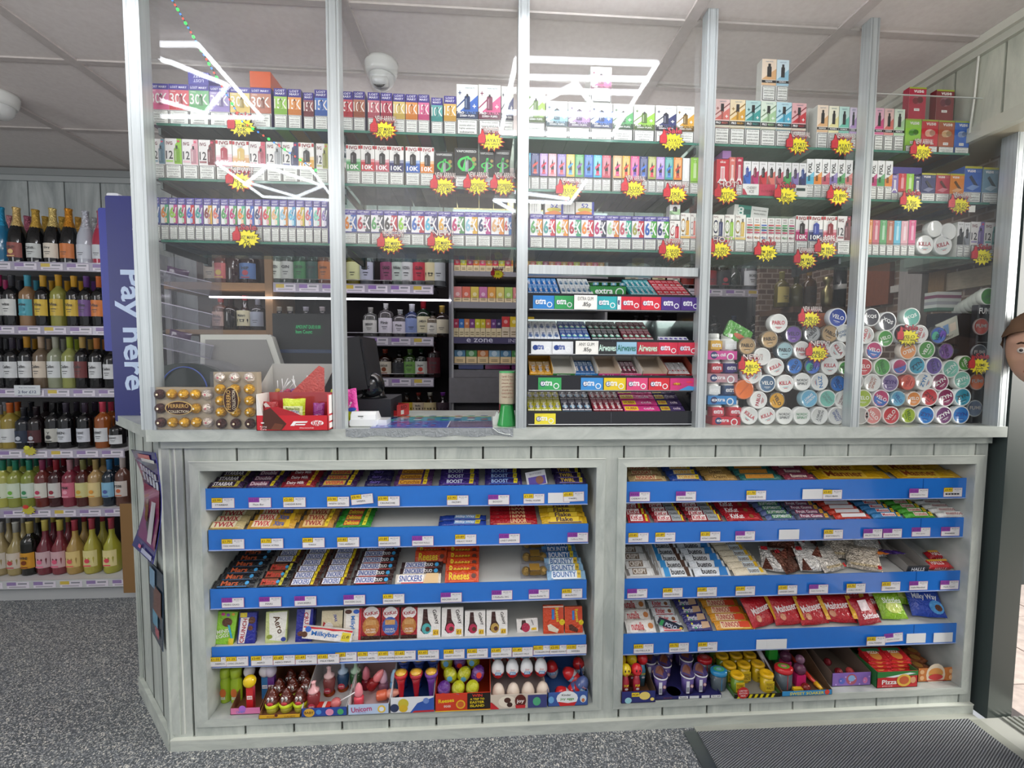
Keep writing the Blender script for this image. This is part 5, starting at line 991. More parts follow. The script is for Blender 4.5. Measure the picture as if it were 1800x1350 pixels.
# cream monitor back, black bracket, tinted lids
a = PY(345,665,.24)
P = [PY(352,700,.24),PY(352,588,.24),PY(470,588,.24),PY(478,592,.24),PY(500,660,.24),PY(505,700,.24)]
t = tag(empty('monitor',(a.x,.24,CT)),'cream backed monitor leaning behind the chocolate boxes','monitor')
b = MB().prism([(p.x-a.x,max(p.z-CT,.0)) for p in P],0,.03,'#d5d5cf','gloss'); b.build('case',t)
Q = [PY(360,700,.24),PY(362,597,.24),PY(468,597,.24),PY(490,660,.24),PY(494,700,.24)]
MB().prism([(p.x-a.x,max(p.z-CT,.0)) for p in Q],-.004,0,'#8f8d8c','rubber').build('back_panel',t)
MB().box(.14,-.03,.03,.20,-.006,.11,'#1e1f22','rubber').box(.125,-.05,.10,.175,-.02,.115,'#1e1f22','rubber').build('bracket',t)
# dark arched tub and its blue hoop
n_ = 14; a = PY(340,680,.10)
def arch(cx,cy,rx,rz,y,n=14,a0=0,a1=180): return [PY(cx+rx*math.cos(math.radians(a0+(a1-a0)*i/n)),cy-rz*math.sin(math.radians(a0+(a1-a0)*i/n)),y) for i in range(n+1)]
b = MB(); Pa = arch(352,690,84,58,.13)
b.prism([(p.x,max(p.z,CT)) for p in Pa] + [(Pa[-1].x,CT),(Pa[0].x,CT)],.13,.18,'#8a7f80','clearplastic'); tag(b.build('plastic_tub'),'upturned clear plastic tub behind the left chocolate box','tub')
b = MB(); Pa = arch(325,700,92,62,.09,a0=20,a1=150)
b.prism([(p.x,max(p.z,CT)) for p in Pa] + [(PY(262,700,.09).x,CT),(Pa[0].x,CT)],.09,.115,'#2d3434','gloss'); tag(b.build('dark_case'),'dark arched case behind the wide chocolate box','case')
b = MB().tube([(p.x,.084,max(p.z,CT+.003)) for p in arch(323,690,42,45,.084,16)],.0022,'#3f5ab0','gloss'); tag(b.build('hoop'),'thin blue hoop standing before the dark arched case','hoop')
# clear acrylic organiser with slanting pockets at the left
t = tag(empty('acrylic_organiser',(PY(277,600,.22).x,.22,CT)),'tall clear acrylic organiser with slanting empty pockets, left end','organiser')
Wd = PY(372,600,.22).x-PY(277,600,.22).x; Ht = PY(300,445,.22).z-CT
MB().box(0,.07,0,Wd,.074,Ht,'#ffffff','clearplastic').box(0,0,0,.004,.074,Ht,'#ffffff','clearplastic').build('back',t)
for k in range(5):
    z = .03+k*Ht/5.2
    b = MB(); b.T = Matrix.Translation((0,0,z)) @ Matrix.Rotation(math.radians(13),4,'Y')
    b.box(0,0,0,Wd,.07,.003,'#ffffff','clearplastic').box(0,0,0,Wd,.003,.05,'#ffffff','clearplastic')
    for q in range(5): b.box(Wd*q/4.2,.002,0,Wd*q/4.2+.002,.07,.045,'#ffffff','clearplastic')
    b.box(0,-.001,.048,Wd,.002,.051,'#b8b2c4','gloss').box(0,-.001,0,Wd,.001,.003,'#8f8a9a','gloss'); b.build('pocket',t)
for k in range(3): bag('insert',.08,.03,.012,'#4a3552',[],(Wd*.3,.03,.06+k*Ht/2.6),(0,math.radians(13),0),'x','x',parent=t,mat='gloss')
# ================= sweet cabinets =================
TILT = .23
ply = 0
def price_label(b_,x,z,w,h,price,name,purple=False,blank=False,rot=0):
    y = 0
    global ply; ply = (ply+1) % 9
    b = MB(); b.T = Matrix.Translation((x,-.0012-ply*.0008,z)) @ Matrix.Rotation(math.radians(rot),4,'Y')
    if blank: b.box(0,0,0,w,.0006,h,'#dfe1e2')
    else:
        b.box(0,0,0,w,.0006,h,'#b86a9a' if purple else '#c8a0a8'); hc = '#8a3a9c' if purple else '#e2c41e'
        b.art((0,0,0),(1,0,0),(0,0,1),(0,-1,0),[('r',.02,.03,.98,.97,'#e3e2e4'),('r',0,.55,.48,1.04,'#6a4a2a' if not purple else hc),('r',.01,.58,.46,1.01,hc),('t',price,.23,.79,.36,.24,'#4a2a1a' if not purple else '#6a2a80',1),('t','86123-45',.74,.84,.4,.12,'#555a66'),('t','EACH',.72,.68,.3,.07,'#8a8d96'),('t',name,.45,.33,.74,.17,'#33343a')],w,h)
    return b.build('price_label',b_)
TR = {}
NAMES = 'STARBAR;PLAIN BAR;CRUNCHIE;WISPA GOLD;WISPA;CRUNCHIE;PICNIC;BOOST;TWIRL BITES;TWIRL'.split(';')
def tray(side,k,pxl,ytl,ybl,pxr,labels):
    """one blue fronted shelf; labels: (px, price, name, kind)"""
    Yf = .020; a = PY(pxl,ytl,Yf); c = PY(pxl,ybl,Yf); r = PY(pxr,ytl,Yf); w = r.x-a.x; h = a.z-c.z
    nm = ('left','right')[side]; on = ('top','second','third','fourth')[k]
    t = tag(empty('display_shelf',(a.x,Yf,c.z)),'blue fronted sweet shelf, %s from top in the %s cabinet' % (on,nm) if k else 'blue fronted sweet shelf at the top of the %s cabinet' % nm,'shelf','blue fronted shelves')
    b = MB().box(0,0,0,w,.003,h,'#2872cc','gloss').box(-.001,-.002,-.003,w+.001,.003,.0,'#9fb0d8','gloss')
    if side == 1: b.box(w*.862,-.0004,.001,w*.864,0,h-.001,'#184f98','gloss')
    st_ = b.build('price_strip',t)
    fl = h-.013; D = .315
    b = MB(); zb = fl+(D-.004)*TILT
    b.add([(0,.004,fl),(w,.004,fl),(w,D,zb),(0,D,zb),(0,.004,fl-.006),(w,.004,fl-.006),(w,D,zb-.006),(0,D,zb-.006)],[(0,1,2,3),(7,6,5,4),(0,4,5,1),(3,2,6,7),(1,5,6,2),(0,3,7,4)],'#c3c6c4','card')
    b.build('shelf_board',t)
    for L in labels:
        px,price,name,kind = L[:4]; X = PY(px,ybl,Yf).x-a.x; lw,lh = .072,.033
        if kind == 'b': price_label(st_,X,.004,.075,.036,'','',blank=True)
        else: price_label(st_,X,.0035 if len(L) < 5 else .008,lw,lh,price,name,kind == 'p',rot=0 if len(L) < 5 else L[4])
    TR[(side,k)] = (a.x,w,Yf,c.z+fl)
P = 'p'; Yl = 'y'
tray(0,0,361,859,895,1033,[(373,'£0.99','STARBAR',Yl),(438,'£1.39','Plain Bar',P),(499,'£2.00','CHEDDAR BUNS',Yl),(576,'£0.90','WISPA GOLD',Yl),(619,'£0.90','WISPA',Yl,-5),(665,'£0.99','CRUNCHIE',Yl),(786,'£0.90','PICNIC',Yl),(858,'£0.99','BOOST',P),(920,'£1.20','TWIRL WAFER',Yl),(963,'','','b'),(990,'£0.85','TWIRL',Yl,-2)])
tray(0,1,366,932,967,1034,[(391,'£1.70','TWIX WHITE DUO',Yl),(460,'£1.70','TWIX XTRA',Yl),(533,'£0.89','TWIX',Yl),(594,'£0.85','TWIX HAZELNUT',Yl),(666,'£0.89','SIGNATURE CHOCOLATE',Yl),(725,'£1.15','MILKYWAY ROLLS',P),(800,'£0.89','MILKY WAY',Yl),(877,'£1.49','LINDT LINDOR',P),(997,'£0.95','Cadbury Flake',P)])
tray(0,2,369,1036,1070,1031,[(391,'£1.25','MARS DUO',P),(457,'£0.99','MARS',P),(519,'£0.99','SNICKERS',P),(605,'£1.29','SNICKERS DUO',P),(674,'£1.00','SNICKERS WHITE',Yl),(775,'£1.25','RECESS CUP',P),(864,'£1.39','3 Raffaello 30G',P),(929,'£1.10','Ferrero Rocher T3',P),(987,'£0.95','BOUNTY',Yl)])
tray(0,3,372,1138,1173,1030,[(371,'£1.55','NERDS',Yl),(399,'£1.25','CHOC CRUNCH',Yl),(443,'£2.00','AERO',Yl),(482,'£1.69','AERO MINT',Yl),(521,'£1.69','CRUNCH',Yl),(560,'£1.65','MILKYBAR',Yl),(590,'£1.65','MILKYBAR CHOC',Yl),(629,'£1.70','KITKAT HAZEL',Yl),(665,'£1.65','KITKAT DOUBLE',Yl),(694,'£1.65','KITKAT SALTED',Yl),(735,'£1.65','MILKYBAR BAR',Yl),(780,'£1.60','GALAXY SMOOTH',Yl),(821,'£1.65','GALAXY COOKIE',Yl),(863,'£1.69','GALAXY SMOOTH',Yl),(900,'£1.49','GALAXY MILK',Yl),(937,'£2.00','TOBLERONE',Yl),(966,'£2.00','REESES PEANUT',Yl),(995,'£2.00','REESES',Yl)])
tray(1,0,1100,847,883,1702,[(1106,'----','CADBURY £1.39',P),(1187,'£0.85','YORKIE ORIGINAL',P),(1310,'£1.70','YORKIE DUO',Yl),(1408,'','','b'),(1443,'£0.85','MILKYBAR',Yl),(1594,'£1.00','DR Simpkins Mint',P),(1657,'£0.99','-----',Yl)])
tray(1,1,1099,920,955,1697,[(1104,'£0.85','KITKAT',Yl),(1151,'£0.89','KITKAT CHUNKY',Yl),(1230,'£1.20','KITKAT CARAMEL',Yl),(1291,'£1.00','KITKAT HAZELNUT',P),(1367,'','','b'),(1445,'£0.75','SOFTMINTS',Yl),(1514,'£0.85','FRUITTELLA',P),(1548,'£1.00','Candy Fruit Pastilles',P),(1601,'£1.00','Wine gums',P),(1652,'£0.95','mentos',P)])
tray(1,2,1096,1018,1053,1688,[(1102,'£1.20','KINDER CRISPY',P),(1164,'£0.89','KINDER BUENO',Yl),(1224,'£0.89','KINDER BUENO WHITE',Yl),(1291,'£0.89','KINDER BUENO MINI',Yl),(1365,'£0.60','KINDER CARDS',Yl),(1419,'£1.25','Daim Candy Bar',P),(1484,'£0.70','CURLY WURLY',Yl),(1548,'£0.25','FREDDO',Yl),(1596,'£1.00','Halls Menthol',P),(1650,'£0.99','Halls Cool',P)])
tray(1,3,1095,1115,1150,1683,[(1113,'£0.99','NUTELLA B',Yl),(1175,'£0.70','KINDER CHOC',Yl),(1225,'£0.80','SMARTIES',Yl),(1327,'','','b'),(1345,'','','b'),(1519,'£0.85','MALTESERS',Yl),(1553,'£1.00','Chewits Orange',P,-4),(1591,'','','b'),(1638,'','','b')])
# ---- wrapped bars
def barmesh(L,W,T,base,els,ends=None,mat='wrap',round_=False):
    b = MB(); xs = [0,.03,.05,.09,.14,.5,.86,.91,.95,.97,1]; tk = [.04,.08,.08,.7,1,1,1,.7,.08,.08,.04]; wk = [1.04,1.03,.98,.97,1,1,1,.97,.98,1.03,1.04]
    n = 10; vs = []
    for x,t,w_ in zip(xs,tk,wk):
        for k in range(n):
            a = 2*math.pi*(k+.5)/n; ca,sa = math.cos(a),math.sin(a); p = 1.0 if round_ else .55
            vs.append(((x-.5)*L,math.copysign(abs(ca)**p,ca)*W/2*w_*.98,T/2+math.copysign(abs(sa)**p,sa)*T/2*t))
    N = len(xs)
    for i in range(N-1):
        c = (ends or base) if (i < 2 or i >= N-3) else base
        b.add(vs if i == 0 else [],[],base)
        o = len(b.v)-len(vs)
        for k in range(n): b.f.append((o+i*n+k,o+i*n+(k+1) % n,o+(i+1)*n+(k+1) % n,o+(i+1)*n+k)); b.c.append(lin(c)); b.m.append(mat); b.sm.append(True)
    for r,rv in ((0,True),(N-1,False)):
        f = [r*n+k for k in range(n)]; o = len(b.v)-len(vs); b.f.append(tuple(q+o for q in (f[::-1] if rv else f))); b.c.append(lin(ends or base)); b.m.append(mat); b.sm.append(False)
    b.art((-L/2,-W/2,T+.0002),(1,0,0),(0,1,0),(0,0,1),els,L,W,mat='card')
    # the same name repeated along the front edge of the wrapper
    b.art((-L/2,-W/2-.0004,0),(1,0,0),(0,0,1),(0,-1,0),[e for e in els if e[0] == 't'][:1] and [('t',[e for e in els if e[0] == 't'][0][1],.45,.5,.45,.62,[e for e in els if e[0] == 't'][0][6],1)],L,T,mat='card')
    return b.mesh('chocolate_bar')
def E(txt,tc,panel=None,x=.45,w=.5,flash=None,stripe=None,h=.56):
    e = []
    if panel: e.append(('p',[(x-w*.58,.16),(x+w*.54,.16),(x+w*.58,.84),(x-w*.54,.84)],panel))
    if stripe: e.append(('r',.14,.06,.86,.16,stripe))
    e.append(('t',txt,x,.5,w,h,tc,2))
    if flash: e += [('p',[(.76,.12),(.86,.12),(.88,.88),(.78,.88)],flash),('t','99',.82,.5,.06,.3,'#3a2a10',1)]
    return e
BAR = {
 'starbar': ('#3a2748',E('STARBAR','#f2eef0',None,.42,.56,'#c8b84a','#b8a84a'),'dark purple bar with white slanted name'),
 'dpurple': ('#3d2450',E('Double','#e8d8e0','#7a3f5a',.4,.5,'#d8c22a'),'violet bar with rose name panel'),
 'crunchr': ('#8a2432',E('Dairy Milk','#efdfe0',None,.42,.5,'#d8b02a','#b03a3a'),'dark red chocolate bar'),
 'wispa': ('#3d2450',E('WISPA','#c8324a','#c8a84a',.42,.5,'#e2c62a'),'purple bar with red name on gold'),
 'dnavy': ('#2a2450',E('dairy','#6a5aa8',None,.4,.4),'plain navy chocolate bar'),
 'crunchie': ('#5a3a6a',E('Crunchie','#8a4a1a','#d8a03a',.42,.52,'#e2c62a'),'purple and gold honeycomb bar'),
 'picnic': ('#3a2a72',E('BOOST','#d8e0f8',None,.4,.4,'#d8c22a','#6a4ab8'),'blue violet bar with pale name'),
 'boost': ('#33296e',E('BOOST','#a8c8f8',None,.4,.45,'#e2d02a','#3a6ad0'),'deep blue bar with bright blue name'),
 'twirl': ('#2e2350',E('TWIRL','#d8b84a',None,.4,.45,'#c8b82a','#8a7ac8'),'dark purple bar with gold name'),
 'twixw': ('#b8a878',E('TWIX','#a82a30','#d8cfae',.42,.6,None,'#c8a84a'),'cream gold bar with red name'),
 'twixx': ('#c89a3a',E('TWIX','#c82a34','#ecd9b8',.3,.34) + [('t','Xtra',.66,.5,.22,.5,'#3a5aa8',2),('p',[(.78,.1),(.9,.1),(.88,.9),(.80,.9)],'#e2b82a')],'gold bar with red and blue name'),
 'twix': ('#b0813a',E('TWIX','#9a2a2a','#d9b982',.42,.5,'#e2c62a','#d8b04a'),'gold brown bar with dark red name'),
 'green': ('#2f8a2f',E('Delicious','#e8d83a','#b83a3a',.45,.4,'#d8d83a'),'green fruit bar with red name patch'),
 'milkyway': ('#22409a',E('Milky Way','#ecf0f8','#7fa8d8',.55,.4,'#d8c42a'),'blue bar with white name'),
 'lindor': ('#9a1620',E('LINDOR','#e0b88a',None,.6,.34,None,'#c8a058'),'long deep red bar with gold name'),
 'flake': ('#d0a81a',E('Flake','#3a1f4a','#e8c83a',.5,.56,None,'#4a2a70'),'yellow bar with purple name'),
 'marsduo': ('#24262b',E('Mars','#c8603a',None,.42,.5,None,'#3f7ab0') + [('e',.84,.5,.05,.05,'#4aa0d8')],'black bar with copper name'),
 'mars': ('#1f1f24',E('Mars','#c8443a','#8a4a30',.4,.5,'#c8c03a') + [('e',.70,.5,.06,.06,'#3fa0d8')],'black bar with red name and blue spot'),
 'snick': ('#4a2a24',E('SNICKERS','#2f4f9a','#e6e6ee',.42,.56,'#e2c81e'),'brown bar with white name panel'),
 'snickd': ('#3d2a2a',E('SNICKERS','#2f4f9a','#e6e6ee',.34,.44,None,'#c83a3a') + [('t','DUO',.68,.5,.18,.4,'#e8e8ea',2),('e',.86,.5,.05,.05,'#3fa0d8')],'long brown bar with blue spot'),
 'snickw': ('#e6ddcf',E('SNICKERS','#2f4f9a','#f4f2f0',.34,.5,None,'#c83a3a') + [('p',[(.62,.05),(.95,.05),(.95,.95),(.68,.95)],'#d8b888')],'cream bar with white name panel'),
 'reese': ('#d2481e',E('Reeses','#e8c81e',None,.42,.6,None,'#e0602a') + [('e',.85,.5,.07,.07,'#5a2a1a')],'orange packet with yellow name'),
 'bounty': ('#5f9ad0',E('BOUNTY','#eef2f6','#3a6fb0',.45,.6,'#d8c42a','#d8e6f2'),'pale blue bar with white name'),
 'bountyw': ('#8fb8d8',E('BOUNTY','#3a6aa8','#e2ecf4',.45,.6,'#d8b82a','#f2f6f8'),'icy blue bar with blue name'),
 'maple': ('#b8a070',E('NOUGAT','#b83a30','#e0cfa0',.45,.5,None,'#8a3a2a'),'cream and brown nougat bar'),
 'yorkie': ('#28458f',E('YORKIE','#e8a82a','#e6d8a8',.5,.5,'#e2c62a'),'blue bar with yellow name'),
 'brownbar': ('#a8864a',E('Daim','#5a3a1a','#c8a868',.45,.4),'tan chocolate bar'),
 'tealbar': ('#2f6f6a',E('Toffee Crisp','#e0a040','#c88a3a',.45,.6),'teal bar with amber name'),
 'pinkbar': ('#8a3a4a',E('Rowntree','#e8d8c8','#6a2a4a',.45,.5),'wine red bar'),
 'marz': ('#d8a818',E('Manner','#8a3a1a','#e2ba3a',.4,.5,None,'#e8cc4a'),'flat golden yellow packet'),
 'kitkat': ('#a81c2a',E('KitKat','#b02030','#f2eaea',.38,.5,'#e2c62a'),'red wafer bar with white oval name'),
 'kitkatc': ('#8a1c28',E('KitKat','#b02030','#f0e8e6',.3,.36) + [('r',.54,.1,.84,.9,'#9aa0a4'),('t','Chunky',.69,.5,.24,.4,'#2a2a2e',1),('r',.85,.1,.9,.9,'#e2c62a')],'red and silver chunky wafer bar'),
 'kitkatb': ('#a81c2a',E('KitKat','#f2eaea',None,.3,.36,None,'#c83a3a') + [('e',.7,.45,.06,.06,'#8a5a30')],'long red wafer bar'),
 'kinderc': ('#e4e6e6',E('CRISPY','#e6e2dc','#7a6a5a',.4,.5),'white and brown crisp bar'),
 'bueno': ('#e2e8ec',E('bueno','#2a2a30',None,.55,.4,None,'#eef2f4') + [('r',.13,.05,.3,.95,'#2f8ac8'),('p',[(.8,.05),(.9,.05),(.9,.95),(.76,.9)],'#4a3226')],'white bar with blue block and black name'),
 'buenow': ('#dfe5ea',E('bueno','#2a2a30',None,.4,.4,None,'#f4f6f8') + [('p',[(.66,.05),(.9,.05),(.9,.95),(.72,.95)],'#2f7ac0')],'white bar with blue end'),
 'kindw': ('#e6dcc2',E('bueno','#6a5a4a','#d8e4ea',.6,.3) + [('r',.78,.2,.87,.8,'#e2b828')],'cream gold white chocolate bar'),
 'nutella': ('#ece9e4',E('nutella','#c02a34',None,.38,.42) + [('t','biscuits',.5,.22,.26,.2,'#6a4a34'),('e',.82,.5,.09,.09,'#b8743a')],'white biscuit packet with red name'),
 'kinder': ('#dfe6ea',E('Kinder','#c02a34',None,.35,.4,None,'#c8303a') + [('e',.75,.45,.08,.08,'#8a5a3a')],'white and red milk chocolate packet'),
 'smart': ('#3a3a78',E('Smarties','#e8e8f0',None,.38,.44) + [('p',[(.56,.2),(.9,.3),(.9,.9),(.6,.9)],'#c8a888'),('e',.2,.7,.04,.04,'#d8d83a'),('e',.3,.25,.04,.04,'#3aa86a')],'navy and tan sweet tube packet'),
 'tunnock': ('#dc9a30',E('TUNNOCKS','#b8283a','#f0d8b0',.4,.5,None,'#e8c060') + [('r',.6,.2,.86,.8,'#d84a2a')],'orange and cream caramel bar'),
 'rollA': ('#e8e9e6',E('mentos','#8a2a30','#f4f4f0',.5,.5,'#e2c23a'),'white mint roll'),
 'rollG': ('#4fa83a',E('Fruittella','#b82a3a','#dfe8d0',.5,.4,'#d8c22a'),'green sweet roll'),
 'rollB': ('#3f86c0',E('Mentos','#c02a3a','#e0e8ee',.5,.4,'#e2b82a'),'blue sweet roll'),
 'rollR': ('#c8402f',E('REFRESHERS','#e8e8f0','#ece9e6',.5,.6),'red striped sweet roll'),
 'rollM': ('#5a6a9a',E('SOFTMINTS','#e8e8f0','#3a8a4a',.5,.6),'green ended mint roll'),
 'rollF': ('#58607a',E('Fruit Gums','#e8e8f0','#8a3a5a',.4,.6,'#e0a83a'),'dark fruit gum roll'),
}
BM = {}
nb = [0]
def bars(side,k,px0,px1,style,n,where,pitch=.032,s0=.012,W=.030,T=.016,lean=18,lift=0,round_=False,jit=.0,flip=False,layers=1,grp=None,rz=0,cat='chocolate bar',skip=()):
    X0,w,Yf,zf = TR[(side,k)]; base,els,desc = BAR[style]
    xa,xb = PY(px0,(859,932,1036,1138)[k] if side == 0 else (847,920,1018,1115)[k],.05).x,PY(px1,(859,932,1036,1138)[k] if side == 0 else (847,920,1018,1115)[k],.05).x
    L = xb-xa-.002; key = (style,round(L,3),W,T,round_)
    if key not in BM: BM[key] = barmesh(L,W,T,base,els,None,'wrap',round_)
    for i in range(n):
        if i in skip: continue
        s = s0+i*pitch; al = math.atan(TILT)+math.radians(lean); nb[0] += 1
        Y = Yf+s+W/2*math.cos(al); Z = zf+(s-.004)*TILT+W/2*math.sin(al)+.0008+lift
        o = link(BM[key],'chocolate_bar' if cat == 'chocolate bar' else 'sweet_roll',None,((xa+xb)/2+jit*math.sin(i*2.1+px0),Y,Z),(al,0,math.radians(rz+jit*600*math.sin(i*1.3+px0))))
        if flip and i % 2: o.rotation_euler = (al,0,math.radians(rz)); o.scale = (1,1,1)
        pos = 'front' if i == 0 else ('back' if i == n-1 else ORD[i+1])
        tag(o,'%s, %s of %s, %s shelf %s cabinet' % (desc,pos,where,('top','second','third','fourth')[k],('left','right')[side]),cat,grp or 'wrapped bars in the cabinets')
# left cabinet, top shelf
for a,c,st,wh,n_ in ((371,433,'starbar','first row',4),(436,494,'dpurple','second row',4),(497,558,'crunchr','third row',4),(563,630,'wispa','fourth row',4),(642,688,'dnavy','fifth row',3),(693,760,'crunchie','sixth row',4),(772,842,'picnic','seventh row',4),(852,918,'boost','eighth row',4),(974,1029,'twirl','last row',4)): bars(0,0,a,c,st,n_,wh,lean=20,pitch=.036,W=.028,jit=.001)
bars(0,1,372,434,'twixw',5,'first row',lean=26,W=.034,jit=.001); bars(0,1,439,523,'twixx',5,'second row',lean=24,W=.036,pitch=.036,jit=.001); bars(0,1,528,589,'twix',5,'third row',lean=24,W=.034,jit=.001)
bars(0,1,592,654,'green',4,'fourth row',lean=16,W=.030,jit=.001); bars(0,1,771,855,'milkyway',2,'fifth row',lean=6,W=.026,T=.012); bars(0,1,861,944,'lindor',7,'sixth row',lean=26,pitch=.022,W=.030,T=.012); bars(0,1,950,1030,'flake',6,'last row',lean=24,pitch=.028,W=.030,jit=.001)
bars(0,2,378,450,'marsduo',8,'first row',lean=22,jit=.001); bars(0,2,456,508,'mars',3,'second row',lean=24,W=.034,pitch=.036); bars(0,2,458,506,'snick',5,'second row rear',s0=.13,lean=24,jit=.001)
bars(0,2,511,562,'snick',8,'third row',lean=24,jit=.001); bars(0,2,565,614,'snick',8,'fourth row',lean=24,jit=.0015); bars(0,2,619,691,'snickd',7,'fifth row',lean=24,pitch=.034,jit=.001)
bars(0,2,696,776,'snickw',1,'sixth row',lean=34,W=.036); bars(0,2,700,776,'snickd',2,'sixth row middle',s0=.05,lean=24); bars(0,2,722,782,'reese',4,'sixth row rear',s0=.115,lean=40,W=.05,T=.012,pitch=.034)
bars(0,2,782,842,'reese',7,'seventh row',lean=34,W=.045,pitch=.034,jit=.001); bars(0,2,960,1028,'bountyw',3,'last row',lean=26,W=.036,pitch=.034); bars(0,2,960,1024,'bounty',5,'last row rear',s0=.115,lean=26,W=.036)
# right cabinet
for a,c,st,wh,n_ in ((1102,1168,'maple','first row',4),(1174,1232,'yorkie','second row',3),(1236,1292,'brownbar','third row',4),(1296,1370,'tealbar','fourth row',4),(1374,1428,'pinkbar','fifth row',4)): bars(1,0,a,c,st,n_,wh,lean=20,pitch=.036,W=.028,jit=.001)
bars(1,0,1436,1560,'marz',4,'sixth row',lean=8,W=.06,T=.010,pitch=.05,jit=.004,rz=-3); bars(1,0,1572,1682,'marz',4,'last row',lean=8,W=.06,T=.010,pitch=.05,jit=.003,rz=-4)
bars(1,1,1101,1140,'kitkat',5,'first row',lean=26,W=.036,pitch=.036); bars(1,1,1146,1202,'kitkatc',7,'second row',lean=26,pitch=.026); bars(1,1,1206,1266,'kitkatc',7,'third row',lean=26,pitch=.026); bars(1,1,1272,1336,'kitkatb',4,'fourth row',lean=18,W=.036,pitch=.038,rz=2)
for a,c,st,wh,n_ in ((1340,1392,'rollM','fifth row',6),(1394,1455,'rollF','sixth row',6),(1459,1522,'rollR','seventh row',7),(1526,1578,'rollB','eighth row',6),(1582,1634,'rollG','ninth row',6),(1638,1693,'rollA','last row',5)): bars(1,1,a,c,st,n_,wh,lean=22,W=.022,T=.020,pitch=.027,round_=True,jit=.001,cat='sweet roll',grp='sweet rolls in the right cabinet')
bars(1,2,1105,1150,'kinderc',4,'first row',lean=20,s0=.02,W=.034,pitch=.04); bars(1,2,1156,1214,'bueno',7,'second row',lean=28,W=.038,pitch=.036,jit=.001); bars(1,2,1217,1280,'buenow',7,'third row',lean=26,W=.036,pitch=.036,jit=.001); bars(1,2,1284,1344,'kindw',8,'fourth row',lean=18,W=.032,jit=.001,rz=2)
bars(1,3,1098,1150,'nutella',5,'first row',lean=32,W=.046,T=.018,pitch=.05); bars(1,3,1156,1198,'kinder',6,'second row',lean=22,W=.034,pitch=.036); bars(1,3,1205,1248,'smart',6,'third row',lean=22,W=.034,pitch=.036); bars(1,3,1254,1322,'tunnock',7,'fourth row',lean=22,W=.034,pitch=.034,jit=.001)
# single odd packets
def rest(side,k,px,s): X0,w,Yf,zf = TR[(side,k)]; return PY(px,(859,932,1036,1138)[k] if side == 0 else (847,920,1018,1115)[k],Yf+s).x,Yf+s,zf+(s-.004)*TILT
x,y,z = rest(0,0,945,.02)
b = MB().box(-.035,0,0,.035,.012,.05,'#d8dade'); b.front(-.035,0,.07,.05,0,[('r',.1,.05,.95,.62,'#5a48a8'),('e',.65,.35,.2,.2,'#8a5a4a'),('t','BUTTONS',.5,.82,.6,.12,'#8a8a9a')])
tag(b.build('chocolate_packet',None,(x,y,z+.001),(math.radians(-16),math.radians(-10),0)),'white and violet packet standing tilted, top shelf left cabinet','chocolate packet')
x,y,z = rest(1,3,1178,.01)
b = MB().box(-.045,0,0,.045,.016,.020,'#2a3348'); b.front(-.045,0,.09,.02,0,[('r',.0,.0,.14,1,'#3a9a5a'),('t','POLO',.48,.5,.5,.7,'#dfe6f0',2),('r',.84,.05,.96,.95,'#e8c83a')])
tag(b.build('mint_roll',None,(x,y,z+.020),(0,math.radians(22),0)),'dark blue and green mint roll lying slanted, fourth shelf right cabinet','sweet roll')
# gold wrapped balls in clear packs
for i in range(3):
    s = .03+i*.075; X0 = rest(0,2,940,s); t = tag(empty('chocolate_trio',(X0[0],X0[1],X0[2]+.001),(math.atan(TILT),0,0)),'clear pack of three gold wrapped chocolates, %s on the third shelf' % ('front','middle','back')[i],'chocolate pack','clear gold chocolate packs')
    for q in (-1,0,1): MB().ball((q*.030,.02,.016),.016,.016,.016,'#c8a048','foil',12,8).build('chocolate',t)
    MB().box(-.018,.0,.014,.018,.003,.03,'#8a6a2a','gloss').box(-.018,.002,.033,.018,.036,.0345,'#a8823a','gloss').build('band',t); MB().box(-.05,.0,0,.05,.04,.034,'#ffffff','clearplastic').build('case',t)
# ---- upright chocolate blocks on the fourth shelf, left cabinet
def block(px0,px1,pyt,s,col,els,label,lean=-12,ry=0,D=.012,side=0,k=3,pyb=None,mat='wrap'):
    x0,y,z = rest(side,k,px0,s); x1 = rest(side,k,px1,s)[0]; w = x1-x0; zt_ = PY(px0,pyt,y+.02).z; h = (zt_-z)/math.cos(math.radians(lean))
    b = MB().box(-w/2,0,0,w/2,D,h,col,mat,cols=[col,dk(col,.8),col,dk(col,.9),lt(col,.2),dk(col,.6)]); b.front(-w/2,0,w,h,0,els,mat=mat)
    return tag(b.build('chocolate_block',None,((x0+x1)/2,y,z+.001),(math.radians(lean),math.radians(ry),0)),label,'chocolate block','upright chocolate blocks on the fourth shelf')
S4 = .025
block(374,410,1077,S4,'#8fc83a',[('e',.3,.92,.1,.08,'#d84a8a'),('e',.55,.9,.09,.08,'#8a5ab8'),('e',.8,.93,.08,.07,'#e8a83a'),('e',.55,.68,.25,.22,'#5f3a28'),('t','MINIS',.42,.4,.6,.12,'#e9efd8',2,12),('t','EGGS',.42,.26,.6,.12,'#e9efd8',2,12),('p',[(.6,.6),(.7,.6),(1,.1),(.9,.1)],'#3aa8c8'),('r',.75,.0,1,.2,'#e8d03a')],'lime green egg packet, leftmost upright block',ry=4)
block(417,448,1078,S4,'#2a2f8f',[('r',.05,.85,.45,1,'#e2cc3a'),('p',[(.05,.02),(.4,.02),(.6,.84),(.1,.84)],'#e6e0e2'),('t','CRUNCH',.3,.42,.28,.78,'#a81c2c',2,84),('e',.75,.75,.2,.2,'#5a3426'),('e',.7,.5,.14,.14,'#6a4030')],'navy block with red upright name, second from left')
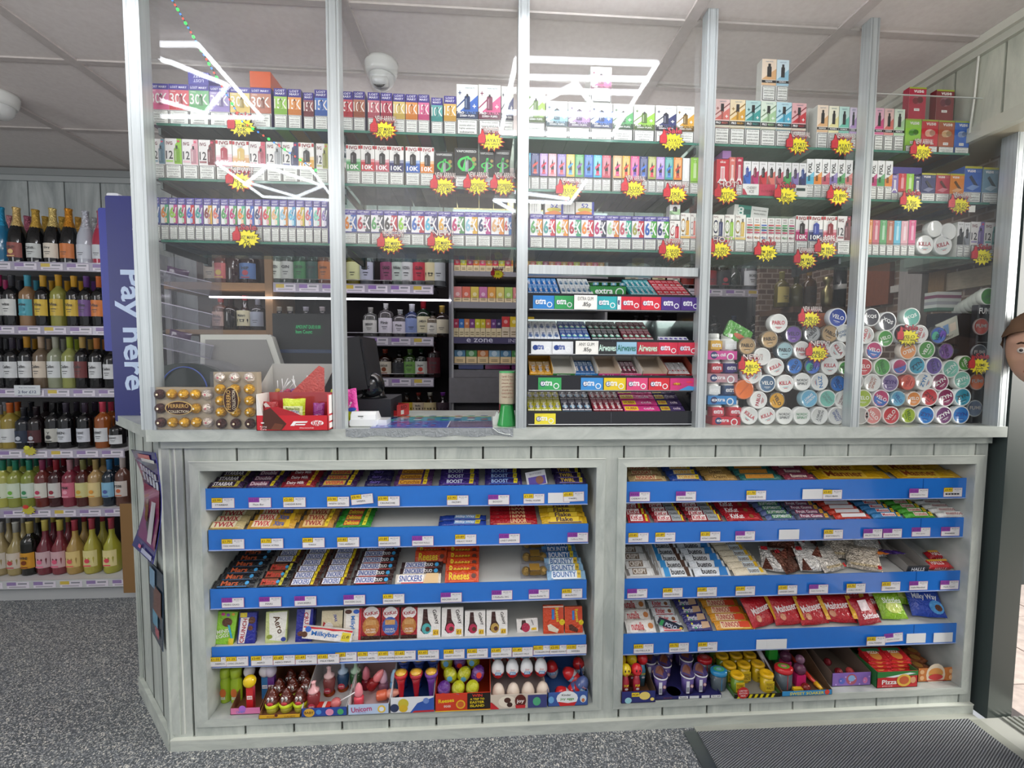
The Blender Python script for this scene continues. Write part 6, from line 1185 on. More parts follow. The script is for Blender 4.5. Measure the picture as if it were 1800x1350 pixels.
block(466,504,1076,S4,'#c2cc8a',[('p',[(.2,.1),(.9,.02),(1,.98),(.15,.96)],'#e8e6dc'),('t','Aero',.6,.58,.4,.6,'#5a3a24',2,-72),('e',.2,.2,.14,.1,'#8a9a3a'),('e',.85,.1,.12,.1,'#3a4a9a')],'pale green bubbly block with brown name, third from left',ry=-2)
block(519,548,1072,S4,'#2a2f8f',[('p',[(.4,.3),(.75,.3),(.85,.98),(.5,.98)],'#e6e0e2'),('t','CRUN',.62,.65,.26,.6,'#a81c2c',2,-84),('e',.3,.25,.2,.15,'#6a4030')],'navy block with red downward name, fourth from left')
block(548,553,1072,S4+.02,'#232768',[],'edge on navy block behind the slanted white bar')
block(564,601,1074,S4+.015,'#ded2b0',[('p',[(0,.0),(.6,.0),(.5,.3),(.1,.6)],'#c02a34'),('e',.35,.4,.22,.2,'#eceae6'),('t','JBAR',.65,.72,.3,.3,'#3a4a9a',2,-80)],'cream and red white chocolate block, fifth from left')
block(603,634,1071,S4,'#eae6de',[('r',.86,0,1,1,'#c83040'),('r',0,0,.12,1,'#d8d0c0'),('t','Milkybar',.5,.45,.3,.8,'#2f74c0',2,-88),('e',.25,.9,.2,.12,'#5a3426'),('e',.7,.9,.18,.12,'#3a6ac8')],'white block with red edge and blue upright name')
x,y,z = rest(0,3,574,.006)
b = MB().box(-.082,0,0,.082,.012,.040,'#e9e5e0','wrap'); b.front(-.082,0,.164,.04,0,[('p',[(0,1),(1,1),(1,.84),(.8,.9),(.6,.82),(.4,.9),(.2,.84),(0,.9)],'#c82f38'),('t','Milkybar',.45,.45,.56,.5,'#2f6fb8',2),('p',[(.78,.1),(.96,.08),(.98,.8),(.8,.8)],'#e2cf3a'),('t','£1.49',.88,.45,.14,.3,'#4a4020',1),('e',.1,.8,.06,.06,'#3a6ac8'),('e',.04,.35,.06,.06,'#5a3a2a')])
tag(b.build('chocolate_block',None,(x,y,z+.019),(math.radians(-8),math.radians(8),0)),'long white and red bar lying slanted across the upright blocks','chocolate block')
for i,(a,c) in enumerate(((634.5,668),(669.5,700.5),(704,733))):
    q = ('#b8783a','#3f5fa8','#b8783a')[i]
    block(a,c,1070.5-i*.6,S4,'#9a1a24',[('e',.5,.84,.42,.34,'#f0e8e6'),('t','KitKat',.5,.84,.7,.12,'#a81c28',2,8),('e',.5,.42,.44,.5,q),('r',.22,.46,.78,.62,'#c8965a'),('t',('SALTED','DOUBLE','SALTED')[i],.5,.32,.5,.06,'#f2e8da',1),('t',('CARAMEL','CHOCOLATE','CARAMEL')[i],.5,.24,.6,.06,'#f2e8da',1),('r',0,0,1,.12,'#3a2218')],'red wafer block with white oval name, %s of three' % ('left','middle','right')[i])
gx_ = ((733,774,1069,'#4fa8a8','turquoise'),(776,814,1069,'#c83a5a','first crimson'),(817,853,1074,'#b02a4a','second crimson'),(855,892,1073,'#b8964a','gold'))
for i,(a,c,yt,sw,nm) in enumerate(gx_):
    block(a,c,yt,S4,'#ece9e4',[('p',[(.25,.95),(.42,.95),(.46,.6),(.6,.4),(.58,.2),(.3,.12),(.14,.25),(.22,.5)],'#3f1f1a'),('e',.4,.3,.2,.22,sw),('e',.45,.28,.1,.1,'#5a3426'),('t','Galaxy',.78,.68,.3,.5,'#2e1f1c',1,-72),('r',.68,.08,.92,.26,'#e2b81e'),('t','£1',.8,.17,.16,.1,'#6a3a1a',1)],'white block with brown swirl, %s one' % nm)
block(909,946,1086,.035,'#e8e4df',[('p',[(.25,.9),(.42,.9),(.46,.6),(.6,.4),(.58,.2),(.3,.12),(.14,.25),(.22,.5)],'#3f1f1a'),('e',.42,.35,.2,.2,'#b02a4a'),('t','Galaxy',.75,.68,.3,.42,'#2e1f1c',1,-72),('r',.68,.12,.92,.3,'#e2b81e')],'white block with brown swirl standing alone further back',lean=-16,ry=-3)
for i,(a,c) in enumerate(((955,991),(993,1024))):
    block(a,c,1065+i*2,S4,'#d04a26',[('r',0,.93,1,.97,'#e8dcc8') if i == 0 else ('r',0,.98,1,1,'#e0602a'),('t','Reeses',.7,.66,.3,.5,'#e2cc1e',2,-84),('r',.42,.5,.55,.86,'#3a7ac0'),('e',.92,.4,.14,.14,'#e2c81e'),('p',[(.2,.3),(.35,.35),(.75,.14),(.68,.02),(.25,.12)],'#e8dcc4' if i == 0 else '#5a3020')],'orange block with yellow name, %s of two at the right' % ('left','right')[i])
# ---- bags on the right cabinet's third and fourth shelves
rb = random.Random(11)
def heap(side,k,px0,px1,n,rows,col,els,w,h,what,cat='sweet bag',mat='wrap',lean=-52,s0=.02,ds=.06,grp=None,zl=.012,cols=None,t_=.024,rz_=14):
    c_ = 0
    for r in range(rows):
        for i in range(n):
            s = s0+r*ds+rb.uniform(-.004,.004); px = px0+(px1-px0)*((i+.5+(.25 if r % 2 else 0))/n); x,y,z = rest(side,k,px,s); cc = col if not cols else cols[(i+r) % len(cols)]
            c_ += 1
            bag('sweet_bag',w,h,t_,cc,els,(x,y,z+zl+r*.004),(math.radians(lean+rb.uniform(-5,5)),0,math.radians(rb.uniform(-rz_,rz_))),'%s, %s in the %s row, %s shelf' % (what,nth(i,n),('front','second','third','back')[r],('top','second','third','fourth')[k]),cat,grp,mat=mat)
heap(1,3,1322,1500,4,3,'#b01a26',[('t','Maltesers',.5,.55,.8,.24,'#f0e6e6',2,8),('r',.84,.1,.98,.9,'#d8a42a'),('e',.25,.25,.1,.1,'#c88a6a')],.115,.10,'glossy red malt sweet bag',grp='red malt sweet bags',lean=-40,ds=.07,t_=.034,rz_=20)
heap(1,3,1500,1560,1,3,'#a81a2a',[('r',.2,.5,.6,.9,'#e6d4d8'),('t','Skittles',.5,.3,.7,.2,'#e8dce0',2)],.10,.09,'crimson bag with barcode',s0=.006,lean=-40,t_=.03)
heap(1,3,1545,1600,1,3,'#8fbf2a',[('e',.5,.4,.3,.2,'#c8d86a'),('t','Skittles',.5,.65,.7,.2,'#e8f0d8',2)],.10,.095,'acid green sweet bag',s0=.03,lean=-40,t_=.03)
heap(1,3,1600,1665,1,3,'#2448b0',[('t','Milky Way',.45,.6,.7,.22,'#e6ecf8',2),('e',.7,.3,.2,.2,'#4f9ad8'),('e',.75,.28,.1,.1,'#5a3426')],.12,.11,'blue star bag',s0=.03,lean=-35,t_=.034)
heap(1,2,1346,1445,3,3,'#c9c6c2',[('p',[(0,0),(.4,0),(.2,.5)],'#5a3226'),('p',[(.6,.6),(1,.5),(1,1)],'#6a3a2c'),('r',.05,.8,.3,.95,'#c02a34')],.09,.09,'brown and silver foil bag',mat='foil',cols=['#c9c6c2','#6a4436','#d6d4d0'],grp='silver foil bags',lean=-42,rz_=40)
heap(1,2,1442,1545,2,3,'#cfcac2',[('r',.1,.1,.9,.2,'#b8a888'),('r',.85,.05,.95,.2,'#c82a30')],.11,.09,'creased silver foil packet',mat='foil',cols=['#cfcac2','#bdb3a4','#d8d5cf'],grp='silver foil bags',lean=-42,rz_=30)
for i in range(3):
    x,y,z = rest(1,2,1556,.05+i*.002); b = MB()
for i,(px,py0,c,nm) in enumerate(((1548,0,'#d8782a','orange'),(1563,0,'#3a2068','purple'),(1578,0,'#432a78','violet'))):
    x,y,z = rest(1,2,px-4,.012); o = link(barmesh(.21,.022,.012,c,[('t','Curly Wurly' if i else 'Caramel',.35,.5,.4,.5,'#f0e0d8',2)]),'chocolate_bar',None,(x-.0,y+.10,z+.040),(0,-math.atan(TILT),math.radians(108)))
    o.rotation_euler = (math.radians(0),math.radians(14),math.radians(112)); tag(o,'%s ribbon shaped bar lying towards the back, third shelf right cabinet' % nm,'chocolate bar')
x,y,z = rest(1,2,1592,.012)
def open_box(name,x,y,z,w,d,h,hf,col,cin,rot,label,cat='carton',fel=(),dip=False,side=None):
    b = MB(); T = .0015
    b.box(0,0,0,w,T,hf,col).box(0,0,0,T,d,hf+.0,side or cin).box(w-T,0,0,w,d,hf,side or cin).box(0,d-T,0,w,d,h,cin).box(0,0,0,w,d,T,cin)
    b.add([(0,0,hf),(T,0,hf),(T,d,hf),(0,d,hf),(0,d,h),(T,d,h)],[(0,3,4),(1,5,2),(0,4,5,1)],side or cin)
    b.add([(w-T,0,hf),(w,0,hf),(w,d,hf),(w-T,d,hf),(w-T,d,h),(w,d,h)],[(0,3,4),(1,5,2),(0,4,5,1)],side or cin)
    if fel: b.front(0,0,w,hf,0,list(fel))
    return tag(b.build(name,None,(x,y,z+.001),rot),label,cat)
open_box('halls_box',x,y,z,.085,.18,.06,.03,'#23282e','#8a8783',(math.atan(TILT),0,math.radians(0)),'black fronted grey lozenge box, third shelf right cabinet',fel=[('t','HALLS',.5,.5,.6,.5,'#eef0f2',2)]).name = 'lozenge_box'
for i,(c,tx) in enumerate((('#c82f34','red'),('#a81e2a','dark red'),('#b8303a','wine red'),('#c83a3a','bright red'))):
    x,y,z = rest(1,2,1652,.02+i*.05); o = link(barmesh(.10,.034,.024,c,[('t','HALLS',.4,.5,.5,.5,'#f2e0e0',2),('r',.1,.7,.9,.95,'#e0a83a')]),'lozenge_packet',None,(x,y+.016,z+.0065),(math.atan(TILT)+.2,0,0)); tag(o,'%s lozenge packet, %s from the front at the right end' % (tx,ORD[i+1]),'lozenge packet')
x,y,z = rest(1,2,1100,.006)
open_box('bar_box',x,y,z,.13,.2,.09,.022,'#d8d6d2','#b3b1ad',(math.atan(TILT),0,0),'white open box of crisp bars, third shelf right cabinet',side='#c9c7c4')
# ================= bottom decks =================
ZD = OB+.002
def D_(px,py): q = PZ(px,py,ZD+.0008); return q
def deckbox(px0,px1,pyf,d,hf,hb,col,cin,label,fel=(),side=None,yb=None):
    a,c = D_(px0,pyf),D_(px1,pyf-(px1-px0)*.028); y = max(min(a.y,.30),-.016)
    w = PY(px1,pyf,y).x-PY(px0,pyf,y).x
    o = open_box('display_carton',PY(px0,pyf,y).x,y,ZD,w,d,hb,hf,col,cin,(0,0,0),label,'display carton',fel,side=side)
    return PY(px0,pyf,y).x,y,w
# left deck
a = deckbox(405,458,1257,.20,.022,.10,'#d87aa8','#7a5238','pink fronted brown carton of sweet tubes, left deck',[('e',.4,.9,.12,.12,'#a86ac8'),('t','CANDY',.35,.4,.3,.4,'#5a78c8',2)],side='#7a5238')
def tubebot(x,y,z,R,H,col,cap,label,cat='sweet bottle',knob=None,els=None,grp=None):
    t = tag(empty('sweet_bottle',(x,y,z)),label,cat,grp)
    MB().lathe([(R*.95,0),(R,.003),(R,H*.62),(R*.8,H*.7),(R*.8,H*.72)],col,'gloss',16).front(-R*.7,H*.1,R*1.4,H*.45,-R-.0004,els or [('e',.5,.5,.4,.5,'#e8e2d8'),('t','SOUR',.5,.5,.6,.3,'#7a2a2a',2)]).build('body',t)
    MB().lathe([(R*.8,H*.72),(R*.98,H*.74),(R*.98,H*.96),(R*.6,H),(0,H)],cap,'gloss',16).build('cap',t)
    return t
for i,px in enumerate((395,414)):
    q = PZ(px,1234,ZD); tubebot(q.x,q.y+.01,ZD,.0185,.12,'#9ab82a','#a8c22f','lime green sour sweet bottle, %s of two at the left end' % ('left','right')[i],els=[('e',.5,.5,.4,.6,'#c86a2a'),('t','SOUR',.5,.15,.6,.3,'#efe8e8',2)])
for i,(px,c,c2) in enumerate(((427,'#a84a6a','#dcd8dc'),(441,'#c8282c','#e2c018'),(455,'#3a7ab0','#d8d4dc'),(466,'#6a3a8a','#d0c8d8'))):
    q = PZ(px,1247,ZD); x = q.x; y = max(q.y,a[1]+.02)
    if i != 1: y += .05
    t = tag(empty('sweet_dispenser',(x,y,ZD+.002)),'%s sweet dispenser with %s top in the pink fronted carton' % (('rose','red','blue','violet')[i],('white','yellow ball','white','pale')[i]),'sweet dispenser')
    MB().box(-.011,-.006,0,.011,.01,.085,c,'gloss').front(-.011,0,.022,.085,-.006,[('r',.1,.45,.9,.6,'#efe9e4'),('t','candy',.5,.52,.7,.1,c,2)]).build('body',t)
    MB().ball((0,-.002,.10),.021 if i == 1 else .019,.018,.021,c2,'gloss',14,10).build('top',t)
A2 = deckbox(455,528,1269,.19,.012,.10,'#d8a828','#7a5238','brown carton with yellow front of swirl sweets, left deck',[('t','POOP',.3,.5,.2,.5,'#8a3a1a',1),('e',.42,.9,.04,.04,'#5a2420'),('t','CANDY',.75,.5,.3,.5,'#7a5a1a',1)],side='#8a6040')
k_ = 0
for r,(n_,yy,zz) in enumerate(((3,.035,0),(3,.085,0),(2,.13,.0))):
    for i in range(n_):
        x = A2[0]+.030+i*.046+(.02 if r == 2 else 0); y = A2[1]+yy; k_ += 1
        t = tag(empty('swirl_candy',(x,y,ZD+.002)),'brown swirl candy pot with googly eyes, %s in the %s row' % (nth(i,n_),('front','middle','back')[r]),'candy pot','brown swirl candy pots')
        MB().lathe([(.018,0),(.020,.003),(.021,.022)],'#a8a23a','tint' if 0 else 'gloss',16).build('cup',t)
        MB().lathe([(.023,.020),(.024,.022),(.024,.030),(.021,.032)],'#c8d82a','gloss',16).build('rim',t)
        MB().lathe([(.021,.030),(.024,.037),(.021,.044),(.019,.045),(.020,.051),(.016,.058),(.013,.059),(.013,.064),(.007,.073),(.0,.078)],'#5a2418','gloss',16).build('swirl',t)
        MB().ball((-.006,-.018,.052),.0048,.003,.007,'#eceae8','gloss',8,6).ball((.006,-.018,.052),.0048,.003,.007,'#eceae8','gloss',8,6).box(-.0072,-.0215,.050,-.0048,-.0205,.055,'#111111').box(.0048,-.0215,.050,.0072,-.0205,.055,'#111111').build('eyes',t)
        if r == 0: MB().ball((0,-.021,.037),.011,.004,.006,'#b82a34','gloss',10,6).build('mouth',t)
A3 = deckbox(530,610,1268,.20,.030,.11,'#2a4a9a','#c8c8c8','white carton with blue front of toy sweet bottles, left deck',[('e',.17,.5,.12,.1,'#d8a838'),('t','BABY',.17,.5,.2,.3,'#5a3a1a',2),('e',.38,.55,.06,.06,'#4a90d8'),('e',.62,.5,.09,.08,'#e090b0'),('e',.86,.5,.07,.07,'#4aa868')],side='#d8d8d6')
for i,(dx,dy,c) in enumerate(((.030,.03,'#c85a60'),(.058,.10,'#c87a78'),(.100,.12,'#5a88b8'),(.145,.12,'#5a9a62'))):
    t = tag(empty('toy_bottle',(A3[0]+dx,A3[1]+dy,ZD+.002)),'clear toy sweet bottle with %s drink, white carton' % ('red','rose','blue','green')[i],'toy bottle')
    MB().lathe([(.017,0),(.020,.006),(.016,.014),(.019,.03),(.021,.05),(.017,.066)],c,'tint',16,cols=['#d86a2a','#d86a2a',c,c,c]).build('body',t)
    MB().lathe([(.018,.066),(.018,.072),(.007,.08),(.006,.095),(.009,.10),(0,.104)],lt(c,.5),'gloss',14).build('teat',t)
    MB().front(-.012,.018,.024,.018,-.0215,[('e',.5,.5,.5,.45,'#b83a4a'),('t','candy',.5,.5,.7,.4,'#f0e6e6',2)]).build('label',t)
t = tag(empty('lollipop',(A3[0]+.075,A3[1]+.025,ZD+.014),(0,math.radians(0),0)),'red and white striped dummy lollipop lying in the white carton','lollipop')
MB().ball((.03,0,.012),.018,.016,.018,'#c86a6a','gloss',12,8).build('sweet',t); MB().box(-.03,-.012,-.010,.014,.012,.010,'#d03a30','gloss').box(-.012,-.0125,-.0105,-.002,.0125,.0105,'#e8e4e0','gloss').build('handle',t); MB().tube([(.045,0,.02),(.10,.01,.045)],.0022,'#eef0f0','gloss').build('stick',t)
A4 = deckbox(612,684,1273,.20,.036,.11,'#b8cbe6','#c8b0b0','pale blue fronted carton with pink writing of unicorn sweets, left deck',[('t','Unicorn',.33,.55,.5,.5,'#b82a6a',2,4),('t','magic candy',.33,.22,.4,.12,'#8a5ab0',0),('e',.82,.5,.1,.1,'#e2c04a'),('e',.82,.5,.06,.06,'#dfe8f4')],side='#d8d4d4')
for i,(dx,dy,rz,c,kind) in enumerate(((.025,.04,0,'#d84a5a',0),(.05,.09,35,'#e0464a',1),(.085,.05,80,'#d86a4a',1),(.095,.10,10,'#d89ab8',0),(.135,.10,0,'#6ab0dc',2),(.03,.12,0,'#c83a50',0))):
    lab = '%s unicorn sweet toy, pale blue fronted carton' % ('red striped','scarlet','coral','pale pink','sky blue','crimson')[i]
    t = tag(empty('toy_sweet',(A4[0]+dx,A4[1]+dy,ZD+.003),(0,math.radians(rz),0) if kind == 1 else (0,0,0)),lab,'toy sweet')
    if kind == 1: t.location.z += .022; t.location.x -= .0
    MB().lathe([(.014,0),(.017,.004),(.017,.03),(.012,.036)],c,'tint' if i % 2 else 'gloss',14).build('base',t)
    MB().lathe([(.012,.036),(.015,.045),(.012,.065),(.006,.078),(0,.082)],lt(c,.35),'gloss',14).build('top',t)
# paw patrol like carton: plain paw prints
A5 = deckbox(686,763,1262,.20,.055,.12,'#dfe2e6','#23407a','white and blue carton of torch shaped lollies, left deck',[('p',[(.45,0),(.62,.6),(1,.95),(1,0)],'#2f56a8'),('p',[(.5,0),(1,.02),(1,.14),(.55,.12)],'#b8282c'),('e',.3,.6,.12,.12,'#c8b83a'),('e',.3,.3,.10,.09,'#cfae2a'),('e',.1,.35,.1,.1,'#2f3a5a'),('e',.82,.75,.07,.07,'#6a88c8')],side='#d0d3d8')
for r in range(2):
    for i in range(3):
        c = (('#b8242c','red'),('#a82430','dark red'),('#6a3a90','violet'))[i]; x = A5[0]+.028+i*.052; y = A5[1]+.05+r*.07
        t = tag(empty('torch_lolly',(x,y,ZD+.002)),'%s torch shaped lolly with yellow badge top, %s row' % (c[1],('front','back')[r]),'lolly','torch shaped lollies')
        MB().lathe([(.010,0),(.010,.012),(.007,.016),(.013,.07),(.019,.095)],c[0] if r == 0 else '#26408a','gloss',16).build('cone',t); MB().lathe([(.021,.092),(.023,.096),(.023,.104),(.020,.106)],c[0] if r == 0 else '#26408a','gloss',16).build('rim',t)
        b = MB(); b.T = Matrix.Translation((0,-.002,.106)) @ Matrix.Rotation(math.radians(0),4,'X'); b.lathe([(.019,0),(.019,.004),(.006,.010),(0,.011)],'#d8a83a','gloss',16); b.build('badge',t)
A6 = deckbox(765,862,1264,.22,.062,.13,'#c83a22','#a83418','tall orange carton of foil chocolate eggs, left deck',[('t','Reeses',.2,.60,.28,.22,'#e8d01e',2,4),('t','EGGS',.22,.28,.12,.12,'#efe6dc',2),('r',.58,.06,1,.98,'#1c1512'),('t','WIN',.76,.84,.24,.16,'#d83a2a',2),('t','A TRIP TO',.76,.64,.26,.12,'#e2c81e',2),('t','EASTER',.76,.46,.26,.14,'#e2c81e',2),('t','ISLAND',.76,.26,.26,.14,'#e2c81e',2),('r',0,0,1,.05,'#e2b81e'),('e',.46,.38,.085,.085,'#e2b02a'),('e',.46,.38,.06,.06,'#c8602a')],side='#c83a22')
rb2 = random.Random(5)
n_e = 0
for r in range(4):
    for i in range(4):
        x = A6[0]+.028+i*.0485+(.018 if r % 2 else 0); 
        if x > A6[0]+A6[2]-.02: continue
        y = A6[1]+.025+r*.050; z = ZD+.050+r*.013; pc = (r+i) % 3 == 0; n_e += 1
        b = MB(); b.T = Matrix.Rotation(rb2.uniform(-.6,.6),4,'Y') @ Matrix.Rotation(rb2.uniform(-.5,.5),4,'X'); c = '#5a2a80' if pc else '#b8ba22'
        b.lathe([(0,-.027),(.013,-.025),(.021,-.014),(.023,0),(.020,.014),(.012,.025),(0,.029)],c,'wrap',14,cols=[c,c,c,lt(c,.2),c,c])
        b.front(-.012,-.008,.024,.018,-.0235,[('e',.5,.5,.4,.4,'#d83a2a' if pc else '#6ab0d8')])
        o = b.build('foil_egg',None,(x,y,z+.012)); tag(o,'%s foil egg, %s in the %s row of the orange carton' % (('purple','yellow')[not pc],nth(i,4),('front','second','third','back')[r]),'chocolate egg','foil eggs in the orange carton')
A7 = deckbox(862,961,1251,.20,.050,.055,'#d8ccc0','#b8a89c','cream fronted tray with chocolate swirl holding white eggs, left deck',[('r',0,0,1,1,'#d0c4b4'),('e',.3,.5,.16,.105,'#e6dccb'),('e',.3,.6,.06,.05,'#4a2a20'),('e',.34,.28,.05,.045,'#3a2018'),('r',.66,0,1,.92,'#3a4078'),('e',.82,.45,.07,.08,'#4fa87a'),('p',[(0,0),(.16,0),(.02,.5),(0,.5)],'#c02a30'),('e',.53,.55,.10,.115,'#5a2018'),('t','joy',.53,.5,.16,.3,'#f2ece6',2),('p',[(.45,.02),(.61,.02),(.62,.25),(.44,.25)],'#c02a30')],side='#c8bcb0')
def kegg(x,y,z,label,white='#eceef0',low='#c8282c',tilt=0):
    b = MB(); b.T = Matrix.Rotation(tilt,4,'Y')
    b.lathe([(0,0),(.012,.001),(.020,.012),(.0235,.026),(.0225,.040),(.016,.056),(.008,.064),(0,.066)],white,'gloss',16,cols=[low,low,low,white,white,white,white])
    b.front(-.015,.022,.03,.026,-.0242,[('t','Joy',.5,.75,.6,.35,'#d8a0a0',2),('r',.15,.1,.85,.5,'#5aa0d0'),('t','MAX',.5,.3,.5,.3,'#f2f4f6',1)])
    return tag(b.build('chocolate_egg',None,(x,y,z)),label,'chocolate egg','red and white chocolate eggs')
for r in range(3):
    for i in range(4):
        x = A7[0]+.028+i*.052; y = A7[1]+.03+r*.055; z = ZD+.003+(.048 if r >= 1 else 0)+(.015 if r == 2 else 0)
        if r == 0:
            kegg(x,y,ZD+.003,'clear capped egg with coloured toy top, %s in the front row' % nth(i,4),'#d8c8b8','#b85a3a')
        else: kegg(x,y,z,'white and red egg, %s in the %s row of the cream tray' % (nth(i,4),('','middle','back')[r]))
b = MB().box(0,0,0,A7[2],.11,.047,'#c9b3a8','clearplastic'); tag(b.build('egg_riser',None,(A7[0],A7[1]+.056,ZD+.003)),'clear plastic riser under the rear white eggs','riser')
A8 = deckbox(963,1033,1247,.19,.050,.054,'#3a5aa0','#33558f','blue fronted egg carton with large white egg shape, left deck',[('e',.48,.56,.27,.19,'#e8ecee'),('t','Kinder',.46,.80,.26,.14,'#2a2a2a',2),('t','joy eggs',.48,.5,.5,.22,'#5a9a4a',2),('p',[(.3,.02),(.66,.02),(.72,.3),(.5,.22),(.25,.34)],'#c8282c'),('e',.08,.5,.07,.09,'#6aa8d8'),('e',.88,.5,.08,.1,'#c8d8e6'),('e',.88,.4,.04,.05,'#c87a4a')],side='#2f4a88')
for i,(dx,dy,dz,tl) in enumerate(((.035,.035,.03,-.6),(.075,.10,.055,-.5),(.11,.09,.045,.15),(.03,.14,.06,.2),(.13,.15,.06,.0),(.11,.04,.012,.5),(.08,.05,.002,1.0))):
    kegg(A8[0]+dx,A8[1]+dy,ZD+.003+dz,'red capped egg piled in the blue carton, %s from the front left' % ORD[i+1],'#c8cdd4' if i < 5 else '#4a5a8a','#c8282c',tl+math.pi*(.88 if i < 5 else 0))
# right deck
B1 = deckbox(1092,1152,1240,.20,.042,.10,'#2a2f70','#6a4a34','navy fronted brown carton of smiling pop sweets, right deck',[('e',.68,.6,.16,.12,'#e8d070'),('r',.3,.55,.52,.9,'#e8d42a'),('t','POP',.41,.72,.18,.2,'#7a2a2a',2),('e',.2,.25,.1,.09,'#9ad0d8'),('e',.9,.3,.06,.05,'#e8d070')],side='#5a4a3a')
for r in range(3):
    for i in range(3):
        c = (('#dcc01a','yellow'),('#c8242c','red'),('#d8b81a','golden'))[(i+ (r == 1)*2) % 3] if r < 2 else (('#d8b81a','golden'),('#c8242c','red'),('#dcc01a','yellow'))[i]
        if r == 0 and i == 2: continue
        x = B1[0]+.023+i*.040; y = B1[1]+.03+r*.055
        t = tag(empty('pop_sweet',(x,y,ZD+.003)),'%s ball topped pop sweet, %s in the %s row' % (c[1],nth(i,3),('front','middle','back')[r]),'pop sweet','ball topped pop sweets')
        MB().lathe([(.013,0),(.013,.06),(.010,.068),(.009,.08)],'#a83040' if i != 2 else '#4a88a8','gloss',12).front(-.010,.03,.02,.03,-.0133,[('t','POP',.5,.6,.8,.3,'#e8d42a',2),('e',.5,.2,.3,.2,'#d8d8e0')]).build('tube',t)
        b = MB().ball((0,0,.098),.0195,.0195,.021,c[0],'gloss',14,10)
        if r == 0: b.ball((-.006,-.017,.104),.003,.002,.0045,'#20160a','gloss',6,4).ball((.006,-.017,.104),.003,.002,.0045,'#20160a','gloss',6,4).ball((0,-.0175,.092),.006,.003,.0025,'#a81c1c','gloss',8,4)
        b.build('head',t)
B2 = deckbox(1150,1268,1231,.22,.012,.02,'#2a2a62','#2a2a62','navy tray with round holes for chocolate pots, right deck',[('t','choco dip',.2,.5,.24,.5,'#8a4a2a',1),('r',.36,.1,.50,.9,'#dfe2e4'),('t','Nutella',.43,.5,.1,.5,'#333333',1),('r',.52,.1,.66,.9,'#d8dce0'),('r',.7,.1,.82,.9,'#dfe2e4'),('r',.84,.1,.99,.9,'#eceeee'),('t','701188',.915,.5,.12,.5,'#26262a',1)])
def dip(x,y,label,closed=False):
    t = tag(empty('chocolate_pot',(x,y,ZD+.003)),label,'chocolate pot','paper chocolate dip pots')
    MB().lathe([(.018,0),(.0235,.062)],'#5a4a8a','card',18).front(-.014,.008,.028,.045,-.0225,[('r',0,0,.42,1,'#dfe2e8'),('r',.04,.1,.38,.5,'#8a8d96'),('e',.72,.6,.22,.24,'#a06a4a'),('t','dip',.72,.6,.3,.3,'#e8d8e8',2)]).build('cup',t)
    MB().lathe([(.0235,.060),(.0252,.061),(.0252,.064),(.0235,.065)],'#e4e4e6','gloss',18).build('rim',t)
    b = MB(); n = 14; pts = [(.0245*math.cos(6.283*i/n),.0245*math.sin(6.283*i/n),.066+(.020*max(0,math.sin(6.283*i/n))**1.2)) for i in range(n)]
    b.add(pts,[tuple(range(n))],'#3a3068','card').add([(p[0]*.75,p[1]*.75-.001,p[2]+.0008) for p in pts],[tuple(range(n))],'#6a3a28','card'); b.build('lid',t)
pos2 = [(.035,.035,0),(.135,.035,1),(.185,.04,1),(.025,.115,0),(.075,.095,1),(.17,.12,1),(.06,.165,1),(.115,.17,1),(.175,.18,1),(.022,.18,1)]
for i,(dx,dy,_) in enumerate(pos2): dip(B2[0]+dx,B2[1]+dy,'navy paper chocolate pot, %s in the navy tray' % ('front left','front middle','front right','left of the second row','middle of the second row','right of the second row','left centre at the back','right centre at the back','far right at the back','far left at the back')[i])
b = MB().lathe([(0,.0),(.024,0)],'#b8b8b4','card',20); tag(b.build('tray_hole',None,(B2[0]+.085,B2[1]+.035,ZD+.0042)),'empty round hole in the navy tray showing the pale shelf','hole')
def oval_tub(x,y,c,cw,label,R=.028,H=.070,z=None):
    t = tag(empty('sweet_tub',(x,y,ZD+.003 if z is None else z)),label,'sweet tub')
    MB().lathe([(R*.95,0),(R,.003),(R,H*.8)],'#8a9aa4','tint',20,sy=.8).box(-.001,-R*.82,.004,.001,-R*.80,H*.8,c,'gloss').build('body',t)
    MB().lathe([(R*1.04,H*.78),(R*1.06,H*.82),(R*1.06,H*.97),(R*.9,H),(0,H)],c,'gloss',20,sy=.82).build('lid',t)
    b = MB(); b.art((0,0,H+.0004),(1,0,0),(0,1,0),(0,0,1),[('e',0,0,R*.7,R*.5,cw),('e',0,0,R*.35,R*.25,lt(c,.4))],1,1); b.build('label',t)
q = B2[0]+B2[2]
oval_tub(q+.012,B2[1]+.045,'#2a80b0','#4fa86a','blue lidded oval sweet tub at the front, right deck')
oval_tub(q-.008,B2[1]+.11,'#b8242c','#c84a3a','red lidded oval sweet tub behind the blue one',.026)
oval_tub(q-.025,B2[1]+.175,'#2a6a8a','#3a7a9a','teal lidded oval sweet tub at the back',.026)
B3 = deckbox(1291,1372,1236,.22,.014,.03,'#1d1d14','#8a8a84','hazard striped tray of yellow sour tubs, right deck',[('p',[(.05+.12*k,0),(.11+.12*k,0),(.15+.12*k,1),(.09+.12*k,1)],'#d8c81e') for k in range(7)],side='#3f6a30')
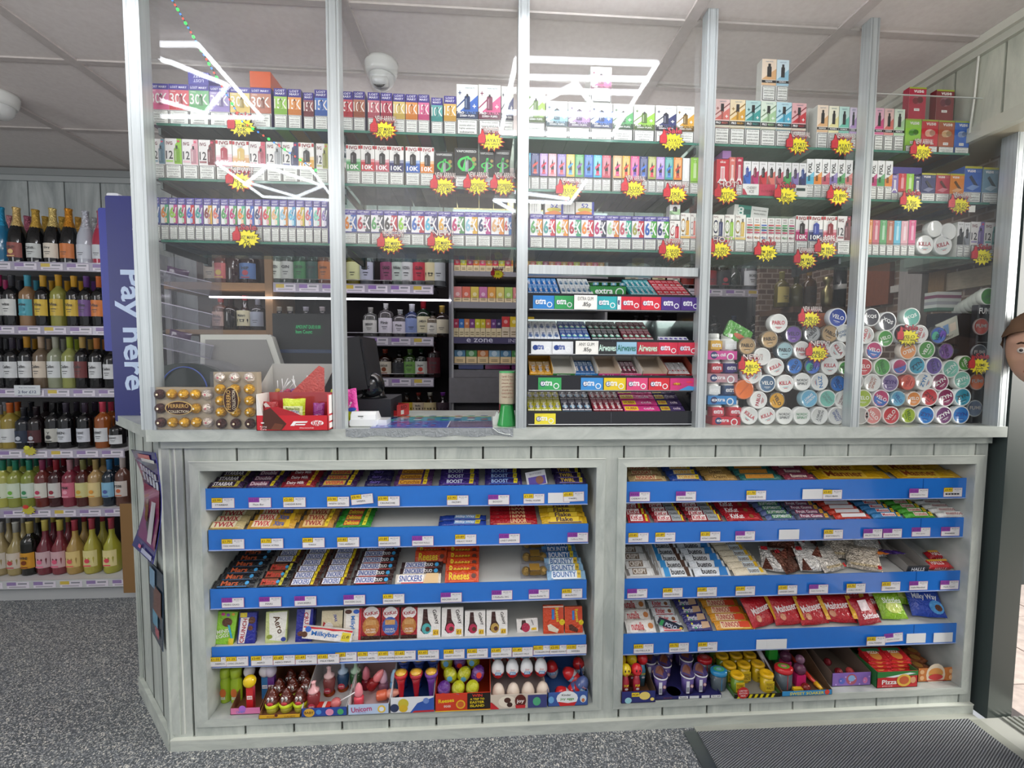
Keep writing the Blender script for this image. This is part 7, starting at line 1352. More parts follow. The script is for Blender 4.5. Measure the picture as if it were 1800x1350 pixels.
for r in range(4):
    for i in range(3):
        if r == 0 and i == 1: continue
        x = B3[0]+.028+i*.055-.0*r; y = B3[1]+.035+r*.052
        t = tag(empty('sour_tub',(x,y,ZD+.003)),'yellow lidded sour sweet tub, %s in the %s row' % (nth(i,3),('front','second','third','back')[r]),'sweet tub','yellow lidded sour tubs')
        MB().lathe([(.020,0),(.021,.002),(.021,.055)],'#6a8a2a' if i == 0 else '#c8a81e','gloss',18).front(-.016,.01,.032,.036,-.0214,[('r',.0,.0,1,1,'#d8bc24'),('t','TOXIC',.5,.65,.85,.3,'#5a3a1a',2),('t','WASTE',.5,.3,.85,.3,'#5a3a1a',2)]).build('drum',t)
        MB().lathe([(.0225,.053),(.0235,.055),(.0235,.062),(.021,.065),(.014,.0655),(.013,.0645),(0,.0645)],'#dcae1c','gloss',18,cols=['#5a8a2a','#dcae1c','#dcae1c','#dcae1c','#c89a18','#d8a81a']).build('lid',t)
b = MB().lathe([(0,0),(.020,0)],'#c02a2a','card',20); b.T = I4
bb = MB().prism([(.021*math.cos(i*.314),.021*math.sin(i*.314)) for i in range(20)],0,.0008,'#c02a2a'); bb.art((0,-.0002,0),(1,0,0),(0,0,1),(0,-1,0),[('t','LIMITED',0,.008,.03,.006,'#f0e0e0',1),('t','EDITION',0,-.001,.03,.006,'#f0e0e0',1),('t','MIX',0,-.010,.02,.006,'#f0e0e0',1)],1,1)
tag(bb.build('badge',None,(B3[0]+.03,B3[1]-.0015,ZD+.022)),'round red badge on the hazard striped tray','badge')
B4 = deckbox(1374,1462,1229,.22,.018,.11,'#3a90c8','#5f4a38','brown carton with blue front lettered in yellow, right deck',[('t','SWEET SOAKER',.5,.5,.7,.6,'#e8d83a',2),('e',.9,.6,.05,.05,'#d84a3a')],side='#5a4634')
oval_tub(B4[0]+.035,B4[1]+.045,'#c0262e','#6aa03a','red lidded oval sweet tub in the blue fronted carton',.030,.078)
for i,(dx,dy,dz,c,nm) in enumerate(((.10,.05,.0,'#c82a6a','magenta square'),(.045,.13,.05,'#2fa03a','green'),(.095,.12,.0,'#b83a78','rose'),(.10,.17,.0,'#3f9a5a','dark green'))):
    t = tag(empty('toy_gun_sweet',(B4[0]+dx,B4[1]+dy,ZD+.003+dz)),'%s toy sweet shooter in the blue fronted carton' % nm,'toy sweet')
    MB().box(-.017,-.012,0,.017,.012,.045,c,'gloss').build('body',t); MB().ball((0,0,.062),.021,.021,.021,'#9a5a80' if i != 1 else '#3a9a4a','tint' if i != 1 else 'gloss',14,10).build('ball',t); MB().ball((0,0,.098),.016,.016,.016,'#a87a98','tint',12,8).build('ball',t) if i in (0,2) else MB().box(-.022,-.014,.044,.022,.014,.05,dk(c,.8),'gloss').build('flange',t)
t = tag(empty('sweet_stick',(B4[0]+B4[2]-.028,B4[1]+.05,ZD+.012)),'red and yellow sweet stick lying along the right side of the carton','sweet stick'); MB().tube([(0,-.035,0),(-.01,.03,.01),(-.02,.12,.03)],[.004,.009,.009],'#c83a2a','gloss',8).build('tube',t); MB().tube([(.0,-.037,-.001),(-.004,-.01,.003)],[.006,.0095],'#e2b02a','gloss',8).build('tip',t)
t = tag(empty('sweet_stick',(B4[0]+.012,B4[1]+.09,ZD+.05)),'clear tube with blue and orange sweets leaning at the left of the carton','sweet stick'); MB().tube([(0,-.01,-.02),(-.02,.08,.055)],.009,'#b8b4bc','gloss',8).build('tube',t); MB().tube([(-.02,.08,.055),(-.023,.095,.066)],.010,'#e0742a','gloss',8).build('cap',t)
t = tag(empty('sweet_whistle',(B4[0]+.09,B4[1]+.018,ZD+.018)),'red and yellow whistle sweet lying at the front of the carton','toy sweet'); MB().ball((.012,0,0),.016,.014,.014,'#b8403a','tint',12,8).build('ball',t); MB().box(-.035,-.006,-.009,.0,.006,.0,'#e2b82a','gloss').build('mouthpiece',t)
B5 = deckbox(1462,1530,1207,.21,.05,.10,'#8a6ab8','#6f655a','purple patterned carton with scalloped edge of lollies, right deck',[('e',.5,.5,.14,.14,'#b05a6a'),('e',.5,.58,.09,.08,'#8ab0d8'),('e',.25,.4,.08,.08,'#5a6ac0'),('e',.85,.4,.06,.08,'#d87ab0')] + [('e',.1+.12*k,.15+.7*((k*7) % 5)/5,.02,.02,'#c8b0e0') for k in range(8)],side='#6a5a50')
for i in range(5): x = B5[0]+.022+(i % 3)*.045; o = MB().ball((0,0,0),.014,.014,.014,('#a83040','#8a2430','#c8484a')[i % 3],'wrap',10,8).build('lolly',None,(x,B5[1]+.05+(i//3)*.055,ZD+.019)); tag(o,'dark red wrapped lolly in the purple carton, %s' % ('front left','front middle','front right','back left','back middle')[i],'lolly','lollies in the purple carton')
B6 = deckbox(1541,1612,1210,.21,.062,.07,'#c22a30','#3f5a38','green and red pizza sweet carton, right deck',[('p',[(0,.62),(1,.72),(1,1),(0,1)],'#2f7a3a'),('p',[(.2,.66),(.8,.9),(.95,.84),(.4,.62)],'#e6ecf0'),('t','Pizza',.3,.36,.42,.28,'#f4f0ec',2),('e',.66,.44,.18,.15,'#e2b84a'),('e',.66,.45,.12,.10,'#c8603a'),('e',.88,.45,.07,.08,'#d8a078'),('t','gummi candy',.25,.13,.3,.09,'#f2e0e0',1)],side='#2f6a3a')
nz = 0
for c_ in range(2):
    for l_ in range(4):
        b = MB().box(-.040,0,0,.040,.055,.010,'#b8242a','wrap'); b.art((-.04,0,.010),(1,0,0),(0,1,0),(0,0,1),[('r',.05,.7,.9,.95,'#2f7a4a'),('e',.5,.35,.25,.22,'#c8823a'),('t','PIZZA',.5,.62,.5,.2,'#f0e8e0',2)],.08,.055)
        b.front(-.04,0,.08,.01,0,[('r',.1,.3,.8,.6,'#e0602a')])
        tag(b.build('pizza_sweet',None,(B6[0]+.044+c_*.083,B6[1]+.030+l_*.004,ZD+.034+l_*.0115),(math.radians(14),0,math.radians(-3))),'red pizza sweet packet, %s of the %s pile' % (('lowest','second','third','topmost')[l_],('left','right')[c_]),'sweet packet','pizza sweet packets')
tag(MB().box(0,0,0,B6[2]-.01,.12,.031,'#b8a890').build('carton_insert',None,(B6[0]+.005,B6[1]+.02,ZD+.003)),'cardboard insert under the pizza packets','insert')
B7 = deckbox(1613,1677,1199,.22,.052,.08,'#c8783a','#5a4634','orange burger sweet carton at the right end, right deck',[('e',.48,.5,.26,.30,'#e0d0b8'),('e',.48,.62,.2,.14,'#d8944a'),('r',.32,.44,.64,.54,'#7aa83a'),('e',.48,.34,.2,.08,'#c83a3a'),('e',.1,.75,.06,.06,'#e0b080'),('e',.1,.3,.06,.06,'#e0b080'),('e',.88,.75,.05,.06,'#e0b080'),('e',.88,.3,.05,.06,'#e0b080'),('r',.2,.05,.76,.12,'#a83a2a')],side='#6a5440')
for i in range(3): tag(link(barmesh(.08,.05,.02,'#a8603a',[('e',.5,.5,.2,.2,'#d8a050')]),'burger_sweet',None,(B7[0]+.06+i*.03,B7[1]+.06+i*.04,ZD+.004+i*.001),(0,0,.3)),'brown burger sweet packet in the orange carton, %s' % ('front','middle','back')[i],'sweet packet')
# ================= bottles =================
BC = {}
PROF = {'wine': [(.97,0),(1,.01),(1,.60),(.93,.66),(.6,.72),(.36,.76),(.34,.97),(.37,.975),(.37,1)],'champ': [(.97,0),(1,.02),(1,.42),(.9,.54),(.58,.68),(.38,.78),(.34,.96),(.38,.97),(.38,1)],
        'spirit': [(.97,0),(1,.02),(1,.62),(.9,.70),(.5,.77),(.33,.80),(.32,.97),(.36,.98),(.36,1)],'flask': [(.97,0),(1,.02),(1,.68),(.8,.76),(.4,.80),(.3,.84),(.3,.98),(.33,.985),(.33,1)],'square': [(1,0),(1.02,.01),(1.02,.66),(.95,.72),(.4,.78),(.34,.82),(.34,.98),(.38,.985),(.38,1)],'round': [(.9,0),(1,.04),(1.05,.3),(.9,.5),(.5,.62),(.33,.7),(.31,.97),(.35,.98),(.35,1)]}
def bottle(x,y,z,R,H,kind,body,cap,lab,label,group,txt='',tc='#3a3a3e',lz=(.14,.5),capz=None,mat='bottle',cat='bottle',lab2=None,cylcap=False):
    capz = capz or {'wine': .78,'champ': .56}.get(kind,.86)
    t = tag(empty(cat,(x,y,z)),label,cat,group)
    k = (kind,round(R,4),round(H,3),body,mat)
    if k not in BC: BC[k] = MB().lathe([(r*R,h*H) for r,h in PROF[kind]],body,mat,14).mesh('body')
    bo = link(BC[k],'body',t)
    k = (kind,round(R,4),round(H,3),cap,capz)
    if k not in BC:
        pr = [(r*R*1.04+.0006,h*H) for r,h in PROF[kind] if h >= capz]; pr = [(pr[0][0],capz*H)]+pr+[(0,H*1.003)]; BC[k] = MB().lathe(pr,cap,'foil' if kind == 'champ' else 'gloss',12).mesh('cap')
    link(BC[k],'cap',t)
    if lab:
        k = ('L',kind,round(R,4),round(H,3),lab,txt,lz,lab2)
        if k not in BC:
            b = MB(); z0,z1 = lz[0]*H,lz[1]*H; n = 8; vs = []; Rl = R*(1.025 if kind != 'square' else 1.04)+.0005
            for i in range(n+1): a = math.radians(-150+120*i/n); vs += [(Rl*math.cos(a),Rl*math.sin(a),z0),(Rl*math.cos(a),Rl*math.sin(a),z1)]
            b.add(vs,[(2*i,2*i+2,2*i+3,2*i+1) for i in range(n)],lab,'card',True)
            w_ = R*1.15; e = [('t',txt,.5,.68,.85,.18,tc,2)] if txt else []
            e += [('r',.2,.38,.8,.42,tc),('r',.3,.25,.7,.28,tc)] if not lab2 else [('e',.5,.38,.28,.26,lab2),('r',.1,.05,.9,.12,lab2)]
            b.art((-w_/2,-Rl-.0006,z0),(1,0,0),(0,0,1),(0,-1,0),e,w_,z1-z0); BC[k] = b.mesh('label')
        link(BC[k],'label',bo)
    return t
def lip(name,x0,x1,Y,z,D,label,hl=.045,tags_=8,colp='#8f7aa8',col='#b4aebe',board='#8f8d90',rail=False,group='price lipped shelves'):
    t = tag(empty(name,(x0,Y,z)),label,'shelf',group); w = x1-x0
    MB().box(0,0,-.012,w,D,-.0005,board,'card').build('board',t); pr_ = MB().box(0,-.004,-hl,w,0,0,col,'gloss').build('price_rail',t)
    for i in range(tags_):
        a = w*(i+.12)/tags_; b = MB().box(0,0,0,w/tags_*.84,.0008,hl*.72,'#d9d3dd'); b.front(0,0,w/tags_*.84,hl*.72,0,[('r',0,.45,.42,1,colp if i % 3 else '#c8b04a'),('r',.5,.6,.9,.85,'#8a8a94'),('r',.1,.12,.85,.3,'#a8a4ae')]); b.build('price_label',pr_,(a,-.0055,-hl*.88))
    if rail: MB().tube([(0,.004,.022),(w,.004,.022)],.0018,'#b9b9bd','metal',5).build('guard_rail',t)
    return t
# ---- wine shelving at the far left
WY = .965; WX1 = PY(222,850,WY).x; WX0 = -3.0
t = tag(empty('wine_shelving',(WX0,WY,0)),'tall white wine shelving along the back wall at the left','shelving'); w = WX1-WX0
MB().box(0,.40,0,w,.43,1.80,'#3a3638','card').build('back_panel',t); MB().box(w-.03,.385,0,w,.40,1.80,'#cfd1d0','card').build('upright',t)
MB().box(0,.02,0,w+.05,.40,.058,'#b9bbbc','card').build('plinth',t)
wz = [PY(100,y,WY).z for y in (461,573,683,790,894,1014)]
WN = ['top','second','third','fourth','fifth','lowest']
for k,z in enumerate(wz): lip('wine_shelf',WX0,WX1+(.0 if k < 5 else .05),WY if k < 5 else WY-.03,z,.38,'white wine shelf with price rail, %s level at the left' % WN[k],tags_=9,board='#c9c9cc',col='#a9a4b4' if k < 5 else '#bfc2c2')
GRN,BLK,CLR = '#1d2a1e','#121214','#b8b890'
W = [ # px, cap, body, label, text, label colour 2, height factor, word
 [(6,'#2f9ac8','#1f6f96',None,'',None,1,'turquoise foil'),(34,'#d8b878',BLK,'#8f4a42','BRUT','#d8b878',1,'gold foil rose labelled'),(67,'#c8a24a',BLK,'#c2c6c4','CAVA',None,.97,'gold foil grey labelled'),(97,'#d8c07a',BLK,'#d8cfc0','Dry',None,1,'pale gold foil cream labelled'),(125,'#d08a2a',BLK,'#c8743a','',None,1,'amber foil orange labelled'),(154,'#c8ccd6','#b4b8c2','#c4c8d0','',None,.97,'white with black bow'),(181,'#c0647a','#a8324a','#c8ccd0','',None,.97,'pink foil flag painted')],
 [(2,'#b03a6a',BLK,'#c9cbc8','',None,1,'magenta capped'),(25,'#3a3a40',BLK,'#d3d4d0','wine',None,1,'black capped grey labelled'),(53,'#4a9ab0','#8a6a4a','#4aa0b0','wine','#3a8a9a',1,'turquoise capped'),(80,'#c89a3a',BLK,'#d0b038','Vina',None,1,'gold capped yellow labelled'),(107,'#c8962f','#8a8a40','#c8aa3a','Vina',None,1.02,'olive yellow labelled'),(134,'#c8962f',BLK,'#cfae3a','Vina',None,1,'dark yellow labelled'),(156,'#5f3a7a',BLK,'#6a4a86','Vina',None,1,'purple labelled'),(178,'#c86a34',BLK,'#d07a3a','Vina',None,1,'orange labelled')],
 [(4,'#3a3a3e',BLK,'#c9cccf','Casillero',None,.98,'black capped'),(27,'#3a3440',BLK,'#ced1d2','Casillero',None,.98,'dark violet capped'),(52,'#b8862f',BLK,'#d0d3d4','Casillero',None,1,'gold capped'),(77,'#b8a08a','#6a5a48','#cfc2b0','Casillero',None,1,'beige labelled'),(102,'#a8a89a','#8a9078','#d0d4d4','Casillero',None,1,'pale bodied'),(127,'#9aa83a','#8a9050','#d0d4d4','Casillero',None,1,'lime capped'),(149,'#b89a5a',BLK,'#6a2f2f','Casillero',None,1,'maroon labelled'),(174,'#b0703a',BLK,'#ced1d2','Casillero',None,.98,'copper capped'),(199,'#222',BLK,'#ced1d2','Casillero',None,.9,'short black capped')],
 [(3,'#8a8a90','#8a7a3a','#c8ccce','',None,.95,'grey capped'),(22,'#c0602a','#8f7d34','#cfd2d2','',None,1,'orange capped'),(46,'#2a2a30','#141820','#1f2a40','Y','#b8bcc4',.9,'navy labelled'),(68,'#241a20','#1a1214','#4a1f24','Y','#b8bcc4',.92,'wine red labelled'),(98,'#1a1a1c',BLK,'#b8b8b0','Y','#2a2a2c',1,'grey labelled slim'),(120,'#3a3440',BLK,'#c8ccd2','BEN',None,1,'black shouldered'),(153,'#3a3040',BLK,'#c8ccd4','ST BENNET',None,1,'round shouldered'),(184,'#c8425a','#8a4a1e','#cdd0d2','BENNET',None,1.02,'pink capped rose'),(209,'#1c1c1e',BLK,'#cdd0d2','BENNET',None,.66,'lying back short')],
 [(10,'#1f7a62','#a8a850','#d0d8c0','','#4a6a3a',1,'emerald capped white labelled'),(32,'#1f7a62','#8a9040','#c8d4c0','','#6aa83a',1,'emerald capped apple labelled'),(56,'#22806a','#7f8a3a','#c8d4c8','','#3a8a5a',1,'emerald capped green labelled'),(79,'#8a3a5a','#6a2f2a','#cfcfc4','','#b83a5a',1,'plum capped'),(103,'#8f2a34','#3a1418','#c8c8c4','','#8f2a3a',1,'red capped'),(127,'#b88a92','#7a2a3a','#c86a80','PINK','#e0a0b0',1,'pink labelled'),(150,'#7a7a4a','#4a1c18','#c8c48a','','#c8a03a',1,'olive capped'),(172,'#a8905a','#a88a5a','#d8c48a','','#d8943a',1,'tan capped'),(196,'#2a6a9a','#16222e','#7fb0cc','','#4a5a9a',1,'blue capped'),(219,'#c8bcb8','#5a3a30','#c8bfb8','rose','#b8603a',1.05,'white capped')],
 [(6,'#a8a8a4','#9a8a60','#c4bcb0','','#b84a4a',1,'pale round'),(33,'#a8a8a0','#9a8a58','#c8beb0','','#b84a4a',1,'second pale round'),(57,'#b8a860','#14140f','#c8902a','WINE','#7a3a1a',1,'black slender with orange label'),(84,'#c8b85a','#6a2430','#c4a8ac','','#d86a8a',1.03,'gold capped crimson'),(110,'#c8b85a','#7a3038','#c8a4a8','','#d85a7a',1.03,'gold capped rose'),(136,'#a83a4a','#a88a4a','#d8c080','','#d85a5a',1.02,'red capped amber'),(166,'#a83a4a','#a8a040','#d8ce90','','#d8485a',1.05,'red capped yellow'),(200,'#a83a4a','#9c9a34','#dcd094','','#d8485a',1.05,'rightmost red capped yellow')]]
tops = [367,485,592,708,808,916]; bases = [459,571,681,786,892,1009]
for k,r in enumerate(W):
    yb_ = WY+.055+(.0 if k else .02); zt_ = PY(100,tops[k],yb_).z; H = zt_-wz[k]
    for i,(px,cap,body,lab,tx,l2,hf,wd) in enumerate(r):
        p = PY(px,bases[k],yb_); R = (.040,.036,.036,.037,.035,.040)[k]
        kd = 'champ' if k == 0 else ('round' if k == 5 and i != 2 else 'wine')
        bottle(p.x,yb_,wz[k]+.0005,R,H*hf,kd,body,cap,lab,'%s bottle on the %s wine shelf' % (wd,WN[k]),'wine bottles at the left',tx,lz=(.10,.36) if k == 0 else ((.14,.44) if k in (3,5) else (.2,.52)),lab2=l2,capz=.80 if kd == 'round' else None)
    # second row standing behind
    for i,(a,c) in enumerate(zip(r,r[1:])):
        px = (a[0]+c[0])/2+2; p = PY(px,bases[k],yb_+.12)
        bottle(p.x,yb_+.12,wz[k]+.0005,(.038 if k == 0 else .034),H*.97,kd if k < 5 else 'round',a[2],('#c0848a','#b86a80','#c8a24a','#c8a24a','#c89a4a','#b8bcc0')[i % 6] if k == 0 else a[1],None,'','x')['label'] = 'bottle standing behind the front row, %s, %s wine shelf' % (nth(i,len(r)-1),WN[k])
MB_ = MB()
# notices on the price rails
p = PY(25,690,WY-.012); b = MB().box(0,0,0,.125,.002,.05,'#cfd4d8'); b.front(0,0,.125,.05,0,[('t','Any two bottles',.5,.75,.8,.18,'#44506a'),('t','2 for £12',.5,.32,.7,.3,'#2a3a6a',1)]); tag(b.build('price_card',None,(p.x,WY-.012,PY(25,694,WY).z)),'handwritten pale offer card on the third wine shelf rail','price card')
for k,(px,py,c) in enumerate(((52,793,'#c8c83a'),(50,897,'#c83a34'))): p = PY(px,py,WY-.014); b = MB(); b.T = Matrix.Translation(p); b.prism(star_poly(0,0,.035,11,.7),0,.002,'#b8b03a').prism(star_poly(-.012,.018,.016,6,.8),-.002,0,c); tag(b.build('offer_star',None),'small yellow star tag on the %s wine shelf rail' % ('fourth','fifth')[k],'price tag')
b = MB().box(0,0,0,PY(243,940,.93).x-PY(217,940,.93).x,.006,PY(230,866,.93).z-PY(230,1022,.93).z,'#8a6a44','matte'); tag(b.build('cardboard_sheet',None,(PY(217,1022,.92).x,.918,PY(230,1022,.93).z),(0,0,0)),'brown cardboard sheet standing at the end of the wine shelving','cardboard')
bpy.data.objects['cardboard_sheet'].location.z = .060; 
# blue vertical sign
a,c = PY(203,741,.30),PY(246,345,.30); w,h = c.x-a.x,c.z-a.z
t = tag(empty('pay_sign',(a.x,.30,a.z)),'dark blue vertical lightbox sign with pale lettering left of the counter','sign')
MB().rbox(0,0,0,w,.05,h,.008,'#1a2168','card').build('lightbox',t)
b = MB(); b.art((w*.52,-.0006,h*.5),(0,0,-1),(1,0,0),(0,-1,0),[('t','Pay here',h*.09,.004,h*.56,.10,'#b8cbe6',2)],1,1); b.build('lettering',t)
x_,z_ = PY(184,617,.33),PY(206,366,.33); MB().rbox(x_.x-a.x,.03,x_.z-a.z,z_.x-a.x,.09,z_.z-a.z,.008,'#1f2b8c','card').build('side_box',t)
x_,z_ = PY(189,368,.33),PY(209,340,.33); MB().rbox(x_.x-a.x,.028,x_.z-a.z,z_.x-a.x,.092,z_.z-a.z,.006,'#d8dade','gloss').build('end_cap',t)
MB().box(w-.01,.02,h*.2,w+.10,.03,h*.2+.03,'#8f9698','metal').build('bracket',t)
# posters on the angled counter side
SA_,dv_,nn_,L_s = SIDE
def PS(px,py,off=0):
    r = ray(px,py); o = SA_+nn_*off; d = (o-CAM).dot(nn_)/r.dot(nn_); return CAM+r*d
def sheet(name,px4,off,col,els,label,curve=0,n=10):
    tl,tr,br,bl = [PS(*q,off) for q in px4]; b = MB(); vs = []
    for j in range(n+1):
        v = j/n; bow = curve*math.sin(v*math.pi); A_ = tl.lerp(bl,v)+nn_*bow; B_ = tr.lerp(br,v)+nn_*bow*.5; vs += [A_,B_,A_-nn_*.002,B_-nn_*.002]
    fs = []
    for j in range(n): o = 4*j; fs += [(o,o+4,o+5,o+1),(o+2,o+3,o+7,o+6),(o,o+2,o+6,o+4),(o+1,o+5,o+7,o+3)]
    b.add(vs,fs,col,'gloss')
    for (u0,v0,u1,v1,c) in els:
        q = []
        for (u,v) in ((u0,v0),(u1,v0),(u1,v1),(u0,v1)): bow = curve*math.sin(v*math.pi); A_ = tl.lerp(bl,v)+nn_*bow; B_ = tr.lerp(br,v)+nn_*bow*.5; q.append(A_.lerp(B_,u)+nn_*.003)
        b.add(q,[(0,1,2,3)],c,'gloss')
    return tag(b.build(name),label,'poster')
sheet('hanging_banner',[(230,790),(272,796),(268,992),(232,958)],.05,'#2a2a72',[(.3,.03,.8,.07,'#c83a5a'),(.4,.07,.95,.10,'#d8dade')] + [(.22+.12*k,.14+.012*k,.31+.12*k,.20+.012*k,'#b8c4dc') for k in range(6)] + [(.22+.16*k,.22+.012*k,.33+.16*k,.30+.012*k,'#c4cfe2') for k in range(5)] + [(.12,.34,1,.60,'#8a1f5a'),(.12,.60,1,.88,'#7a2468'),(.25,.40,.42,.72,'#7a5234'),(.36,.64,.58,.80,'#23203a'),(.6,.42,.82,.86,'#c8c8d0'),(.68,.48,.76,.78,'#7a8a2a'),(.3,.93,.42,.96,'#d86a8a'),(.48,.94,.95,.98,'#b8bcd8')],'curling purple and navy banner hanging at the counter\'s left side',-.035)
sheet('poster',[(262,985),(286,1010),(286,1146),(265,1106)],.018,'#26384a',[(.1,.05,.5,.3,'#7fa8c8'),(.4,.25,.95,.6,'#6a3a2a'),(.3,.6,.7,.8,'#5a9ab8'),(.5,.78,.8,.9,'#b84a5a')],'small dark poster low on the counter\'s left side')
# ================= behind the counter =================
KY = 1.12
def bk(px,py,Y=None): return PY(px,py,Y or KY)
xa,xb,xc = bk(371,500).x,bk(467,500).x,bk(793,500).x
t = tag(empty('wooden_cabinet',(xa,KY,0)),'wooden spirits cabinet behind the left bay','cabinet'); w = xb-xa
MB().box(w-.005,0,0,w+.035,.30,2.02,'#8a6a48','wood').build('side_post',t); MB().box(-.25,.29,0,w,.30,2.02,'#4a3226','wood').build('back_panel',t)
zs = [bk(420,497).z,bk(420,580).z]
for k,z in enumerate(zs): MB().box(-.25,0,z-.04+(.015 if k else 0),w-.005,.29,z,'#96714a','wood').build('shelf_board',t)
MB().box(-.25,.02,0,w-.005,.28,zs[1]-.2,'#3a3436','matte').build('base',t)
tag(MB().box(0,0,0,xc-xa,.02,.008,'#ffffff','strip').build('light_strip',None,(xa,KY-.022,bk(600,527).z)),'thin white light strip under the upper spirits shelf','light strip')
t = tag(empty('spirits_shelving',(xb+.04,KY,0)),'dark backed spirits shelving behind the counter','shelving'); w = xc-xb-.04
MB().box(0,.29,0,w,.30,2.02,'#2a2628','matte').build('back_panel',t); MB().box(w-.012,-.01,0,w,.29,2.02,'#7a7a80','card').build('side_panel',t)
sz = [bk(690,500).z,bk(690,592).z,bk(690,664).z,bk(690,730).z]
SNm = ['upper','middle','lower','lowest']
for k,z in enumerate(sz): lip('spirits_shelf',xb+.042,xb+.04+w-.10,KY,z,.28,'spirits shelf with lilac price rail, %s level behind the counter' % SNm[k],.052,7,'#8f6fb0','#a7a2b0','#5a585c',True)
def row_b(px,z,top,Y,R,items,where,grp='spirit bottles behind the counter'):
    for i,it in enumerate(items):
        px_,kd,body,cap,lab,tx,wd = it[:7]; l2 = it[7] if len(it) > 7 else None; p = PY(px_,500,Y); H = PY(px_,it[8] if len(it) > 8 else top,Y).z-z
        bottle(p.x,Y,z+.0006,R,H,kd,dk(body,.55),cap,lab,'%s bottle on the %s' % (wd,where),grp,tx,lab2=l2,lz=(.12,.56))
BY = KY+.06
row_b(0,sz[0],432,BY,.042,[(488,'square','#9ab0a0','#8a9a5a','#d0d8cc','GREEN','white lime lettered'),(508,'square','#7a8a80','#c0c4c0','#b8bcb8','GIN','grey round labelled'),(531,'square','#2f6a4a','#2f5a3a','#3a7a4a','DRY GIN','green gin'),(552,'square','#1f4a3a','#6a4a8a','#2a4a44','Gordons','dark green gin'),(573,'square','#b85a2a','#5a3a5a','#b06a3a','Gordons','orange gin'),(623,'wine','#b8a82a','#9aa83a','#c8cc9a','','yellow green'),(646,'wine','#9aa0b0','#a8aab0','#b0b4c8','CIROC','clear blue lettered'),(682,'square','#3a2a38','#8a2a3a','#8a4a6a','DEAD','black magenta labelled'),(700,'square','#8aa098','#a8b0ac','#b8c4be','White','clear small labelled'),(716,'square','#b8bcc0','#b83a3a','#cdd0d2','VODKA','clear red lettered'),(738,'square','#8a949a','#b84a4a','#b8384a','GLEN','red crest labelled'),(758,'round','#a8a890','#c8b83a','#d2c8a0','','clear cream labelled'),(772,'wine','#8f9496','#7a7e82','#b8bcbe','','grey labelled end')],'upper spirits shelf')
row_b(0,sz[1],540,BY,.044,[(651,'flask','#9a9c98','#c0bcb8','#c8c8c4','SMIRNOFF','clear crest labelled',None,541),(678,'flask','#8a8486','#d0d0d0','#d0ccd6','Pink','tall clear white labelled',None,534),(703,'flask','#8a8486','#d0d0d0','#cfcad4','Pink','short clear white labelled',None,545),(724,'wine','#5a6aa0','#d8d8e0','#7a8ab8','','blue tinted',None,535),(744,'wine','#1f3a26','#8a1f2a','#cfc8a8','JAMESON','green cream labelled',None,529),(760,'square','#b8a890','#202022','#d8d4c8','Jim','white labelled square',None,549),(777,'wine','#3a2418','#b89a4a','#c8c0a8','','brown gold capped',None,538)],'middle spirits shelf')
row_b(0,sz[2],613,BY,.042,[(628,'square','#3a2010','#2a2a2a','#c8c4b8','','amber left'),(652,'square','#4a2a14','#5a2a1a','#26282a','WHYTE','whisky yellow banded','#d8c83a',615),(676,'spirit','#4a1e0e','#8a3a2a','#c8c0b0','GROUSE','whisky bird labelled','#7a3a1a',614),(701,'square','#2a1c12','#1a1a1a','#24262c','JACK','black labelled whisky',None,617),(720,'square','#5a8a3a','#6a8a4a','#6a9a4a','JACK','apple green labelled',None,614),(740,'square','#14201a','#1f3a26','#c8ccc4','Jager','dark herb liqueur','#b8402a',613),(762,'square','#3a1014','#3a1a1c','#5a1a24','Grants','dark red labelled',None,601)],'lower spirits shelf')
row_b(0,sz[3],690,BY,.042,[(714,'round','#4a2c10','#26282a','#c8b03a','','amber yellow labelled'),(735,'round','#4a2410','#8a3a34','#c8b8a0','Bells','red capped amber'),(755,'round','#4a3014','#c8c4b8','#c8b88a','','white capped amber'),(778,'round','#26181c','#7a3a9a','#3a2a34','','purple capped')],'lowest spirits shelf')
row_b(0,zs[0],438,BY,.05,[(378,'square','#8a6a5a','#b8b0a8','#a89a88','','mixed brown'),(394,'square','#b86a5a','#3a9a6a','#c86a6a','','colourful patterned','#d8b84a'),(414,'square','#5a1c1c','#3a2020',None,'','dark red plain'),(440,'square','#4a1a1c','#3a2020','#5a7ab0','HIP','rum hexagon labelled','#a83a4a')],'upper wooden shelf')
row_b(0,zs[1],524,BY,.042,[(387,'square','#a86a54','#b83a3a','#c8a89a','SKULL','skull patterned'),(405,'wine','#2a1818','#3a2a2a',None,'','slim black',None,524),(430,'round','#3a1414','#a82030','#cfc8a8','Makers','red wax topped',None,520),(453,'wine','#4a4a52','#8a8a94','#9aa0b0','','grey labelled slim')],'lower wooden shelf')
row_b(0,sz[1],540,BY,.042,[(489,'square','#3a3a3e','#cfcabc','#6a6a6e','','short cream capped'),(509,'square','#3a2a2c','#cfcabc','#8a8a8a','','cream capped rum'),(537,'square','#2a2a30','#b8b4c0','#6a5a6a','','lilac capped'),(566,'square','#3a3038','#c0b4b8','#6a6a70','','pink capped')],'middle shelf behind the till display')
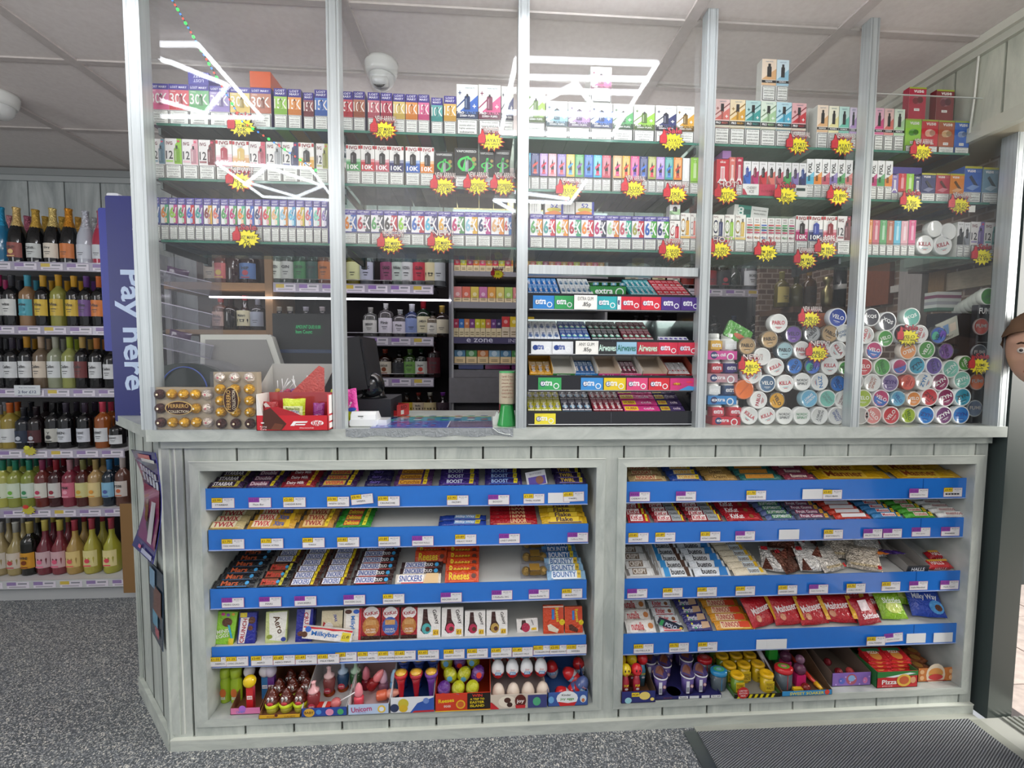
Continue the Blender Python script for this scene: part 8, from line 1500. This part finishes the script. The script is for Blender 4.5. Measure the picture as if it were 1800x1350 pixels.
# tobacco and vape gantry
GY = 1.04; g0,g1 = PY(796,500,GY).x,PY(1066,460,GY).x
t = tag(empty('gantry',(g0,GY,0)),'grey tobacco and vape gantry with drawers behind the serving gap','gantry'); w = g1-g0
MB().box(0,.25,0,w,.26,PY(850,369,GY).z-.013,'#8c8a8c','card').build('back_panel',t); MB().box(-.008,-.01,0,.004,.25,1.98,'#9a9a9e','card').build('side_panel',t); MB().box(w-.004,-.01,0,w+.008,.25,1.98,'#9a9a9e','card').build('side_panel',t)
MB().box(.0,-.0,PY(850,664,GY).z+.002,w,.25,PY(850,650,GY).z,'#77767a','greypaint').build('drawer',t); MB().box(-.02,-.03,PY(850,707,GY).z,w,.25,PY(850,664,GY).z,'#77767a','greypaint').build('drawer',t)
MB().box(.0,.03,0,w,.25,PY(850,707,GY).z-.001,'#4a4a4e','matte').build('base',t)
def gz(y): return PY(850,y,GY).z
MB().box(0,0,gz(369)-.012,w,.25,gz(369),'#9a9a9e','card').build('top_panel',t)
GR = [(477,486),(531,542),(593,604),(639,641)]
for k,(a_,c_) in enumerate(GR):
    z = gz(a_); b = MB().box(.004,-.004,gz(c_),w-.004,.24,z,'#8f8e94','card')
    if k == 2: b.front(.004,gz(c_),w-.008,z-gz(c_),-.0045,[('r',0,0,1,1,'#4a4468'),('t','e zone',.17,.5,.22,.62,'#d8d6e6',1),('t','INSTANT KICK',.5,.5,.32,.6,'#b8b4cc',1)])
    b.build('gantry_shelf',t)
def packrow(k,y0,y1,n,x0,x1,cols,what,lowband='#e0d0a8',split=.5):
    z = gz(y1); H = gz(y0)-z; xs0,xs1 = PY(x0,500,GY+.01).x,PY(x1,500,GY+.01).x; ww = (xs1-xs0)/n
    for i in range(n):
        c = cols[i % len(cols)]; b = MB().box(-ww*.47,0,0,ww*.47,.05,H,lowband); b.front(-ww*.47,0,ww*.94,H,0,[('r',0,split,1,1,c),('e',.5,split+.25,.25,.25,lt(c,.5)),('r',.2,.12,.8,.16,'#8a7a5a'),('r',.2,.24,.8,.28,'#8a7a5a')])
        tag(b.build('vape_pack',None,(xs0+ww*(i+.5),GY+.01,z+.0006)),'%s, %s, %s gantry row' % (what,nth(i,n),ORD[k+1]),'vape pack','small packs on the gantry')
packrow(0,351,369,9,797,1000,['#e0c080','#d8a860','#e0b070'],'cream topped pack above the boxes','#e8c890')
packrow(1,456,476.5,24,798,1062,['#c8404a','#c8b83a','#a8405a','#d87a3a','#d84a6a','#c8883a'],'narrow fruit coloured pack')
packrow(2,504,530.5,12,797,975,['#d88a8a','#d8705a','#d8c05a','#c87aa8','#e0a04a','#d8c86a','#a8c86a'],'cream pack with fruit picture','#ead6b0',.25)
packrow(3,561,592.5,9,797,882,['#a82a4a','#2f6ab0','#c87a4a','#7a3a7a','#c8c82a','#c8b82a','#c86a4a','#6a3a7a','#3a2a5a'],'navy backed pack with diamond')
packrow(4,556,592.5,4,882,940,['#c83a3a','#d8b82a','#c83a3a','#c8a82a'],'tall red or yellow pack','#d8c8b0')
packrow(5,616,638.5,6,798,920,['#4a7a9a','#4a8a4a','#c8783a','#8ab0c8'],'open cream dispenser','#ead0a0')
for i in range(3): tag(MB().box(0,0,0,.14,.03,.028,('#3a4a9a','#a83a7a','#8a4a8a')[i],'gloss').build('leaflet',None,(g0+.03+i*.15,GY+.02,gz(649)+.0006)),'%s leaflet lying on the gantry drawer' % ('blue','magenta','mauve')[i],'leaflet')
# more spirits right of the gantry
t = tag(empty('spirits_shelving',(g1+.03,KY,0)),'spirits shelving right of the gantry','shelving'); w2 = PY(1350,510,KY).x-g1-.03
MB().box(0,.29,0,w2+.05,.30,2.0,'#2e2a2a','matte').build('back_panel',t)
for k in range(3): lip('spirits_shelf',g1+.032,g1+.03+w2,KY,sz[k]+.004,.28,'right hand spirits shelf, %s level behind the gum stand' % SNm[k],.045,7,'#8f6fb0','#b0abb8','#5a585c',True)
row_b(0,sz[0]+.004,452,BY,.044,[(1108,'square','#8a8a7a','#b8b4a8','#c8c4b0','OLD','cream labelled'),(1130,'square','#8a949a','#c0c4c0','#a8b0b8','','grey crest labelled'),(1155,'wine','#203a28','#2a4a30','#d0c8a0','JAMESON','green arch labelled'),(1181,'wine','#3a2a20','#c8b88a','#d2ccc0','FAMOUS','brown white labelled'),(1205,'square','#3a1210','#8a2a2a','#7a2a24','','dark crimson labelled'),(1245,'square','#3a2a30','#5a2a34','#8a2a34','','red wine coloured'),(1268,'square','#241a1e','#2a2426','#2a2a2c','WHYTE','black red banded','#a83a44'),(1289,'round','#1f3f24','#2a4a2a',None,'','fat green'),(1315,'square','#a8acb4','#c0c4c8','#cfd2d6','BACARDI','clear white labelled'),(1337,'square','#b08a4a','#c8c0b0','#d6d0c0','Captain','gold and cream labelled','#b8863a')],'upper right spirits shelf')
row_b(0,sz[1]+.004,556,BY,.042,[(1119,'square','#3a2a1c','#2a2a2c','#c8b83a','','yellow labelled dark'),(1137,'square','#3a2a24','#2a2a2c','#c8c4b8','JACKS','white labelled dark'),(1160,'square','#2a1c18','#2a2a2c',None,'','plain dark'),(1198,'wine','#1f3024','#1f3a26','#cfc8a8','JAMES','green cream arched'),(1258,'wine','#1f2a24','#2a2a2e',None,'','dark slim'),(1292,'wine','#24302a','#2a3a5a',None,'','dark blue capped'),(1330,'wine','#1f2a26','#2a3030',None,'','dark green slim')],'middle right spirits shelf')
row_b(0,sz[2]+.004,620,BY,.042,[(1262,'round','#1f4a2a','#2a5a34','#a8b8a0','','green herb'),(1300,'round','#1f3a2a','#2a5a34',None,'','dark bulbous')],'lower right spirits shelf')
a_ = PY(1016,568,.85); b = MB().box(0,0,0,PY(1100,560,.85).x-a_.x,.06,.085,'#a08058','matte'); b.front(0,0,PY(1100,560,.85).x-a_.x,.085,0,[('t','RAW',.62,.62,.5,.5,'#8a3424',2),('e',.2,.55,.1,.1,'#8a6a40')])
tag(b.build('paper_box',None,(a_.x,GY-.065,sz[1]-.05)),'brown cardboard rolling paper box seen between gum tiers','box')
bpy.data.objects['paper_box'].location.y = GY-.085
# stools of boxes: right side shelf with whisky bottles and tubes
XS = PY(1360,500,1.0).x-.02
t = tag(empty('side_shelf',(XS,.80,0)),'dark wooden shelf unit holding whisky at the right behind the counter','shelf'); zq = PY(1420,541,.85).z
WS = 1.925-XS; MB().box(0,0,zq-.03,WS,.29,zq,'#6a4f3c','wood').build('shelf_board',t); MB().box(0,.30,0,WS,.33,2.0,'#77624f','brick').build('back_panel',t); MB().box(0,.02,0,WS,.29,zq-.4,'#4a3c34','wood').build('base',t)
row_b(0,zq,478,.86,.036,[(1374,'wine','#a8963a','#a8a05a','#c8b86a','','tall yellow'),(1400,'wine','#9a8f3a','#4a4a2a',None,'','tall olive',None,487),(1422,'spirit','#8a5a24','#b8924a','#3a2c20','JACK','large amber whisky',None,476)],'right hand wooden shelf')
for k,(px,nm) in enumerate(((1482,'black whisky tube with white label'),)):
    p = PY(px,541,.85); tag(MB().lathe([(.045,0),(.045,.10),(.046,.101),(.046,.125),(.045,.126),(.045,.26),(0,.262)],'#23262a','gloss',16,cols=['#23262a','#c9c9c6','#c9c9c6','#c9c9c6','#23262a','#30343a']).build('whisky_tube',None,(p.x,.86,zq+.0006)),nm+' on the right wooden shelf','whisky tube')
p = PY(1455,541,.85); tag(MB().lathe([(.02,0),(.028,.03),(.03,.09),(.012,.115),(.012,.13),(.022,.145),(.024,.165),(0,.17)],'#b8ae80','metal',16).build('cocktail_shaker',None,(p.x,.86,zq+.0006)),'gold metal cocktail shaker on the right wooden shelf','cocktail shaker')
for k,(px0,px1,y0,y1,dx,c,nm) in enumerate(((1636,1748,466,500,.02,'#c2b39a','pale wide board fixed along the right side wall'),(1630,1755,450,458,.10,'#4a3f38','dark narrow shelf above the pale board, right side wall'),(1640,1664,462,520,.03,'#9a7a50','wooden frame piece on the right side wall'),(1590,1613,452,740,.035,'#b9b4b0','pale upright batten on the right side wall'),(1528,1566,462,534,.03,'#8f4f30','orange brown panel on the right side wall'),(1572,1592,500,512,.034,'#d8d4cc','small white slip on the right side wall'))):
    p_,q_ = PX(px1,y1,1.92),PX(px1,y0,1.92); Y1 = min(PX(px0,y0,1.92).y,.79); tag(MB().box(1.935-dx,p_.y,p_.z,1.935,Y1,q_.z,c,'wood').build(('board','wall_shelf','frame_piece','batten','board','paper_slip')[k]),nm,'board')
for k in range(6): tag(MB().box(0,0,0,.10,.05,.012,('#4f7a68','#d8dcd8','#a8a8b0','#d0d4d0','#8a4a6a','#d8d8d4')[k]).build('leaflet_pack',None,(PY(1646,545,.16).x,.16,PY(1646,546-k*5.6,.16).z)),'%s flat packet, %s in the small stack beside the showcard' % (('green','white','grey','pale','plum','off-white')[k],('lowest','second','third','fourth','fifth','topmost')[k]),'packet','stacked flat packets')
# ================= person peeping in at the doorway =================
pe = PY(1840,617,-.12); hx,hy,hz = pe.x,pe.y,pe.z
t = tag(empty('person',(hx,hy,0),(0,0,math.radians(16))),'person with short brown hair and dark coat leaning in at the right edge','person')
def skin(name,pts,rad,edges,col,mat):
    me = bpy.data.meshes.new(name); me.from_pydata([tuple(p) for p in pts],edges,[]); o = bpy.data.objects.new(name,me); scn.collection.objects.link(o); o.parent = t
    m_ = o.modifiers.new('s','SKIN'); sd = o.modifiers.new('d','SUBSURF'); sd.levels = 2; sd.render_levels = 2; m_.use_smooth_shade = True
    for v,r in zip(me.skin_vertices[0].data,rad): v.radius = r if isinstance(r,tuple) else (r,r)
    me.skin_vertices[0].data[0].use_root = True
    dg = bpy.context.evaluated_depsgraph_get(); m2 = bpy.data.meshes.new_from_object(o.evaluated_get(dg)); o.modifiers.clear(); o.data = m2
    ca = m2.color_attributes.new('Col','FLOAT_COLOR','CORNER'); ca.data.foreach_set('color',list(lin(col))*len(m2.loops)); m2.materials.clear(); m2.materials.append(MATS[mat])
    for p_ in m2.polygons: p_.use_smooth = True; p_.material_index = 0
    return o
s_ = hz-.0   # eye height
b = MB(); n,m_ = 20,16; vs = []
for j in range(m_+1):
    v = j/m_; zz = .125-.235*v
    for i in range(n):
        a = 2*math.pi*i/n; r = math.sqrt(max(0,1-((v-.45)/.56)**2)) if v < .45 else math.sqrt(max(0.0,1-((v-.45)/.60)**2)); wx,wy = .076,.095
        x,y = wx*r*math.cos(a),wy*r*math.sin(a); f = max(0,-math.cos(a+0))   # face points to -X
        x += 0
        if f > .6:
            if abs(zz-.0) < .02 and abs(y) > .018: x += .010*(f-.6)*2
            if -.045 < zz < .01 and abs(y) < .018: x -= .020*(1-abs(zz+.03)/.04 if abs(zz+.03) < .04 else 0)
            if abs(zz-.028) < .012: x -= .004
        vs.append((x,y,zz+hz))
b.add(vs,[(j*n+i,(j+1)*n+i,(j+1)*n+(i+1) % n,j*n+(i+1) % n) for j in range(m_) for i in range(n)],'#c49a84','skin',True); b.build('head',t)
for sy in (-1,1):
    b = MB().ball((-.062,sy*.031,hz+.002),.012,.014,.011,'#dcd4cc','gloss',12,8).ball((-.0725,sy*.031,hz+.002),.003,.005,.005,'#2a201c','gloss',10,6); b.build('eye',t)
    MB().tube([(-.074,sy*.014,hz+.022),(-.076,sy*.03,hz+.027),(-.064,sy*.048,hz+.022)],.0035,'#4a382c','cloth').build('eyebrow',t)
    MB().ball((.008,sy*.077,hz-.01),.016,.008,.028,'#bd917c','skin',10,8).build('ear',t)
MB().tube([(-.070,-.022,hz-.068),(-.077,0,hz-.066),(-.070,.022,hz-.068)],[.003,.006,.003],'#a8645c','skin').build('mouth',t)
b = MB(); vs = []
for j in range(9):
    v = j/8; el = math.radians(90-v*105)
    for i in range(24): a = 2*math.pi*i/24; q = 1; rr = 1.13*(1+.04*math.sin(7*a+3*j)); x,y,z = .080*rr*q*math.cos(el)*math.cos(a),.096*rr*math.cos(el)*math.sin(a),.115*rr*math.sin(el); z = max(z,.024+.05*max(0,-math.cos(a)-.6)) if math.cos(a) < -.35 else z; vs.append((x+.006,y,z+.022+hz))
b.add(vs,[(j*24+i,(j+1)*24+i,(j+1)*24+(i+1) % 24,j*24+(i+1) % 24) for j in range(8) for i in range(24)],'#6f5644','cloth',True); b.build('hair',t)
sh = hz-.22; O = -.21
skin('coat',[(.05,O-.02,sh-.50),(.05,O-.01,sh-.25),(.04,O,sh),(.03,O+.06,sh+.06),(.03,O-.19,sh-.02),(.03,O-.24,sh-.28),(-.0,O-.22,sh-.50),(.03,O+.18,sh-.03),(.05,O+.20,sh-.28),(.03,O+.18,sh-.50),(.05,O-.10,sh-.85),(.05,O+.08,sh-.85)],
     [(.13,.16),(.12,.17),(.10,.15),.06,.07,.055,.045,.065,.055,.045,.10,.10],[(0,1),(1,2),(2,3),(2,4),(4,5),(5,6),(2,7),(7,8),(8,9),(0,10),(0,11)],'#17181c','cloth')
skin('neck',[(.02,-.01,hz-.07),(.03,O+.08,sh+.05)],[.05,.055],[(0,1)],'#b88f7a','skin')
skin('trousers',[(.05,O-.09,sh-.75),(.05,O-.10,.46),(.06,O-.10,.10),(.05,O+.07,sh-.75),(.05,O+.08,.46),(.06,O+.08,.10),(.05,O,sh-.68)],[.09,.07,.05,.09,.07,.05,.12],[(0,1),(1,2),(3,4),(4,5),(6,0),(6,3)],'#1e2024','cloth')
for sy,oy in ((-1,O-.22),(1,O+.18)):
    skin('hand',[(-.0,oy,sh-.50),(-.01,oy,sh-.56)] + [(-.03+.018*k,oy-.005*sy,sh-.63-.008*(k in (1,2))) for k in range(4)] + [(-.05,oy-.01*sy,sh-.585)],[.024,.026,.009,.0095,.009,.008,.010],[(0,1),(1,2),(1,3),(1,4),(1,5),(1,6)],'#bd917c','skin')
    MB().ball((.02,O+sy*.09,.058),.13,.045,.045,'#15161a','rubber',14,8).build('shoe',t)
